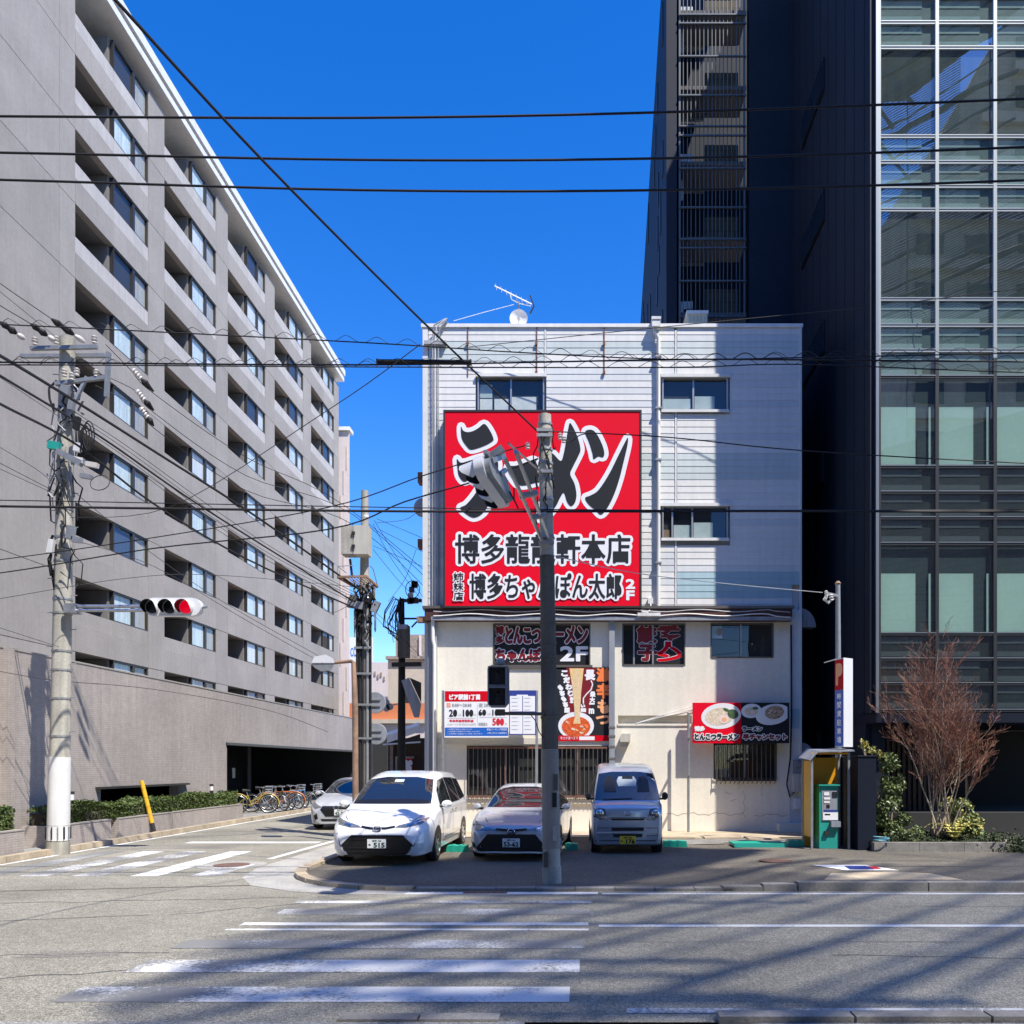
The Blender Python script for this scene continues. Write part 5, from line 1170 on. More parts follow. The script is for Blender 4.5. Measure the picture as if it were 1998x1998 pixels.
for q0, q1 in ((1304, 1337), (1344, 1377)):
    l_ = world_part('lens', MB().box(S2(956, 0).x, S2(988, 0).x, YPs-.128, YPs-.1205, S2(0, q1).z, S2(0, q0).z), 'lens_dark', pp)
    world_part('lens_frame', MB().box(S2(954.5, 0).x, S2(956, 0).x, YPs-.18, YPs-.1205, S2(0, q1).z, S2(0, q0).z).box(S2(988, 0).x, S2(989.5, 0).x, YPs-.18, YPs-.1205, S2(0, q1).z, S2(0, q0).z).box(S2(954.5, 0).x, S2(989.5, 0).x, YPs-.2, YPs-.1205, S2(0, q0).z, S2(0, q0-1.5).z), 'signal_grey', pp, parent=l_)
    fg = [(972, q0+8)]; world_part('walking_figure', MB().lathe([(0, 0), (.022, 0)], tuple(S2(972, q0+8, -.1302)), 'Y', 8).box(S2(969.5, 0).x, S2(974.5, 0).x, YPs-.1305, YPs-.1295, S2(0, q0+20).z, S2(0, q0+10.5).z).box(S2(968, 0).x, S2(971, 0).x, YPs-.1305, YPs-.1295, S2(0, q0+29).z, S2(0, q0+20).z).box(S2(973, 0).x, S2(976, 0).x, YPs-.1305, YPs-.1295, S2(0, q0+29).z, S2(0, q0+20).z), 'film_dark', pp, parent=l_)
world_part('lead', MB().tube([S2(1060, 1440), S2(1052, 1428), S2(1044, 1405), S2(1035, 1394)], .008, 5), 'cable_black', pp)

# ---- side street poles
MYp = 21.6
mp = thing('utility_pole', 'dark pole carrying a pale double switch box and railed platform on the side street', 'utility pole', W(712, 1492, MYp)); mp.location.z = 0
Q = lambda p, q, d=0: W(p, q, MYp+d)
mx_ = mp.location.x
world_part('shaft', MB().tube([(mx_, MYp, 0), Q(711, 1150), Q(712, 958)], [.15, .12, .09], 18), 'pole_concrete', mp, 40)
for dx, r, m, q in ((-.15, .04, 'cable_black', 1165), (-.08, .045, 'cable_black', 1170), (.11, .045, 'galv', 1200), (.18, .035, 'cable_black', 1160), (.03, .035, 'pole_dark', 1260)): world_part('riser_pipe', MB().tube([(mx_+dx, MYp-.17, 0), Q(712, q)+Vector((dx, -.16, 0))], r, 8), m, mp, 40)
for q in (1220, 1265, 1315, 1375, 1440): world_part('band', MB().box(mx_-.22, mx_+.24, MYp-.24, MYp-.22, Q(0, q+3).z, Q(0, q-1).z), 'galv', mp)
world_part('pole_top', MB().tube([Q(712, 1010), Q(711, 958)], [.1, .07], 12), 'pole_white', mp, 40)
bx0 = world_part('switch_box', MB().box(Q(676, 0).x, Q(698.5, 0).x, MYp-.5, MYp-.1, Q(0, 1090).z, Q(0, 1036).z), 'pole_concrete', mp); bx1 = world_part('switch_box', MB().box(Q(699.5, 0).x, Q(727, 0).x, MYp-.48, MYp-.1, Q(0, 1090).z, Q(0, 1035).z), 'box_beige', mp)
for q in (1050, 1075): world_part('box_latch', MB().box(Q(697, 0).x, Q(703, 0).x, MYp-.54, MYp-.5, Q(0, q+4).z, Q(0, q-2).z), 'frame_dark', mp)
world_part('box_leg', MB().bar(Q(683, 1091, -.3), Q(687, 1124, -.3), .05), 'frame_dark', mp)
pl = MB().bar(Q(659, 1126, -.7), Q(714, 1124, -.7), .05).bar(Q(714, 1124, -.7), Q(737, 1145, -.1), .05).bar(Q(659, 1126, -.7), Q(690, 1144, 0), .05).bar(Q(690, 1144, 0), Q(737, 1145, -.1), .05)
for i in range(8): pl.bar(Q(664+6.5*i, 1126, -.7), Q(690+5.5*i, 1144, 0), .02)
world_part('platform', pl, 'rust', mp)
world_part('platform_rail', MB().tube([Q(659, 1126, -.7), Q(659, 1105, -.7), Q(690, 1103, -.7)], .012, 5).tube([Q(737, 1144, -.1), Q(728, 1110, -.4), Q(722, 1104, -.5)], .012, 5).tube([Q(660, 1106, -.7), Q(676, 1118, -.4)], .01, 5), 'steel_dull', mp)
for p, q, w_, h_, m in ((694, 1178, 30, 14, 'signal_grey'), (690, 1166, 14, 12, 'pole_dark'), (733, 1182, 10, 22, 'steel_dull'), (722, 1165, 8, 18, 'cable_black')):
    c = Q(p, q, -.3); world_part('splice_case', MB().bar(c-Vector((w_/76/2, 0, 0)), c+Vector((w_/76/2, 0, -.06)), .14, h_/76), m, mp)
rnd = random.Random(21)
for i in range(34):
    q = rnd.uniform(1130, 1215); p = 712+rnd.uniform(-26, 16); pts = [Q(p, q, -.22)]
    for k in range(4): p += rnd.uniform(-9, 9); q += rnd.uniform(4, 18); pts.append(Q(max(692, min(732, p)), q, -.22-rnd.uniform(0, .15)))
    world_part('jumper_wire', MB().tube(pts, rnd.choice([.014, .02, .028]), 5), rnd.choice(['cable_black', 'cable_black', 'cable_black', 'galv']), mp)
for q0, Yd, px in ((1296, -.2, 736), (1357, -.2, 738)):
    s_ = thing('round_sign', 'grey back of the %s of two round road signs on the side street pole' % ('upper' if q0 < 1300 else 'lower'), 'road sign', W(733, q0+60, MYp+.2), group='round road signs seen from behind')
    c = W(px-4, q0+75, MYp+.15); world_part('disc', MB().lathe([(0, 0), (.27, 0), (.28, .01), (.28, .02), (0, .02)], tuple(c), 'Y', 28), 'post_grey', s_, 30)
    world_part('bracket', MB().box(c.x-.16, c.x+.14, c.y-.03, c.y-.001, c.z+.06, c.z+.09).box(c.x-.16, c.x+.14, c.y-.03, c.y-.001, c.z-.1, c.z-.07), 'steel_dull', s_)
rp = thing('street_lamp', 'rusty old street lamp with a white hood on the side street', 'street lamp', W(694, 1492, 20.4)); rp.location.z = 0
K = lambda p, q, d=0: W(p, q, 20.4+d)
rx = rp.location.x
world_part('pole', MB().tube([(rx, 20.4, 0), K(693, 1380), K(690, 1292), K(686, 1290), K(652, 1293)], [.075, .07, .055, .045, .04], 12), 'rust', rp, 50)
world_part('hood', MB().prism([(608, 1293), (613, 1281), (636, 1277), (650, 1285), (653, 1293)], lambda p, q: K(p, q, -.2), lambda p, q: K(p, q, .2)), 'signal_white', rp, 30)
world_part('shade', MB().prism([(608, 1294), (653, 1294), (646, 1308), (626, 1310), (614, 1303)], lambda p, q: K(p, q, -.18), lambda p, q: K(p, q, .18)), 'galv', rp, 30)
dp = thing('utility_pole', 'slim black pole with a tall grey box close to the restaurant corner', 'utility pole', W(783, 1492, 24.4)); dp.location.z = 0
D = lambda p, q, d=0: W(p, q, 24.4+d)
world_part('shaft', MB().tube([(dp.location.x, 24.4, 0), D(784, 1290), D(785, 1168)], [.13, .1, .06], 14), 'cable_black', dp, 40)
world_part('transformer_box', MB().box(D(783, 0).x, D(803, 0).x, 23.9, 24.2, D(0, 1286).z, D(0, 1225).z), 'pole_dark', dp)
world_part('box_lid', MB().box(D(783, 0).x, D(802, 0).x, 23.88, 24.21, D(0, 1233).z, D(0, 1224).z), 'post_grey', dp)
world_part('crossarm', MB().bar(D(785, 1172), D(823, 1172), .09).bar(D(785, 1207), D(822, 1207), .05).bar(D(803, 1224), D(818, 1208), .04).bar(D(765, 1297, -.3), D(822, 1296, -.3), .12), 'frame_dark', dp)
rnd = random.Random(8)
for i in range(16):
    p, q = rnd.uniform(748, 786), rnd.uniform(1168, 1200); pts = [D(785, rnd.uniform(1170, 1185), -.1), D((p+785)/2, q-6, -.2), D(p, q+22, -.25), D(p+rnd.uniform(-4, 10), q+rnd.uniform(35, 60), -.2), D(783, q+rnd.uniform(50, 80), -.1)]
    world_part('drop_cable', MB().tube(smooth3(pts) if 0 else pts, rnd.choice([.008, .012, .02]), 5), 'cable_black', dp)
for i in range(9):
    c = D(806+rnd.uniform(-6, 14), 1150+rnd.uniform(-14, 30), -.2); world_part('junction_box', MB().box(c.x-.07, c.x+.07, c.y-.05, c.y+.05, c.z-.08, c.z+.08), rnd.choice(['cable_black', 'frame_dark', 'steel_dull']), dp)
c = D(805, 1150, -.3); world_part('cable_coil', MB().tube([c+Vector((.2*math.cos(t), 0, .25*math.sin(t))) for t in (2*math.pi*j/18 for j in range(18))], .012, 5, closed=True), 'cable_black', dp)
for p, q in ((752, 1375), (760, 1383), (764, 1370)):
    pass
cams = thing('street_loudspeaker', 'small cluster of pale loudspeakers on a bracket left of the slim black pole', 'loudspeaker', D(768, 1378))
for p, q in ((757, 1372), (764, 1380), (757, 1383)): world_part('horn', MB().lathe([(.1, -.2), (.06, -.05), (.03, .08)], tuple(D(p, q, -.1)), 'Y', 12), 'galv', cams, 50)
world_part('bracket', MB().bar(D(757, 1378), D(782, 1372), .03), 'steel_dull', cams)

# ---------------------------------------------------------------- WIRES
def spl(pts, k=6):
    out = []; n = len(pts)
    for i in range(n-1):
        p0 = pts[max(i-1, 0)]; p1 = pts[i]; p2 = pts[i+1]; p3 = pts[min(i+2, n-1)]
        for t in (j/k for j in range(k)): out.append(.5*((2*p1)+(p2-p0)*t+(2*p0-5*p1+4*p2-p3)*t*t+(3*p1-p0-3*p2+p3)*t**3))
    return out+[pts[-1]]
def wire(lab, pts, r, m='cable_black', Y=None, grp=None, name='overhead_wire', hel=None):
    """pts: (px, py[, depth])"""
    P = [W(p[0], p[1], p[2] if len(p) > 2 else Y) for p in pts]; Q_ = spl(P)
    o = thing(name, lab, 'wire', P[0], group=grp) if hel else None
    mb = MB().tube(Q_, r*.74, 5)
    if hel:                                            # a lashing wire wound loosely along the cable
        world_part('cable', mb, m, o); L = [0]
        for a, b in zip(Q_[:-1], Q_[1:]): L.append(L[-1]+(b-a).length)
        hp = []; s = 0; i = 0
        while s < L[-1]:
            while i < len(L)-2 and L[i+1] < s: i += 1
            c = Q_[i].lerp(Q_[i+1], (s-L[i])/max(1e-6, L[i+1]-L[i])); t = 2*math.pi*s/hel
            hp.append(c+Vector((0, .04*math.cos(t), .04+.042*math.sin(t)))); s += hel/9
        world_part('lashing_wire', MB().tube(hp, .004, 4), 'cable_thin', o); return o
    p0 = P[0]; mb.v = [(x-p0.x, y-p0.y, z-p0.z) for x, y, z in mb.v]
    return link(name, mb.mesh(name, m, 60), None, lab, 'wire', grp, None, p0)
U = 'long level wires across the sky'
wire('highest of the three level wires crossing the sky', [(-700, 222), (0, 227), (700, 230), (1300, 219), (1998, 193), (2900, 150)], .02, Y=10.5, grp=U)
wire('middle of the three level wires crossing the sky', [(-700, 288), (0, 298), (700, 312), (1300, 309), (1998, 287), (2900, 240)], .02, Y=10.5, grp=U)
wire('lowest of the three level wires crossing the sky', [(-700, 335), (0, 351), (700, 371), (1300, 371), (1998, 352), (2900, 310)], .02, Y=10.5, grp=U)
wire('topmost lashed cable with a wavy wire above the upper shop windows', [(-600, 610), (0, 633), (700, 668), (1000, 687), (1300, 701), (1560, 698), (1998, 688), (2900, 660)], .012, Y=11.5, hel=.42)
wire('middle lashed cable with a wavy wire above the upper shop windows', [(-600, 706), (0, 707), (700, 712), (1300, 702), (1560, 702), (1998, 706), (2900, 712)], .016, Y=11.6, hel=.4)
wire('lowest lashed cable with a wavy wire just above the upper shop windows', [(-600, 716), (0, 712), (700, 716), (1300, 717), (1560, 711), (1998, 727), (2900, 750)], .012, Y=11.7, hel=.44)
slv = thing('cable_sleeve', 'thick straight black cable sleeve hanging left of the upper shop window', 'cable sleeve', W(738, 707, 11.6))
world_part('sleeve', MB().tube([W(738, 706, 11.6), W(917, 707, 11.6)], .034, 10), 'cable_black', slv, 40); world_part('end_cap', MB().tube([W(735, 706, 11.6), W(738, 706, 11.6)], .042, 10).tube([W(917, 707, 11.6), W(920, 707, 11.6)], .042, 10), 'frame_dark', slv)
wire('thick cable falling from the top left sky to the top of the centre pole', [(150, -80, 5.8), (222, -3, 6.3), (517, 318, 8.3), (827, 630, 10.9), (1050, 843, 13.2)], .02)
wire('cable from the centre pole top running right across the glass facade', [(1078, 842, 13.2), (1300, 853, 13.2), (1563, 879, 13.1), (1998, 904, 13), (2700, 935, 12.8)], .013)
wire('upper line of the low level cable pair in front of the red sign', [(-600, 968), (0, 976), (700, 989), (1072, 994), (1500, 996), (1998, 994), (2700, 985)], .011, Y=13.1, grp='low level cable pair')
wire('thick lower cable of the low level pair in front of the red sign', [(-600, 980), (0, 988), (700, 997), (1072, 998), (1500, 997), (1998, 998), (2700, 992)], .026, Y=13.1, grp='low level cable pair')
wire('thin wire from the shop roof up to the glass facade', [(915, 677, 22.3), (1275, 640, 21.6), (1560, 612, 21), (1712, 597, 20), (1998, 562, 18)], .014, 'cable_thin')
wire('thin service wire from the centre pole to the thin pole of the parking sign', [(1062, 1080, 13.2), (1240, 1118, 15), (1440, 1141, 16.6), (1605, 1156, 17.8)], .011, 'pipe_grey')
wire('service wire rising right from the centre pole insulator', [(1100, 858, 13.2), (1112, 862, 13.2), (1130, 850, 13.2), (1145, 846, 13.2)], .012)
g2 = 'cables fanning from the centre pole to the left'
wire('cable from the left edge rising to the centre pole top', [(-300, 1125, 19), (0, 1092, 17.9), (300, 1049, 16.5), (640, 990, 15), (820, 930, 14), (940, 893, 13.6), (1030, 868, 13.2)], .014, grp=g2)
wire('lower cable from the left edge rising to the middle of the centre pole', [(-300, 1150, 19), (0, 1118, 17.9), (300, 1070, 16.5), (640, 1033, 15), (790, 979, 14.2), (930, 938, 13.7), (1050, 895, 13.3)], .018, grp=g2)
for i, (pts, r, lab) in enumerate((
    ([(-200, 585, 9), (0, 694, 12), (150, 785, 14.5), (300, 880, 16.4), (500, 1008, 19), (700, 1150, 21.4)], .034, 'highest thick cable slanting down across the grey tower to the switch box pole'),
    ([(-200, 610, 9), (0, 733, 12), (200, 855, 15), (400, 993, 17.8), (700, 1180, 21.4)], .026, 'second thick cable slanting down across the grey tower'),
    ([(-200, 680, 9), (0, 788, 12), (150, 868, 14.5), (300, 983, 16.6), (480, 1090, 18.8), (700, 1190, 21.4)], .028, 'lowest thick cable slanting down across the grey tower'))): wire(lab, pts, r, grp='thick cables slanting across the grey tower')
for i in range(5): wire('%s thin line of the bundle between left pole and switch box pole' % ('topmost', 'second highest', 'middle', 'second lowest', 'lowest')[i], [(132, 795+i*7, 17.7), (250, 872+i*8, 18.6), (420, 995+i*9, 20), (560, 1086+i*7, 20.8), (700, 1160+i*5, 21.5)], .009, 'cable_thin' if i % 2 else 'cable_black', grp='thin bundle between the two utility poles')
hv = 'high voltage lines with white insulator ends'
for i, (q0, q1, px, q2, q3, px1) in enumerate(((664, 680, 226, 742, 985, 670), (694, 735, 210, 783, 1005, 690), (760, 760, 206, 817, 1030, 700))):
    wire('%s high voltage line leaving the left pole to the right' % ('upper', 'middle', 'lower')[i], [(px-20, q1-8, 17.5), (255+i*10, q2-20, 17.9), (300, q2+26-i*4, 18.2), (480, q2+150-i*5, 20), (px1, q3, 21.5), (900, q3+190, 25)], .011, grp=hv)
    a = W(258+i*8, q2-22, 17.8); b = W(276+i*6, q2-2, 17.95); c = W(300, q2+22-i*4, 18.1)
    z_ = thing('line_insulator', '%s white strain insulator with dark clamp beside the left pole' % ('upper', 'middle', 'lower')[i], 'insulator', a, group='strain insulators beside the left pole')
    world_part('porcelain', MB().tube([a.lerp(b, t/8) for t in range(9)], [.035, .06, .03, .06, .03, .06, .03, .06, .035], 10), 'porcelain', z_, 50); world_part('clamp', MB().tube([b, b.lerp(c, .3), b.lerp(c, .6), c], [.03, .075, .05, .02], 8), 'cable_black', z_)
for i, pts in enumerate(([(-120, 465, 15), (0, 553, 16.4), (100, 622, 17.2), (165, 668, 17.7)], [(-120, 520, 15), (0, 596, 16.5), (60, 632, 17.3), (108, 666, 17.6)], [(-120, 560, 15.6), (0, 628, 17.2), (48, 662, 17.6)])):
    wire('%s high voltage line entering from the left picture edge' % ('upper', 'middle', 'lower')[i], pts, .012, grp='high voltage lines from the left edge')
    a = W(*[u*(1-t)+v*t for u, v, t in zip(pts[-2], pts[-1], (.0, .0, .0))]); b = W(*[(u+v)/2 for u, v in zip(pts[-2], pts[-1])]); c = W(*pts[-1])
    z_ = thing('line_insulator', '%s dark covered insulator at the end of a line on the left pole crossarm' % ('right', 'middle', 'left')[i], 'insulator', a, group='covered insulators on the left pole')
    world_part('cover', MB().tube([a.lerp(c, t/6) for t in range(5)], [.02, .07, .05, .08, .03], 8), 'cable_black', z_); world_part('porcelain', MB().tube([a.lerp(c, .7), a.lerp(c, .8), a.lerp(c, .9), c], [.03, .06, .06, .03], 8), 'porcelain', z_, 50)
th = 'thin service wires on the left poles'
for pts, lab in (
    ([(0, 873, 17), (70, 915, 17.5), (112, 948, 17.7)], 'thin wire from the left edge to the pole below the coil'), ([(0, 915, 17), (112, 966, 17.7)], 'second thin wire from the left edge to the pole below the coil'),
    ([(145, 960, 17.6), (250, 1045, 18.4), (420, 1165, 19.5), (640, 1290, 21)], 'thin wire falling from the left pole towards the rusty street lamp'),
    ([(148, 1055, 17.6), (300, 1105, 18.6), (480, 1210, 20), (640, 1300, 21.3)], 'thin wire falling from the pole clamp to the street lamp'),
    ([(0, 1225, 17), (115, 1262, 17.6)], 'faint wire at the left edge above the signal'), ([(0, 1168, 16.5), (250, 1128, 18), (420, 1122, 20), (700, 1146, 21.5)], 'slack thin wire level with the switch box platform'),
    ([(138, 1010, 17.6), (330, 990, 16), (640, 800, 12.5), (820, 672, 11)], 'long thin wire rising right in front of the grey tower'), ([(690, 1175, 21.5), (650, 1195, 21), (625, 1180, 20.8), (600, 1150, 20.2)], 'slack loop wire left of the switch box pole'),
    ([(730, 1015, 21.6), (770, 1080, 22.5), (825, 1165, 24)], 'steep wire from the switch box pole to the restaurant corner'), ([(728, 1022, 21.6), (765, 1092, 22.5), (822, 1170, 24)], 'second steep wire from the switch box pole to the restaurant corner'),
    ([(735, 1012, 21.6), (825, 1050, 24)], 'wire from the pole top to the brown box on the restaurant side'), ([(740, 1033, 21.6), (826, 1077, 24)], 'wire from the pole top to below the brown box'), ([(728, 1065, 21.6), (826, 1106, 24)], 'wire from the switch box to the restaurant side'),
    ([(728, 1072, 21.6), (775, 1130, 23), (800, 1155, 24)], 'wire from the switch box down to the slim black pole'), ([(812, 1072, 24), (790, 1130, 23.5), (758, 1173, 22.5)], 'wire falling left from the brown box'), ([(735, 1020, 21.6), (790, 1014, 23), (815, 998, 24)], 'slack wire from the pole top to the dish'),
    ([(730, 1192, 21.6), (760, 1220, 22.5), (800, 1260, 24), (830, 1290, 25)], 'wire slanting down from the pole past the slim black pole'), ([(726, 1196, 21.6), (750, 1222, 22.5), (780, 1252, 24)], 'lower wire slanting down from the pole to the grey box'),
    ([(0, 1310, 17), (110, 1328, 17.8), (300, 1345, 19), (520, 1385, 22), (640, 1428, 24)], 'lowest thin wire crossing in front of the tiled podium')): wire(lab, pts, .009, 'cable_thin', grp=th)
# ================================================================ VEHICLES
def pchip(pts):
    xs = [p[0] for p in pts]; ys = [p[1] for p in pts]; n = len(xs)
    h = [xs[i+1]-xs[i] for i in range(n-1)]; d = [(ys[i+1]-ys[i])/h[i] for i in range(n-1)]; m = [0]*n
    m[0] = d[0]; m[-1] = d[-1]
    for i in range(1, n-1): m[i] = 0 if d[i-1]*d[i] <= 0 else 2*d[i-1]*d[i]/(d[i-1]+d[i])
    def f(x):
        x = max(xs[0], min(xs[-1], x)); i = 0
        while i < n-2 and x > xs[i+1]: i += 1
        t = (x-xs[i])/h[i]; a = t*t
        return ys[i]*(1-3*a+2*a*t)+h[i]*m[i]*(t-2*a+a*t)+ys[i+1]*(3*a-2*a*t)+h[i]*m[i+1]*(a*t-a)
    return f
class Car:
    def __init__(s, name, label, cat, loc, rz, L, zt, hw, hwt, zbelt, zb, paint, wheels, wr, group=None):
        s.root = thing(name, label, cat, loc, rz, group); s.L = L
        F = [pchip(c) for c in (zt, hw, hwt, zbelt, zb)]
        ys = sorted({0, .015, .03, .05, .08, .12, .17, .23, .3, .38, .47, .57, .68, .8, L, L-.02, L-.05, L-.1, L-.17, L-.26, L-.37, *[.8+(L-1.2)*i/34 for i in range(35)]})
        mb = MB(); N = None
        for y in ys:
            a, w, wt, zbt, b = (f(y) for f in F); zbt = min(zbt, a-.03); wt = min(wt, w*.97)
            c = [(0, b), (w*.84, b), (w*.965, b+.08), (w, b+(zbt-b)*.5), (w*.992, zbt-.05), (w*.955, zbt+.015), (wt+(w-wt)*.16, a-(a-zbt)*.16-.03), (wt*.86, a-.022), (wt*.45, a-.004), (0, a)]
            c = [Vector(p) for p in c]; pts = []
            for i in range(len(c)-1):
                p0, p1, p2, p3 = c[max(0, i-1)], c[i], c[i+1], c[min(len(c)-1, i+2)]
                if i == 0: p0 = Vector((-c[1].x, c[1].y))
                if i == len(c)-2: p3 = Vector((-p1.x, p1.y))
                for t in (j/4 for j in range(4)):
                    q = .5*((2*p1)+(p2-p0)*t+(2*p0-5*p1+4*p2-p3)*t*t+(3*p1-p0-3*p2+p3)*t**3); pts.append((max(0, q.x), q.y))
            pts.append((0, a)); ring_ = [(x, y, z) for x, z in pts]+[(-x, y, z) for x, z in pts[-2:0:-1]]
            N = len(ring_); mb.v += ring_
        k = len(ys)
        for i in range(k-1):
            for j in range(N): mb.f.append((i*N+j, i*N+(j+1) % N, (i+1)*N+(j+1) % N, (i+1)*N+j))
        mb.f.append(tuple(reversed(range(N)))); mb.f.append(tuple((k-1)*N+j for j in range(N)))
        s.bvh = BVHTree.FromPolygons([Vector(v) for v in mb.v], mb.f)
        s.body = mb.obj('body', paint, s.root, 50)
        for y in wheels:
            for sd in (-1, 1): s.wheel(sd, y, wr, F[1](y))
    def wheel(s, sd, y, r, w):
        x = sd*(w-.1)
        t = MB().lathe([(r*.62, -.095), (r*.93, -.1), (r, -.07), (r, .07), (r*.93, .1), (r*.62, .095)], (0, 0, 0), 'X', 28).obj('wheel', 'tyre', s.root, 40, loc=(x, y, r))
        f = sd
        MB().lathe([(r*.68, .06*f), (r*.66, .098*f), (r*.6, .1*f), (r*.57, .05*f), (.02, .04*f)], (0, 0, 0), 'X', 24).obj('rim', 'car_black', t, 40)
        for i in range(7):
            a = 2*math.pi*i/7; d = Vector((0, math.cos(a), math.sin(a)))
            MB().bar(Vector((.085*f, 0, 0))+d*.03, Vector((.085*f, 0, 0))+d*r*.6, .06, .025, up=(1, 0, 0)).obj('spoke', 'alloy', t)
        MB().lathe([(.0, .1*f), (.045, .1*f), (.05, .09*f), (.05, .06*f), (0, .06*f)], (0, 0, 0), 'X', 12).obj('hub_cap', 'alloy', t)
        MB().lathe([(r*.69, .07*f), (r*.69, .102*f), (r*.64, .104*f), (r*.62, .07*f)], (0, 0, 0), 'X', 24).obj('rim_edge', 'alloy', t, 40)
        # wheel arch gap
        ar = r*1.13; s.drape('wheel_arch', [(y+ar*math.cos(a), r+ar*math.sin(a)) for a in (math.pi*(-.28+1.56*i/20) for i in range(21))], 'car_grille', 'R' if sd > 0 else 'L', .004, .12)
    def drape(s, name, poly, m, view='F', off=.006, step=.08, parent=None, mirror=False, label=None):
        """a panel cut out of the body's surface: poly in front view (x, z), rear (x, z), side (y, z) or top (x, y)"""
        if mirror:
            s.drape(name, [(-x, z) for x, z in poly], m, view, off, step, parent, label=label)
        pts = [Vector(p) for p in poly]; b = []; n = len(pts)
        for i in range(n):
            a, c = pts[i], pts[(i+1) % n]; k = max(1, int((c-a).length/step)); b += [a.lerp(c, j/k) for j in range(k)]
        n = len(b); x0, x1 = min(p.x for p in b), max(p.x for p in b); y0, y1 = min(p.y for p in b), max(p.y for p in b)
        ex = []; y = y0+step*.5
        while y < y1:
            x = x0+step*.5
            while x < x1: ex.append(Vector((x, y))); x += step
            y += step
        r = delaunay_2d_cdt(b+ex, [(i, (i+1) % n) for i in range(n)], [list(range(n))], 1, 1e-5)
        o, d = {'F': (lambda p: Vector((p.x, -3, p.y)), Vector((0, 1, 0))), 'B': (lambda p: Vector((p.x, s.L+3, p.y)), Vector((0, -1, 0))),
                'R': (lambda p: Vector((3, p.x, p.y)), Vector((-1, 0, 0))), 'L': (lambda p: Vector((-3, p.x, p.y)), Vector((1, 0, 0))), 'T': (lambda p: Vector((p.x, p.y, 4)), Vector((0, 0, -1)))}[view]
        vs = []; ok = []
        for p in r[0]:
            h = s.bvh.ray_cast(o(p), d)
            if h[0] is None: vs.append(o(p)+d*3); ok.append(False); continue
            nn = h[1] if h[1].dot(d) < 0 else -h[1]
            vs.append(h[0]+nn*off-d*off*.4); ok.append(True)
        fs = [tuple(f) for f in r[2] if all(ok[i] for i in f)]
        if not fs: return None
        us = sorted({i for f in fs for i in f}); ix = {u: i for i, u in enumerate(us)}
        me = bpy.data.meshes.new(name); me.from_pydata([vs[u] for u in us], [], [tuple(ix[i] for i in f) for f in fs]); me.materials.append(MATS[m])
        me.shade_smooth()
        return link(name, me, parent or s.root, label=label)
    def strip(s, name, line, w, m, view, off=.004, parent=None, mirror=False):
        """narrow seam along a polyline"""
        P = [Vector(p) for p in line]; l, r_ = [], []
        for i, p in enumerate(P):
            d = (P[min(i+1, len(P)-1)]-P[max(i-1, 0)]).normalized(); nn = Vector((-d.y, d.x))*w/2; l.append(p+nn); r_.append(p-nn)
        return s.drape(name, l+r_[::-1], m, view, off, .12, parent, mirror)
    def plate(s, x, z, y, w=.33, h=.165, m='plate_paint', txt='', top='', ink='ink_green', sp=None):
        p = MB().box(x-w/2, x+w/2, y-.012, y, z-h/2, z+h/2).obj('number_plate', m, s.root)
        me = glyph_mesh('number', txt, ink, 1, .006, (w*.84, h*.5)); o = link('number', me, p); o.location = (x-w*.42, y-.0135, z-h*.42)
        me = glyph_mesh('region_name', top, ink, 1, .001, (w*.5, h*.2)); o = link('region_name', me, p); o.location = (x-w*.25, y-.0135, z+h*.2)
    def emblem(s, x, z, y, r=.06, m='chrome'):
        MB().tube([(x+r*1.3*math.cos(t), y, z+r*.85*math.sin(t)) for t in (2*math.pi*i/18 for i in range(18))], .009, 6, closed=True).tube([(x-r*.6, y, z), (x, y-.004, z-r*.3), (x+r*.6, y, z)], .009, 6).obj('emblem', m, s.root, 50)
    def mirror(s, y, z, x, m, w=.2, h=.15):
        for sd in (-1, 1):
            mm = MB(); c = Vector((sd*(x+w*.55), y, z))
            mm.lathe([(.01, -.06), (.06, -.055), (.085, -.02), (.09, .05), (.075, .075)], (0, 0, 0), 'Y', 14)
            mm.v = [(c.x+a*w/.18, c.y+b, c.z+d*h/.18) for a, b, d in mm.v]
            k = mm.obj('wing_mirror', m, s.root, 50); MB().bar((sd*(x-.06), y+.03, z-h*.35), (c.x, c.y+.02, z-h*.3), .07, .04).obj('mirror_arm', 'car_black', k)
            MB().lathe([(0, .077), (.068, .077)], (0, 0, 0), 'Y', 14).obj('mirror_glass', 'car_glass', k, loc=tuple(c), scale=(w/.18, 1, h/.18))
    def wipers(s, a, b): 
        for (p, q) in (a, b): s.strip('wiper', [p, q], .025, 'car_black', 'F', .02)

zc = .045
# ---- white minivan
c = Car('minivan', 'white minivan with a big black hexagonal grille parked at the street corner', 'car', (-3.74, 15.35, zc), R(-1.6), 4.75,
    [(0, .56), (.03, .63), (.1, .72), (.25, .83), (.5, .93), (1.0, 1.08), (1.5, 1.385), (2.0, 1.62), (2.8, 1.73), (4.1, 1.7), (4.55, 1.58), (4.75, 1.1)],
    [(0, .62), (.05, .72), (.15, .8), (.35, .87), (.7, .905), (4.1, .91), (4.5, .88), (4.75, .76)],
    [(0, .52), (.15, .68), (.4, .75), (1, .76), (1.5, .7), (2, .655), (2.8, .64), (4.1, .62), (4.75, .52)],
    [(0, .46), (.1, .6), (.25, .7), (.5, .8), (1, .95), (1.5, 1.0), (4.4, 1.05), (4.75, .95)],
    [(0, .2), (.1, .17), (.5, .19), (4.4, .22), (4.75, .34)], 'car_white', (.92, 3.82), .325)
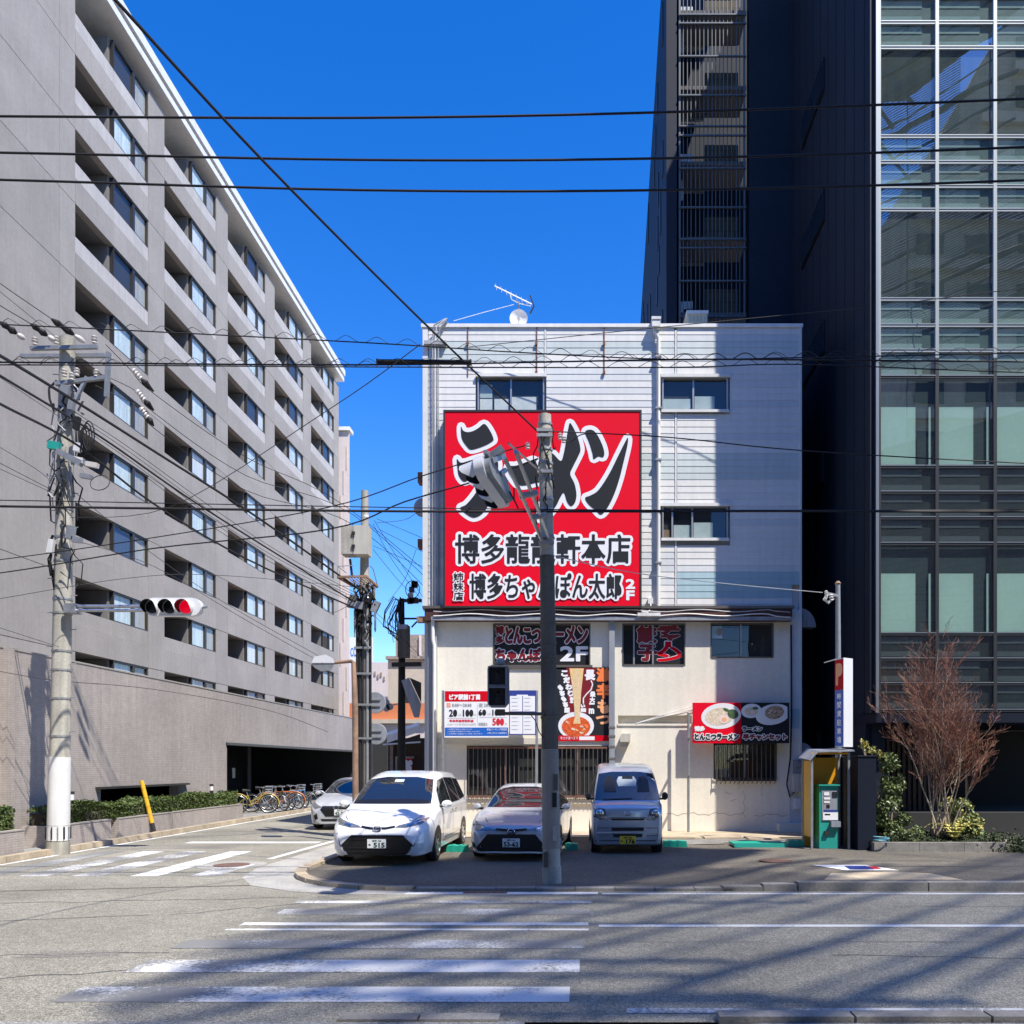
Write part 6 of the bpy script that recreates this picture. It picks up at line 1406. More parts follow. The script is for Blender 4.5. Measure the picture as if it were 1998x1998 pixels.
c.drape('windshield', [(-.74, 1.09), (.74, 1.09), (.7, 1.3), (.63, 1.55), (.3, 1.6), (-.3, 1.6), (-.63, 1.55), (-.7, 1.3)], 'car_glass', 'F')
c.drape('dashboard', [(-.7, 1.1), (.7, 1.1), (.68, 1.16), (.2, 1.18), (-.2, 1.17), (-.68, 1.16)], 'car_black', 'F', .009); c.drape('rear_view_mirror', [(-.1, 1.5), (.08, 1.5), (.08, 1.55), (-.1, 1.55)], 'paper_glass', 'F', .009)
for v in 'RL':
    w = c.drape('side_window', [(1.42, 1.06), (1.62, 1.33), (1.98, 1.53), (2.5, 1.58), (2.5, 1.06)], 'car_glass', v); c.drape('side_window', [(2.56, 1.06), (2.56, 1.585), (3.5, 1.57), (3.5, 1.07)], 'car_glass', v); c.drape('side_window', [(3.56, 1.08), (3.56, 1.565), (4.2, 1.52), (4.42, 1.2), (4.4, 1.13)], 'car_glass', v)
    for ln in ([(1.5, .35), (1.42, .7), (1.4, 1.03)], [(2.53, .34), (2.53, 1.05)], [(3.53, .6), (3.5, 1.05)], [(1.5, .35), (3.3, .35)]): c.strip('door_seam', ln, .014, 'seam', v)
    for y in (2.3, 2.72): c.drape('door_handle', [(y-.09, .9), (y+.09, .91), (y+.09, .94), (y-.09, .93)], 'chrome', v, .02)
    c.strip('side_moulding', [(1.6, .44), (3.4, .46)], .03, 'car_pearl', v, .012)
c.drape('grille', [(-.46, .565), (.46, .565), (.64, .39), (.5, .2), (-.5, .2), (-.64, .39)], 'car_grille', 'F', .008)
for z in (.27, .34, .5): c.strip('grille_bar', [(-.52, z), (.52, z)], .022, 'car_black', 'F', .016)
c.drape('headlight', [(.3, .7), (.36, .735), (.6, .8), (.83, .87), (.81, .81), (.74, .75), (.5, .7)], 'lamp_glass', 'F', .008, mirror=True)
c.drape('lamp_unit', [(.5, .715), (.62, .75), (.62, .78), (.5, .745)], 'chrome', 'F', .014, mirror=True); c.drape('lamp_unit', [(.66, .765), (.76, .8), (.76, .83), (.66, .79)], 'chrome', 'F', .014, mirror=True)
c.strip('nose_trim', [(-.3, .715), (-.14, .685), (.14, .685), (.3, .715)], .035, 'car_black', 'F', .01); c.emblem(0, .685, -.03+.05, .055)
c.strip('bumper_edge', [(.5, .19), (.66, .39), (.74, .6)], .018, 'seam', 'F', .004, mirror=True); c.drape('bumper_wing', [(.66, .2), (.79, .3), (.8, .52), (.7, .42), (.58, .24)], 'car_pearl', 'F', .006, mirror=True)
c.drape('lower_lip', [(-.6, .185), (.6, .185), (.6, .21), (-.6, .21)], 'car_black', 'F', .01)
c.plate(-.0, .415, -.015, txt='・515', top='福岡 300'); c.mirror(1.36, 1.08, .88, 'car_white')
c.drape('rear_window', [(-.6, 1.2), (.6, 1.2), (.5, 1.55), (-.5, 1.55)], 'car_glass', 'B'); c.drape('tail_light', [(.5, .95), (.74, .95), (.7, 1.15), (.5, 1.1)], 'sign_red2', 'B', mirror=True)
c.strip('hood_seam', [(.74, .98), (.68, .88), (.6, .83)], .012, 'seam', 'F', .003, mirror=True)
c.root.scale = (1.035, 1, 1.0)
# ---- silver sedan
c = Car('sedan_car', 'silver sedan with slim headlights half hidden by the centre pole', 'car', (-1.34, 16.0, zc), R(-3.6), 4.4,
    [(0, .6), (.03, .66), (.1, .71), (.3, .77), (.7, .88), (1.15, .97), (1.55, 1.2), (1.95, 1.39), (2.5, 1.455), (3.2, 1.42), (3.7, 1.2), (3.95, 1.06), (4.3, 1.03), (4.4, .8)],
    [(0, .6), (.05, .69), (.15, .77), (.35, .84), (.7, .868), (3.9, .87), (4.2, .82), (4.4, .68)],
    [(0, .5), (.15, .62), (.4, .7), (1.1, .7), (1.55, .62), (1.95, .555), (2.5, .54), (3.2, .53), (3.7, .58), (4.4, .5)],
    [(0, .5), (.1, .6), (.3, .68), (.7, .78), (1.15, .88), (1.6, .9), (3.7, .96), (4.4, .75)],
    [(0, .18), (.1, .15), (.5, .17), (4, .2), (4.4, .34)], 'car_sedan', (.9, 3.56), .31)
c.drape('windshield', [(-.68, .985), (.68, .985), (.62, 1.15), (.52, 1.34), (.25, 1.385), (-.25, 1.385), (-.52, 1.34), (-.62, 1.15)], 'car_glass', 'F')
for v in 'RL':
    c.drape('side_window', [(1.5, .96), (1.75, 1.14), (2.05, 1.3), (2.5, 1.36), (2.5, .97)], 'car_glass', v); c.drape('side_window', [(2.57, .97), (2.57, 1.36), (3.1, 1.32), (3.55, 1.08), (3.5, 1.0)], 'car_glass', v)
    for ln in ([(1.4, .3), (1.36, .6), (1.42, .93)], [(2.53, .3), (2.53, .96)], [(1.4, .3), (3.1, .3)]): c.strip('door_seam', ln, .014, 'seam', v)
    for y in (2.3, 3.3): c.drape('door_handle', [(y-.09, .83), (y+.09, .84), (y+.09, .865), (y-.09, .855)], 'chrome', v, .02)
c.drape('grille', [(-.46, .53), (.46, .53), (.68, .27), (.64, .2), (-.64, .2), (-.68, .27)], 'car_grille', 'F', .008)
c.strip('grille_trim', [(-.7, .25), (-.64, .19), (.64, .19), (.7, .25)], .025, 'car_white', 'F', .012)
c.drape('headlight', [(.25, .615), (.5, .66), (.76, .75), (.79, .68), (.7, .6), (.5, .595)], 'lamp_glass', 'F', .008, mirror=True); c.drape('lamp_unit', [(.5, .62), (.58, .64), (.58, .66), (.5, .645)], 'chrome', 'F', .014, mirror=True)
c.strip('nose_trim', [(-.3, .62), (0, .6), (.3, .62)], .04, 'car_black', 'F', .01); c.drape('emblem_base', [(-.11, .62), (.11, .62), (.07, .53), (-.07, .53)], 'car_black', 'F', .012); c.emblem(0, .585, -.03, .05)
c.drape('fog_lamp', [(.7, .25), (.77, .27), (.78, .38), (.71, .34)], 'car_black', 'F', .01, mirror=True)
c.plate(0, .37, -.02, txt='53-62', top='福岡 502', m='plate_paint'); c.mirror(1.42, .99, .83, 'car_sedan', .18, .13)
c.drape('rear_window', [(-.5, 1.1), (.5, 1.1), (.42, 1.34), (-.42, 1.34)], 'car_glass', 'B'); c.drape('tail_light', [(.4, .8), (.7, .8), (.68, .95), (.4, .93)], 'sign_red2', 'B', mirror=True)
c.strip('hood_seam', [(.6, .9), (.58, .8), (.5, .74)], .01, 'seam', 'F', .003, mirror=True)
# ---- small van
c = Car('kei_van', 'small silver blue van with black mirrors and a yellow number plate', 'van', (.94, 17.2, zc), R(.5), 3.35,
    [(0, .93), (.02, .99), (.08, 1.04), (.2, 1.1), (.35, 1.3), (.6, 1.6), (.8, 1.76), (1.1, 1.85), (1.6, 1.9), (3.1, 1.9), (3.28, 1.84), (3.35, 1.5)],
    [(0, .64), (.03, .69), (.1, .715), (.3, .735), (3.1, .737), (3.28, .72), (3.35, .66)],
    [(0, .6), (.1, .66), (.3, .66), (.6, .62), (.9, .585), (1.6, .58), (3.35, .56)],
    [(0, .85), (.1, .95), (.2, 1.02), (.4, 1.06), (3.3, 1.1), (3.35, 1.05)],
    [(0, .24), (.06, .2), (.4, .2), (3.2, .25), (3.35, .34)], 'car_silver', (.5, 2.85), .275)
c.drape('windshield', [(-.66, 1.12), (.66, 1.12), (.62, 1.4), (.57, 1.66), (.3, 1.7), (-.3, 1.7), (-.57, 1.66), (-.62, 1.4)], 'car_glass', 'F')
c.drape('rear_view', [(-.17, 1.4), (.2, 1.4), (.22, 1.52), (.16, 1.6), (-.16, 1.6), (-.2, 1.5)], 'leaf_ground' if 0 else 'paper_glass', 'F', .009); c.drape('seat_back', [(.22, 1.28), (.48, 1.28), (.46, 1.52), (.4, 1.6), (.28, 1.6), (.23, 1.5)], 'car_black', 'F', .011); c.drape('seat_back', [(-.48, 1.28), (-.22, 1.28), (-.23, 1.5), (-.28, 1.6), (-.4, 1.6), (-.46, 1.52)], 'car_black', 'F', .011)
c.drape('rear_view_mirror', [(-.08, 1.55), (.14, 1.55), (.14, 1.61), (-.08, 1.61)], 'car_black', 'F', .013)
for v in 'RL':
    c.drape('side_window', [(.55, 1.12), (.7, 1.45), (.85, 1.66), (1.35, 1.7), (1.35, 1.12)], 'car_glass', v); c.drape('side_window', [(1.42, 1.12), (1.42, 1.7), (2.3, 1.7), (2.3, 1.12)], 'car_glass', v); c.drape('side_window', [(2.36, 1.12), (2.36, 1.7), (3.1, 1.68), (3.12, 1.15)], 'car_glass', v)
    for ln in ([(.78, .35), (.5, 1.08)], [(1.38, .3), (1.38, 1.1)], [(2.33, .4), (2.33, 1.1)]): c.strip('door_seam', ln, .014, 'seam', v)
c.drape('headlight', [(.42, .76), (.46, .95), (.68, .98), (.7, .78), (.56, .74)], 'lamp_glass', 'F', .008, mirror=True)
MBx = MB()
for sd in (-1, 1): MB().lathe([(0, -.01), (.06, -.004), (.075, .01)], (sd*.57, -.02, .86), 'Y', 16).obj('lamp_unit', 'chrome', c.root, 50)
c.drape('hood_slot', [(-.36, .755), (.36, .755), (.32, .715), (-.32, .715)], 'car_black', 'F', .01); c.strip('hood_seam', [(-.66, .74), (-.42, .72), (-.36, .77), (.36, .77), (.42, .72), (.66, .74)], .012, 'seam', 'F', .004)
c.drape('grille_slot', [(-.34, .57), (.34, .57), (.32, .5), (-.32, .5)], 'car_grille', 'F', .008); c.drape('grille_slot', [(-.31, .44), (.31, .44), (.29, .37), (-.29, .37)], 'car_grille', 'F', .008); c.strip('bumper_crease', [(-.64, .47), (.64, .47)], .025, 'car_white' if 0 else 'car_grey', 'F', .012)
c.strip('bumper_recess', [(.38, .56), (.62, .56), (.62, .4), (.38, .4)], .012, 'seam', 'F', .006, mirror=True); c.strip('bumper_bottom', [(-.66, .3), (.66, .3)], .02, 'seam', 'F', .006)
c.emblem(0, .86, -.035, .05); c.plate(.0, .315, -.03, txt='・176', top='福岡 480', m='plate_yellow', ink='ink_black')
c.mirror(.33, 1.2, .73, 'black_rubber', .13, .17); c.strip('wiper', [(-.5, 1.125), (.1, 1.15)], .02, 'car_black', 'F', .016)
c.drape('rear_window', [(-.55, 1.2), (.55, 1.2), (.5, 1.65), (-.5, 1.65)], 'car_glass', 'B'); c.drape('tail_light', [(.5, .8), (.66, .8), (.66, 1.1), (.55, 1.1)], 'sign_red2', 'B', mirror=True)
# ---- white car on the side street
c = Car('hatchback_car', 'white car coming along the side street, half hidden behind the white minivan', 'car', (-7.1, 24.3, 0), R(1), 4.1,
    [(0, .62), (.04, .7), (.12, .78), (.35, .86), (.75, .95), (1.15, 1.02), (1.6, 1.27), (2.0, 1.44), (2.6, 1.5), (3.4, 1.42), (3.9, 1.2), (4.1, .85)],
    [(0, .58), (.06, .69), (.18, .77), (.4, .83), (.8, .848), (3.7, .848), (4.1, .68)], [(0, .46), (.2, .64), (.5, .7), (1.15, .7), (1.6, .63), (2, .57), (2.6, .55), (4.1, .5)],
    [(0, .5), (.1, .62), (.35, .74), (.75, .84), (1.15, .92), (3.8, 1.0), (4.1, .75)], [(0, .2), (.1, .17), (.5, .18), (4.1, .32)], 'car_grey', (.85, 3.4), .3)
c.drape('windshield', [(-.68, 1.035), (.68, 1.035), (.62, 1.2), (.53, 1.39), (.25, 1.43), (-.25, 1.43), (-.53, 1.39), (-.62, 1.2)], 'car_glass', 'F')
for v in 'RL':
    c.drape('side_window', [(1.5, 1.02), (1.75, 1.2), (2.05, 1.36), (2.5, 1.4), (2.5, 1.02)], 'car_glass', v); c.drape('side_window', [(2.56, 1.02), (2.56, 1.4), (3.2, 1.34), (3.5, 1.1)], 'car_glass', v)
c.drape('grille', [(-.4, .7), (.4, .7), (.46, .6), (.3, .4), (-.3, .4), (-.46, .6)], 'car_grille', 'F', .008); c.drape('headlight', [(.42, .67), (.76, .83), (.78, .72), (.62, .62)], 'lamp_glass', 'F', .008, mirror=True)
c.drape('lower_intake', [(-.45, .33), (.45, .33), (.4, .27), (-.4, .27)], 'car_grille', 'F', .008); c.drape('fog_recess', [(.56, .5), (.66, .42), (.6, .3), (.52, .34)], 'car_black', 'F', .008, mirror=True)
c.emblem(0, .66, -.01, .06); c.plate(.12, .52, -.03, txt='42-34', top='福岡 530'); c.mirror(1.35, 1.04, .82, 'car_grey', .18, .13)

# ---------------------------------------------------------------- bicycles
def bicycle(y, x, rz, col, lab, basket=False, fender=False, city=False):
    t = thing('bicycle', lab, 'bicycle', (x, y, .115), rz, 'bicycles parked at the parking entrance'); r = .335
    for k, wx in enumerate((-.52, .53)):
        w = MB().tube([(wx+r*math.cos(a), 0, r+r*math.sin(a)) for a in (2*math.pi*i/26 for i in range(26))], .021, 6, closed=True).obj('wheel', 'tyre', t, 50)
        MB().tube([(wx+(r-.03)*math.cos(a), 0, r+(r-.03)*math.sin(a)) for a in (2*math.pi*i/24 for i in range(24))], .012, 5, closed=True).obj('rim', 'alloy', w)
        for i in range(10):
            a = 2*math.pi*i/10; MB().tube([(wx, .02*(-1)**i, r), (wx+(r-.03)*math.cos(a), 0, r+(r-.03)*math.sin(a))], .0035, 3).obj('spoke', 'steel', w)
        if fender: MB().tube([(wx+(r+.035)*math.cos(a), 0, r+(r+.035)*math.sin(a)) for a in (math.pi*(.05+.9*i/12)+(-.35 if k else .3) for i in range(13))], .026, 5).obj('mudguard', col, t, 50)
    fr = MB(); bb = Vector((-.06, 0, .29)); hd1 = Vector((.36, 0, .66 if not city else .6)); hd2 = Vector((.33, 0, .78)); st = Vector((-.2, 0, .74 if not city else .66)); ra = Vector((-.52, 0, r))
    for a, b, q in ((bb, hd1, .02), (bb, st, .017), ((st+Vector((.01, 0, -.04))) if not city else bb+Vector((-.05, 0, .12)), hd1+Vector((-.01, 0, .06)), .018), (st, ra, .011), (bb, ra, .012), (hd1, hd2, .02)): fr.tube([a, b], q, 6)
    fr.obj('frame', col, t, 50)
    MB().tube([hd1, Vector((.5, .05, r)), ], .012, 6).tube([hd1, Vector((.5, -.05, r))], .012, 6).obj('fork', 'bike_silver', t)
    MB().tube([hd2, Vector((.34, 0, .92))], .014, 6).tube([(.3, -.29, .96), (.36, -.12, .93), (.36, .12, .93), (.3, .29, .96)], .012, 6).obj('handlebar', 'bike_silver', t)
    MB().tube([st, st+Vector((-.04, 0, .14))], .013, 6).obj('seat_post', 'bike_silver', t)
    MB().tube([st+Vector((-.17, 0, .17)), st+Vector((-.08, 0, .17)), st+Vector((.1, 0, .165))], [.06, .055, .02], 8).obj('saddle', 'black_rubber', t, 50)
    MB().lathe([(.02, -.012), (.09, -.01), (.09, .01), (.02, .012)], (bb.x, .04, bb.z), 'Y', 14).obj('chainwheel', 'steel_dull', t)
    MB().bar(bb+Vector((0, .06, 0)), bb+Vector((.1, .06, -.14)), .018).box(bb.x+.05, bb.x+.16, .06, .14, bb.z-.16, bb.z-.14).obj('crank', 'steel_dull', t)
    if basket:
        b = MB()
        for z in (.78, .86, .98): b.tube([(.42, -.15, z), (.66, -.15, z), (.66, .15, z), (.42, .15, z)], .007, 4, closed=True)
        for i in range(5):
            for yy_ in (-.15, .15): b.tube([(.42+.06*i, yy_, .78), (.42+.06*i, yy_, .98)], .005, 3)
        for i in range(5): b.tube([(.66, -.15+.075*i, .78), (.66, -.15+.075*i, .98)], .005, 3)
        b.obj('basket', 'bike_silver', t)
for i, a in enumerate(((31.1, -12.15, .25, 'bike_yellow', 'yellow framed bicycle with yellow mudguards right behind the hedge end', True, True, True), (31.8, -11.95, .1, 'bike_silver', 'silver bicycle with raised handlebar second from the hedge'),
    (32.5, -11.9, -.1, 'car_black', 'black bicycle in the middle of the bicycle row'), (33.2, -11.85, .15, 'bike_orange', 'orange framed bicycle in the bicycle row', False, True), (33.9, -11.85, -.05, 'rust_dark', 'dark red bicycle right of the orange bicycle', True),
    (34.7, -11.8, .1, 'bike_blue', 'blue framed bicycle near the right end of the row', False, False), (35.6, -11.7, .0, 'bike_silver', 'silver city bicycle with white mudguards and basket at the right end of the row', True, True, True))): bicycle(*a)
# ================================================================ CAR PARK FURNITURE
YS = 17.7
sh = thing('payment_shelter', 'small open shelter with yellow inside walls around the teal parking machine', 'shelter', W(1622, 1668, YS)); sh.location.z = zlot(5.2, YS)
V = lambda p, q, d=0: W(p, q, YS+d)
zg = zlot(5.2, 17.7)
xl, xr = V(1584, 0).x, V(1656, 0).x
world_part('back_panel', MB().box(xl+.03, xr-.03, YS+.72, YS+.74, zg, V(0, 1478).z), 'yellow_inside', sh); world_part('side_panel', MB().box(xl+.0, xl+.02, YS+.05, YS+.715, zg+.25, V(0, 1484).z), 'yellow_inside', sh)
world_part('roof_panel', MB().prism([(1577, 1482), (1594, 1464), (1666, 1463), (1668, 1466), (1596, 1468), (1581, 1484)], lambda p, q: V(p, q, -.1), lambda p, q: W(p, q, YS-.1)+Vector((0, .82, .05))), 'post_grey', sh)
for x_, y_ in ((xl, YS), (xr, YS), (xl, YS+.7), (xr, YS+.7)): world_part('frame_post', MB().box(x_-.022, x_+.022, y_-.022, y_+.022, zg, V(0, 1478 if x_ == xl else 1468).z), 'galv', sh)
world_part('front_lip', MB().box(xl, xr, YS-.02, YS+.0, V(0, 1472).z, V(0, 1468).z), 'yellow_inside', sh)
for q in (1570, ): world_part('cross_rail', MB().box(xl+.023, xr-.023, YS+.69, YS+.71, V(0, q+2).z, V(0, q-2).z), 'galv', sh)
pm = thing('payment_machine', 'teal parking payment machine inside the yellow shelter', 'ticket machine', V(1621, 1665, .2)); pm.location.z = zg
world_part('plinth', MB().box(V(1601, 0).x, V(1639, 0).x, YS+.1, YS+.6, zg, V(0, 1657).z), 'stone_grey', pm)
world_part('cabinet', MB().box(V(1602, 0).x, V(1639, 0).x, YS+.12, YS+.55, V(0, 1656.5).z, V(0, 1534).z), 'teal', pm)
world_part('hood', MB().box(V(1600, 0).x, V(1641, 0).x, YS+.06, YS+.57, V(0, 1533.5).z, V(0, 1531).z), 'teal', pm)
world_part('front_plate', MB().box(V(1606, 0).x, V(1636, 0).x, YS+.105, YS+.119, V(0, 1602).z, V(0, 1543).z), 'post_grey', pm)
for b_, m in (((1608, 1546, 1618, 1552), 'ink_white'), ((1624, 1545, 1634, 1556), 'ink_black'), ((1608, 1556, 1620, 1560), 'ink_white'), ((1608, 1563, 1619, 1567), 'paper_white'), ((1613, 1570, 1619, 1576), 'slot_black'), ((1606, 1585, 1635, 1600), 'ink_white'), ((1609, 1588, 1620, 1591), 'ink_blue'), ((1608, 1580, 1634, 1584), 'ink_navy')): panel(pm, 'label_plate', b_, YS+.095, m, .009)
world_part('coin_tray', MB().box(V(1623, 0).x, V(1641, 0).x, YS+.02, YS+.119, V(0, 1614).z, V(0, 1603).z), 'post_grey', pm); world_part('ticket_slot', MB().box(V(1611, 0).x, V(1620, 0).x, YS+.06, YS+.119, V(0, 1629).z, V(0, 1622).z), 'frame_dark', pm)
nv = thing('navy_partition', 'tall dark navy partition panel between shelter and planted bed', 'partition', (5.95, 18.3, 0))
world_part('panel', MB().box(V(1668, 0).x, V(1703, 0).x, YS-.2, YS+1.6, 0, V(0, 1476).z), 'navy_panel', nv); world_part('cap', MB().box(V(1667, 0).x, V(1704, 0).x, YS-.22, YS+1.62, V(0, 1476).z+.001, V(0, 1474).z), 'mullion', nv)
sp_ = thing('sign_pole', 'slim pale steel pole rising above the narrow parking sign', 'pole', V(1636, 1660, .95)); sp_.location.z = zlot(5.4, 18.6)
world_part('shaft', MB().tube([V(1636, 1660, .95), V(1635.5, 1300, .95), V(1635, 1140, .95)], [.075, .06, .05], 12), 'galv', sp_, 40)
world_part('pole_cap', MB().lathe([(.055, 0), (.07, .03), (.03, .08)], tuple(V(1635, 1141, .95)), n=10), 'rust', sp_)
world_part('bracket', MB().bar(V(1636, 1163, .85), V(1612, 1158, .85), .06), 'steel_dull', sp_); insul(sp_, V(1612, 1158, .8), .8); insul(sp_, V(1622, 1166, .8), 1)
for k in range(3): world_part('cable_loop', MB().tube([V(1612+2*k, 1160, .8), V(1606+3*k, 1170, .75), V(1616, 1178-2*k, .75), V(1628, 1168, .85)], .01, 5), 'pipe_grey', sp_)
tm = thing('parking_sign', 'tall narrow parking sign with a yellow P on red above blue, white sides', 'sign', V(1648, 1458))
ang = R(0); YT = YS-.05
S4 = lambda p, q, d=0: W(p, q, YT+d)
# box turned so that its printed face looks left past the camera
pA, pB, pC = S4(1629, 1440, .35), S4(1646, 1440, 0), S4(1664, 1440, .18)
pD = pA+(pC-pB); z0_, z1_ = S4(0, 1457).z, S4(0, 1283).z
def loft(name, pts, za, zb, m): return world_part(name, MB().prism([(p.x, p.y) for p in pts], lambda x, y: (x, y, za), lambda x, y: (x, y, zb)), m, tm)
loft('case', [pA, pB, pC, pD], z0_, z1_, 'signal_white')
nrm = Vector((pB.y-pA.y, -(pB.x-pA.x), 0)).normalized()
if nrm.y > 0: nrm = -nrm
def face(name, u0, u1, za, zb, m, off=.004):
    a = pA.lerp(pB, u0)+nrm*off; b = pA.lerp(pB, u1)+nrm*off; me = bpy.data.meshes.new(name); o = tm.location
    me.from_pydata([Vector((a.x, a.y, za))-o, Vector((b.x, b.y, za))-o, Vector((b.x, b.y, zb))-o, Vector((a.x, a.y, zb))-o], [], [(0, 1, 2, 3)]); me.materials.append(MATS[m]); return link(name, me, tm)
zs = z0_+(z1_-z0_)*.645
face('blue_panel', .02, .98, z0_+.02, zs-.002, 'ink_blue'); face('red_panel', .02, .98, zs, z1_-.02, 'sign_red2')
fa = math.atan2((pB-pA).y, (pB-pA).x); fl = (pB-pA).length
def face_text(txt, u0, u1, za, zb, m, bold):
    me = glyph_mesh('lettering', txt, m, 1, bold, ((u1-u0)*fl, zb-za)); o = link('lettering', me, tm); p = pA.lerp(pB, u0)+nrm*.008; o.location = Vector((p.x, p.y, za))-tm.location; o.rotation_euler = (0, 0, fa)
face_text('P', .2, .85, zs+.12, z1_-.12, 'ink_peach', .022)
for i, ch in enumerate('時間貸駐車場'): face_text(ch, .3, .75, zs-.2-i*.185, zs-.2-i*.185+.13, 'ink_white', .004)
world_part('sign_arm', MB().bar(S4(1608, 1293, .4), S4(1632, 1286, .4), .05, .02), 'steel_dull', tm)
# lock plates
def lockbox(px0, px1, py0, py1, lab, flap=None):
    Y = FOC*(EYE-.1)/(py1-HZ); a = W(px0, py1, Y); b = W(px1, py0, Y)
    o = thing('lock_plate', lab, 'parking lock', ((a.x+b.x)/2, Y, zlot(a.x, Y)), 0, 'green parking lock plates')
    z = o.location.z; w = (b.x-a.x)/2
    MB().prism([(-w, .0), (w, .0), (w*.92, .13), (-w*.92, .13)], lambda x, q: (x, -.12, q), lambda x, q: (x, .16, q)).obj('motor_box', 'green_plastic', o)
    for k in (-.4, .3): boxo('box_rib', 'teal', w*k-.03, w*k+.03, -.13, .165, .0, .142, o)
    if flap: boxo('flap', 'green_plastic', *flap, -.2, .5, .02, .075, o); boxo('flap_edge', 'teal', *flap, -.22, -.202, .0, .09, o)
lockbox(872, 914, 1642, 1659, 'green parking lock between white minivan and silver sedan'); lockbox(1102, 1128, 1641, 1656, 'green parking lock just right of the centre pole'); lockbox(1293, 1340, 1634, 1651, 'bright green parking lock right of the small van'); lockbox(1535, 1566, 1636, 1653, 'green parking lock with its long flap in the empty space near the shelter', (-1.35, -.2))
# ================================================================ PLANTED BED
bed = thing('planter_bed', 'low stone edged planting bed in front of the glass office', 'planter', (7.6, 17.4, 0))
x0b, x1b = W(1704, 0, 17.3).x, W(1968, 0, 17.3).x
for i in range(3):
    a = x0b+(x1b-x0b)*i/3; b = x0b+(x1b-x0b)*(i+1)/3; world_part('edge_stone', MB().box(a+.004, b-.004, 17.25, 17.42, .05, .30), 'stone_grey', bed)
world_part('soil', MB().box(x0b, x1b, 17.422, 19.2, .05, .26), 'soil', bed)
gc = []
rnd = random.Random(9)
for _ in range(9000):
    x = rnd.uniform(x0b, x1b); y = rnd.uniform(17.42, 19.0); h = .3+.12*math.sin(x*3)*math.sin(y*4)+.08; gc.append((x, y, rnd.uniform(.26, h)))
leaf_mass(gc, 'leaf_ground', .06, 'ground_cover', seed=2, kind='stuff')
gc = [(W(1990, 0, 17.3).x+rnd.gauss(0, .35), 17.4+rnd.gauss(0, .25), .12+abs(rnd.gauss(0, .16))) for _ in range(900)]
leaf_mass(gc, 'leaf_ground', .08, 'ground_plants', seed=3, kind='stuff')
def shrub(name, lab, blobs, m, n, size, stem=True, seed=1, cat='shrub', m2=None):
    c0 = Vector(blobs[0][0]); o = thing(name, lab, cat, (c0.x, c0.y, .26)); rnd = random.Random(seed); tot = sum(b[1]**2 for b in blobs)
    pts, pts2 = [], []
    for c, r in blobs:
        for _ in range(int(n*r*r/tot)):
            d = Vector((rnd.gauss(0, 1), rnd.gauss(0, 1), rnd.gauss(0, 1))).normalized()*r*rnd.random()**.5
            q = Vector(c)+Vector((d.x, d.y*.9, d.z))-o.location
            if math.sin(q.x*9+1)*math.sin(q.z*8)*math.sin(q.y*7+2) < -.35: continue
            (pts2 if m2 and rnd.random() < .25 else pts).append(q)
        MB().tube([Vector((rnd.uniform(-.1, .1), 0, 0)), (Vector(c)-o.location)*.5+Vector((rnd.uniform(-.1, .1), 0, 0)), Vector(c)-o.location], [.025, .018, .008], 5).obj('stem', 'bark_pale', o)
    leaf_mass(pts, m, size, 'leaves', o, seed)
    if pts2: leaf_mass(pts2, m2, size, 'pale_leaves', o, seed+1)
B = lambda p, q, Y: tuple(W(p, q, Y))
shrub('leafy_shrub', 'tall leafy green shrub beside the navy partition left of the bare tree', [(B(1735, 1620, 18), .32), (B(1730, 1570, 18), .32), (B(1742, 1530, 18), .28), (B(1735, 1490, 18), .24), (B(1745, 1640, 17.8), .3), (B(1720, 1600, 18), .25), (B(1760, 1600, 18), .2)], 'leaf_shrub', 3800, .085, seed=4, m2='leaf_hedge')
shrub('flowering_shrub', 'thin yellow flowering twig rising above the leafy shrub', [(B(1728, 1480, 18.1), .14), (B(1715, 1472, 18.1), .13), (B(1700, 1466, 18.1), .13), (B(1685, 1452, 18.1), .12), (B(1678, 1444, 18.1), .08)], 'leaf_yellow', 420, .075, seed=6, m2='leaf_shrub')
shrub('low_shrub', 'low pale green shrub at the foot of the leafy shrub', [(B(1770, 1640, 17.7), .25), (B(1790, 1628, 17.8), .2), (B(1755, 1630, 17.7), .18)], 'leaf_shrub', 1300, .07, seed=8)
shrub('round_shrub', 'rounded pale leaved shrub right behind the bare tree', [(B(1875, 1580, 18.6), .26), (B(1895, 1610, 18.4), .28), (B(1870, 1615, 18.5), .24), (B(1910, 1640, 18.2), .24), (B(1850, 1570, 18.7), .16)], 'leaf_shrub', 2200, .09, seed=10, m2='leaf_yellow')
# fern
fe = thing('fern', 'yellowish fern at the foot of the bare tree', 'fern', B(1862, 1640, 17.9)); fe.location.z = .27
rnd = random.Random(14)
for i in range(11):
    a = 2*math.pi*i/11+rnd.uniform(-.2, .2); L = rnd.uniform(.45, .65); mb = MB(); pr = None
    for k in range(9):
        t = k/8; c = Vector((math.cos(a)*L*t, math.sin(a)*L*t*.7, .38*math.sin(t*2.3)))
        w = .075*(1-t*.85)*math.sin(min(1, t*4)*1.57); sd = Vector((-math.sin(a), math.cos(a), 0))
        if k: mb.add([c-sd*w*1.5, c+Vector((math.cos(a), math.sin(a), 0))*.02, c+sd*w*1.5, pr], [(0, 1, 3), (1, 2, 3)])
        pr = c
    mb.obj('frond', 'leaf_yellow', fe)
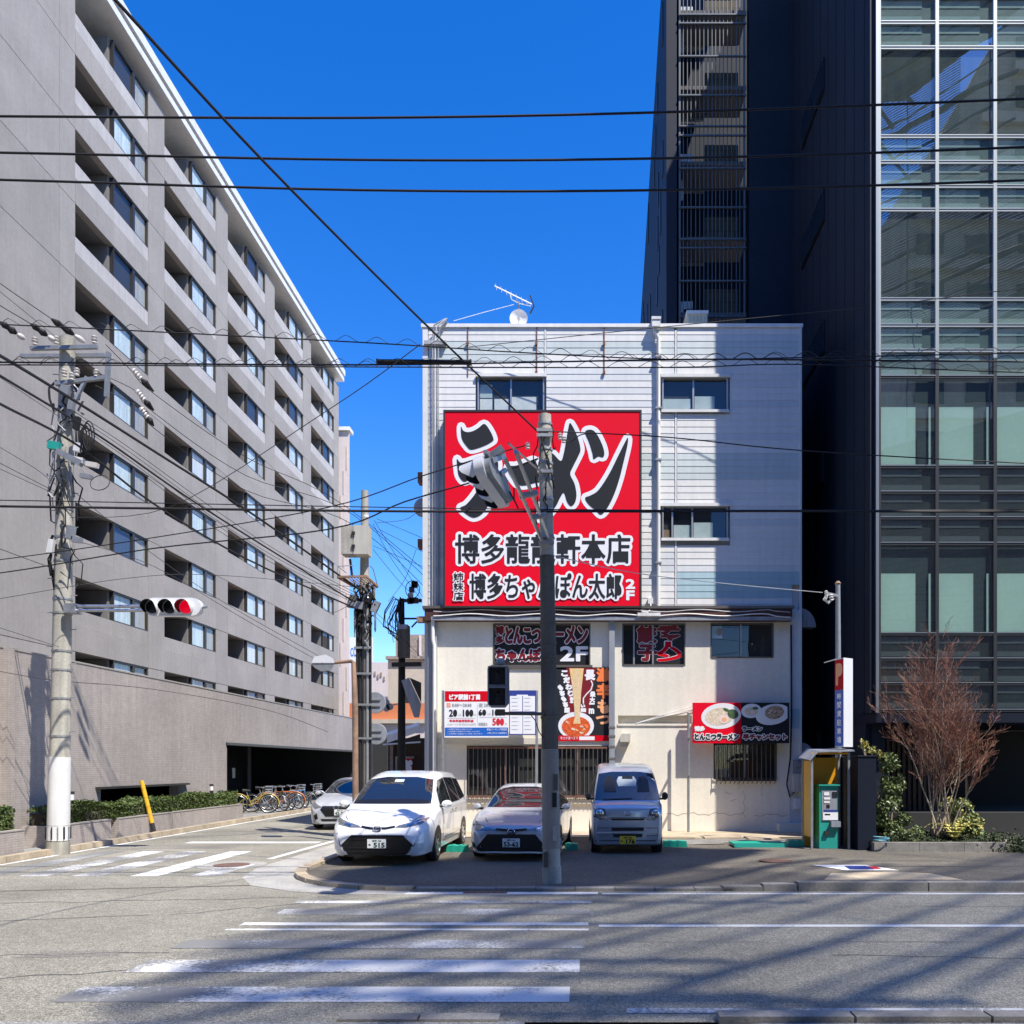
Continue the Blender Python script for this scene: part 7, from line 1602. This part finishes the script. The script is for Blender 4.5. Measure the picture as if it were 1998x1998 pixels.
# bare tree
bt = thing('bare_tree', 'many stemmed bare tree with reddish twigs in the planted bed', 'tree', (7.75, 18.15, .26))
rnd = random.Random(31); twig = []; n_st = 0
def branch(p, d, L, r, lev, mb):
    pts = [p]; rs = [r]; k = 5
    for i in range(k):
        d = (d+Vector((rnd.gauss(0, .1), rnd.gauss(0, .1), .1 if lev < 2 else .05))).normalized(); p = p+d*L/k; pts.append(p); rs.append(max(.003, r*(1-.55*(i+1)/k)))
        if lev < 3 and i >= (2 if lev == 0 else 0):
            for _ in range((2, 2, 2)[lev] if rnd.random() < .95 else 0):
                a = rnd.uniform(0, 6.28); o_ = d.orthogonal().normalized(); o_.rotate(Matrix.Rotation(a, 3, d))
                nd = (d*.85+o_*rnd.uniform(.45, .8)+Vector((0, 0, .12))).normalized(); branch(p, nd, L*rnd.uniform(.3, .5), rs[-1]*.6, lev+1, mb if lev < 1 else twig)
    if isinstance(mb, list): mb.append((pts, rs))
    else: mb.tube(pts, rs, 6)
stems = ((1785, 1330), (1808, 1345), (1838, 1305), (1850, 1330), (1880, 1400), (1900, 1410), (1935, 1400), (1760, 1440), (1945, 1470), (1820, 1400), (1798, 1390), (1865, 1360), (1915, 1450), (1775, 1480))
for i, (px, q) in enumerate(stems):
    mb = MB(); t = W(px, q, 18.0+rnd.uniform(-.4, .5))-bt.location; b0 = Vector((rnd.uniform(-.2, .2), rnd.uniform(-.12, .12), 0))
    d = (t-b0); L = d.length*.78; branch(b0, (d.normalized()+Vector((0, 0, .25))).normalized(), L, rnd.uniform(.013, .024), 0, mb); mb.obj('trunk', 'bark_pale', bt, 60)
tm_ = MB()
for pts, rs in twig: tm_.tube(pts, [max(.0032, r) for r in rs], 3, cap=False)
tm_.obj('crown_twigs', 'bark_red', bt, kind='stuff')
hz = thing('garden_hose', 'blue garden hose lying at the left corner of the planted bed', 'hose', W(1720, 1655, 17.2)); hz.location.z = .3
MB().tube([(.16*math.cos(t), .06*math.sin(t), .02+.012*t) for t in (2*math.pi*i/14 for i in range(22))], .012, 6).obj('coil', 'hose_blue', hz)
# ================================================================ THE PHOTOGRAPHER'S SIDE OF THE STREET (unseen blocks; the louvred screen is added to shade the road)
ca, sa = math.cos(AZ), math.sin(AZ)
def US(u, s, z=0): return Vector((u*ca-s*sa, u*sa+s*ca, z))
S0 = -12.0; TE = math.tan(EL)
lb = thing('shade_screen', 'steel framed building with a louvred roof screen and big sign panel across the street', 'building', US(9, S0-3))  # made up, out of view, to throw the dark patch and streaks
def ubox(u0, u1, s0, s1, z0, z1): 
    mb = MB(); mb.prism([US(u0, s0).xy, US(u1, s0).xy, US(u1, s1).xy, US(u0, s1).xy], lambda x, y: (x, y, z0), lambda x, y: (x, y, z1)); return mb
zs_ = lambda s: (s-S0)*TE
world_part('main_block', ubox(2, 16.5, S0-8, S0-.6, 0, 17.5), 'bld_brown', lb)
for u in (2.2, 6, 9.8, 13.6, 16.4): world_part('column', ubox(u-.025, u+.025, S0-.35, S0-.3, 0, zs_(min(9.2, 6.2+.85*(u-1.8)))), 'frame_bronze', lb)
uedge = lambda s: 1.2+max(0, (s-6.2))*1.05          # the screen narrows upwards on its left side
rnd = random.Random(77); s = 1.3
while s < 13:
    u0 = uedge(s); u1 = 19.3-rnd.uniform(0, .8) if s < 5.6 else 15.2-rnd.uniform(0, .6)
    th_ = rnd.choice([.12, .16, .22, .09]); ua = u0-rnd.uniform(0, .8); bow = rnd.uniform(-.5, .5); tl = rnd.uniform(-.4, .4)
    world_part('streak_rail', MB().tube([US(ua+(u1-ua)*t/7, S0, zs_(s)+tl*t/7+bow*math.sin(math.pi*t/7)+.12*math.sin(t*2.1+s)) for t in range(8)], [th_*.55*(.5+.7*abs(math.sin(t*.9+s*2))) for t in range(8)], 6), 'frame_bronze', lb); s += rnd.uniform(.3, .75)
for i in range(13):
    s1 = 2.2+i*.72; u0 = uedge(s1)+rnd.uniform(0, 3); L = rnd.uniform(2.2, 5); world_part('streak_brace', MB().bar(US(u0, S0-.1, zs_(s1)), US(u0+.7*L, S0-.1, zs_(s1-.72*L)), .12, rnd.uniform(.1, .2)), 'frame_bronze', lb)
sl_ = MB(); z = zs_(1.0)
while z < zs_(9.4):
    s = z/TE+S0; sl_.bar(US(uedge(s)+.2*math.sin(z*5), S0+.15, z), US(19 if s < 5.6 else 12.5, S0+.15, z), .02, .034); z += .12
world_part('shade_slats', sl_, 'frame_bronze', lb, kind='stuff')  # thin slats added to dim the sun between the streaks
poly = [(9.7, 8.9), (15.4, 9.6), (14.4, 12.4), (10.6, 13.5), (7.6, 13.5), (6.5, 12.2), (7.2, 10.6), (8.6, 9.2)]
world_part('shade_panel', MB().prism(poly, lambda u, s: US(u, S0-.05, zs_(s)), lambda u, s: US(u, S0-.2, zs_(s))), 'bld_brown', lb)  # unseen panel cut to the outline of the dark patch it casts
bb_ = thing('brown_apartment', 'tall brown apartment block mirrored in the glass facade', 'building', (27, -14, 0))
world_part('wall', MB().prism([(20.4, 0), (44, 0), (44, 58), (33, 58), (26.9, 49.3), (22.7, 41.7), (20.8, 38.8), (20.4, 38.5)], lambda x, z: (x, -14, z), lambda x, z: (x, -26, z)), 'bld_tan', bb_)
for k in range(15):
    for i in range(7):
        xa = 21+i*3.2; za = 3+k*3.1
        if za+1.4 > 37+(xa-19.6)*1.5 or za > 50: continue
        unit('window', 'frame_dark', bb_, xa, xa+1.8, -13.96, -13.9, za, za+1.3, bb_.location)
    if 4+k*3.1 < 50: unit('balcony_band', 'bld_beige', bb_, 20.4+max(0, (4+k*3.1-37.3)/1.5), 44, -13.99, -13.6, 1.9+k*3.1, 2.5+k*3.1, bb_.location)

for nm, lab, m, xa, xb, H in (('grey_office_block', 'plain grey office block on the photographer side of the street', 'tower_concrete', -62, -26, 26), ('tan_apartment_block', 'tan apartment block straight behind the photographer', 'bld_tile', -24, 9, 24)):
    o_ = thing(nm, lab, 'building', ((xa+xb)/2, -13, 0)); world_part('wall', MB().box(xa, xb, -26, -13, 0, H), m, o_)
    for k in range(7):
        unit('balcony_band', 'recess_wall', o_, xa, xb, -12.99, -12.5, 2.2+k*3.1, 3.1+k*3.1, o_.location)
        for i in range(int((xb-xa)/4)): unit('window', 'film_dark', o_, xa+1+i*4, xa+3.6+i*4, -12.99, -12.93, 3.3+k*3.1, 4.9+k*3.1, o_.location)
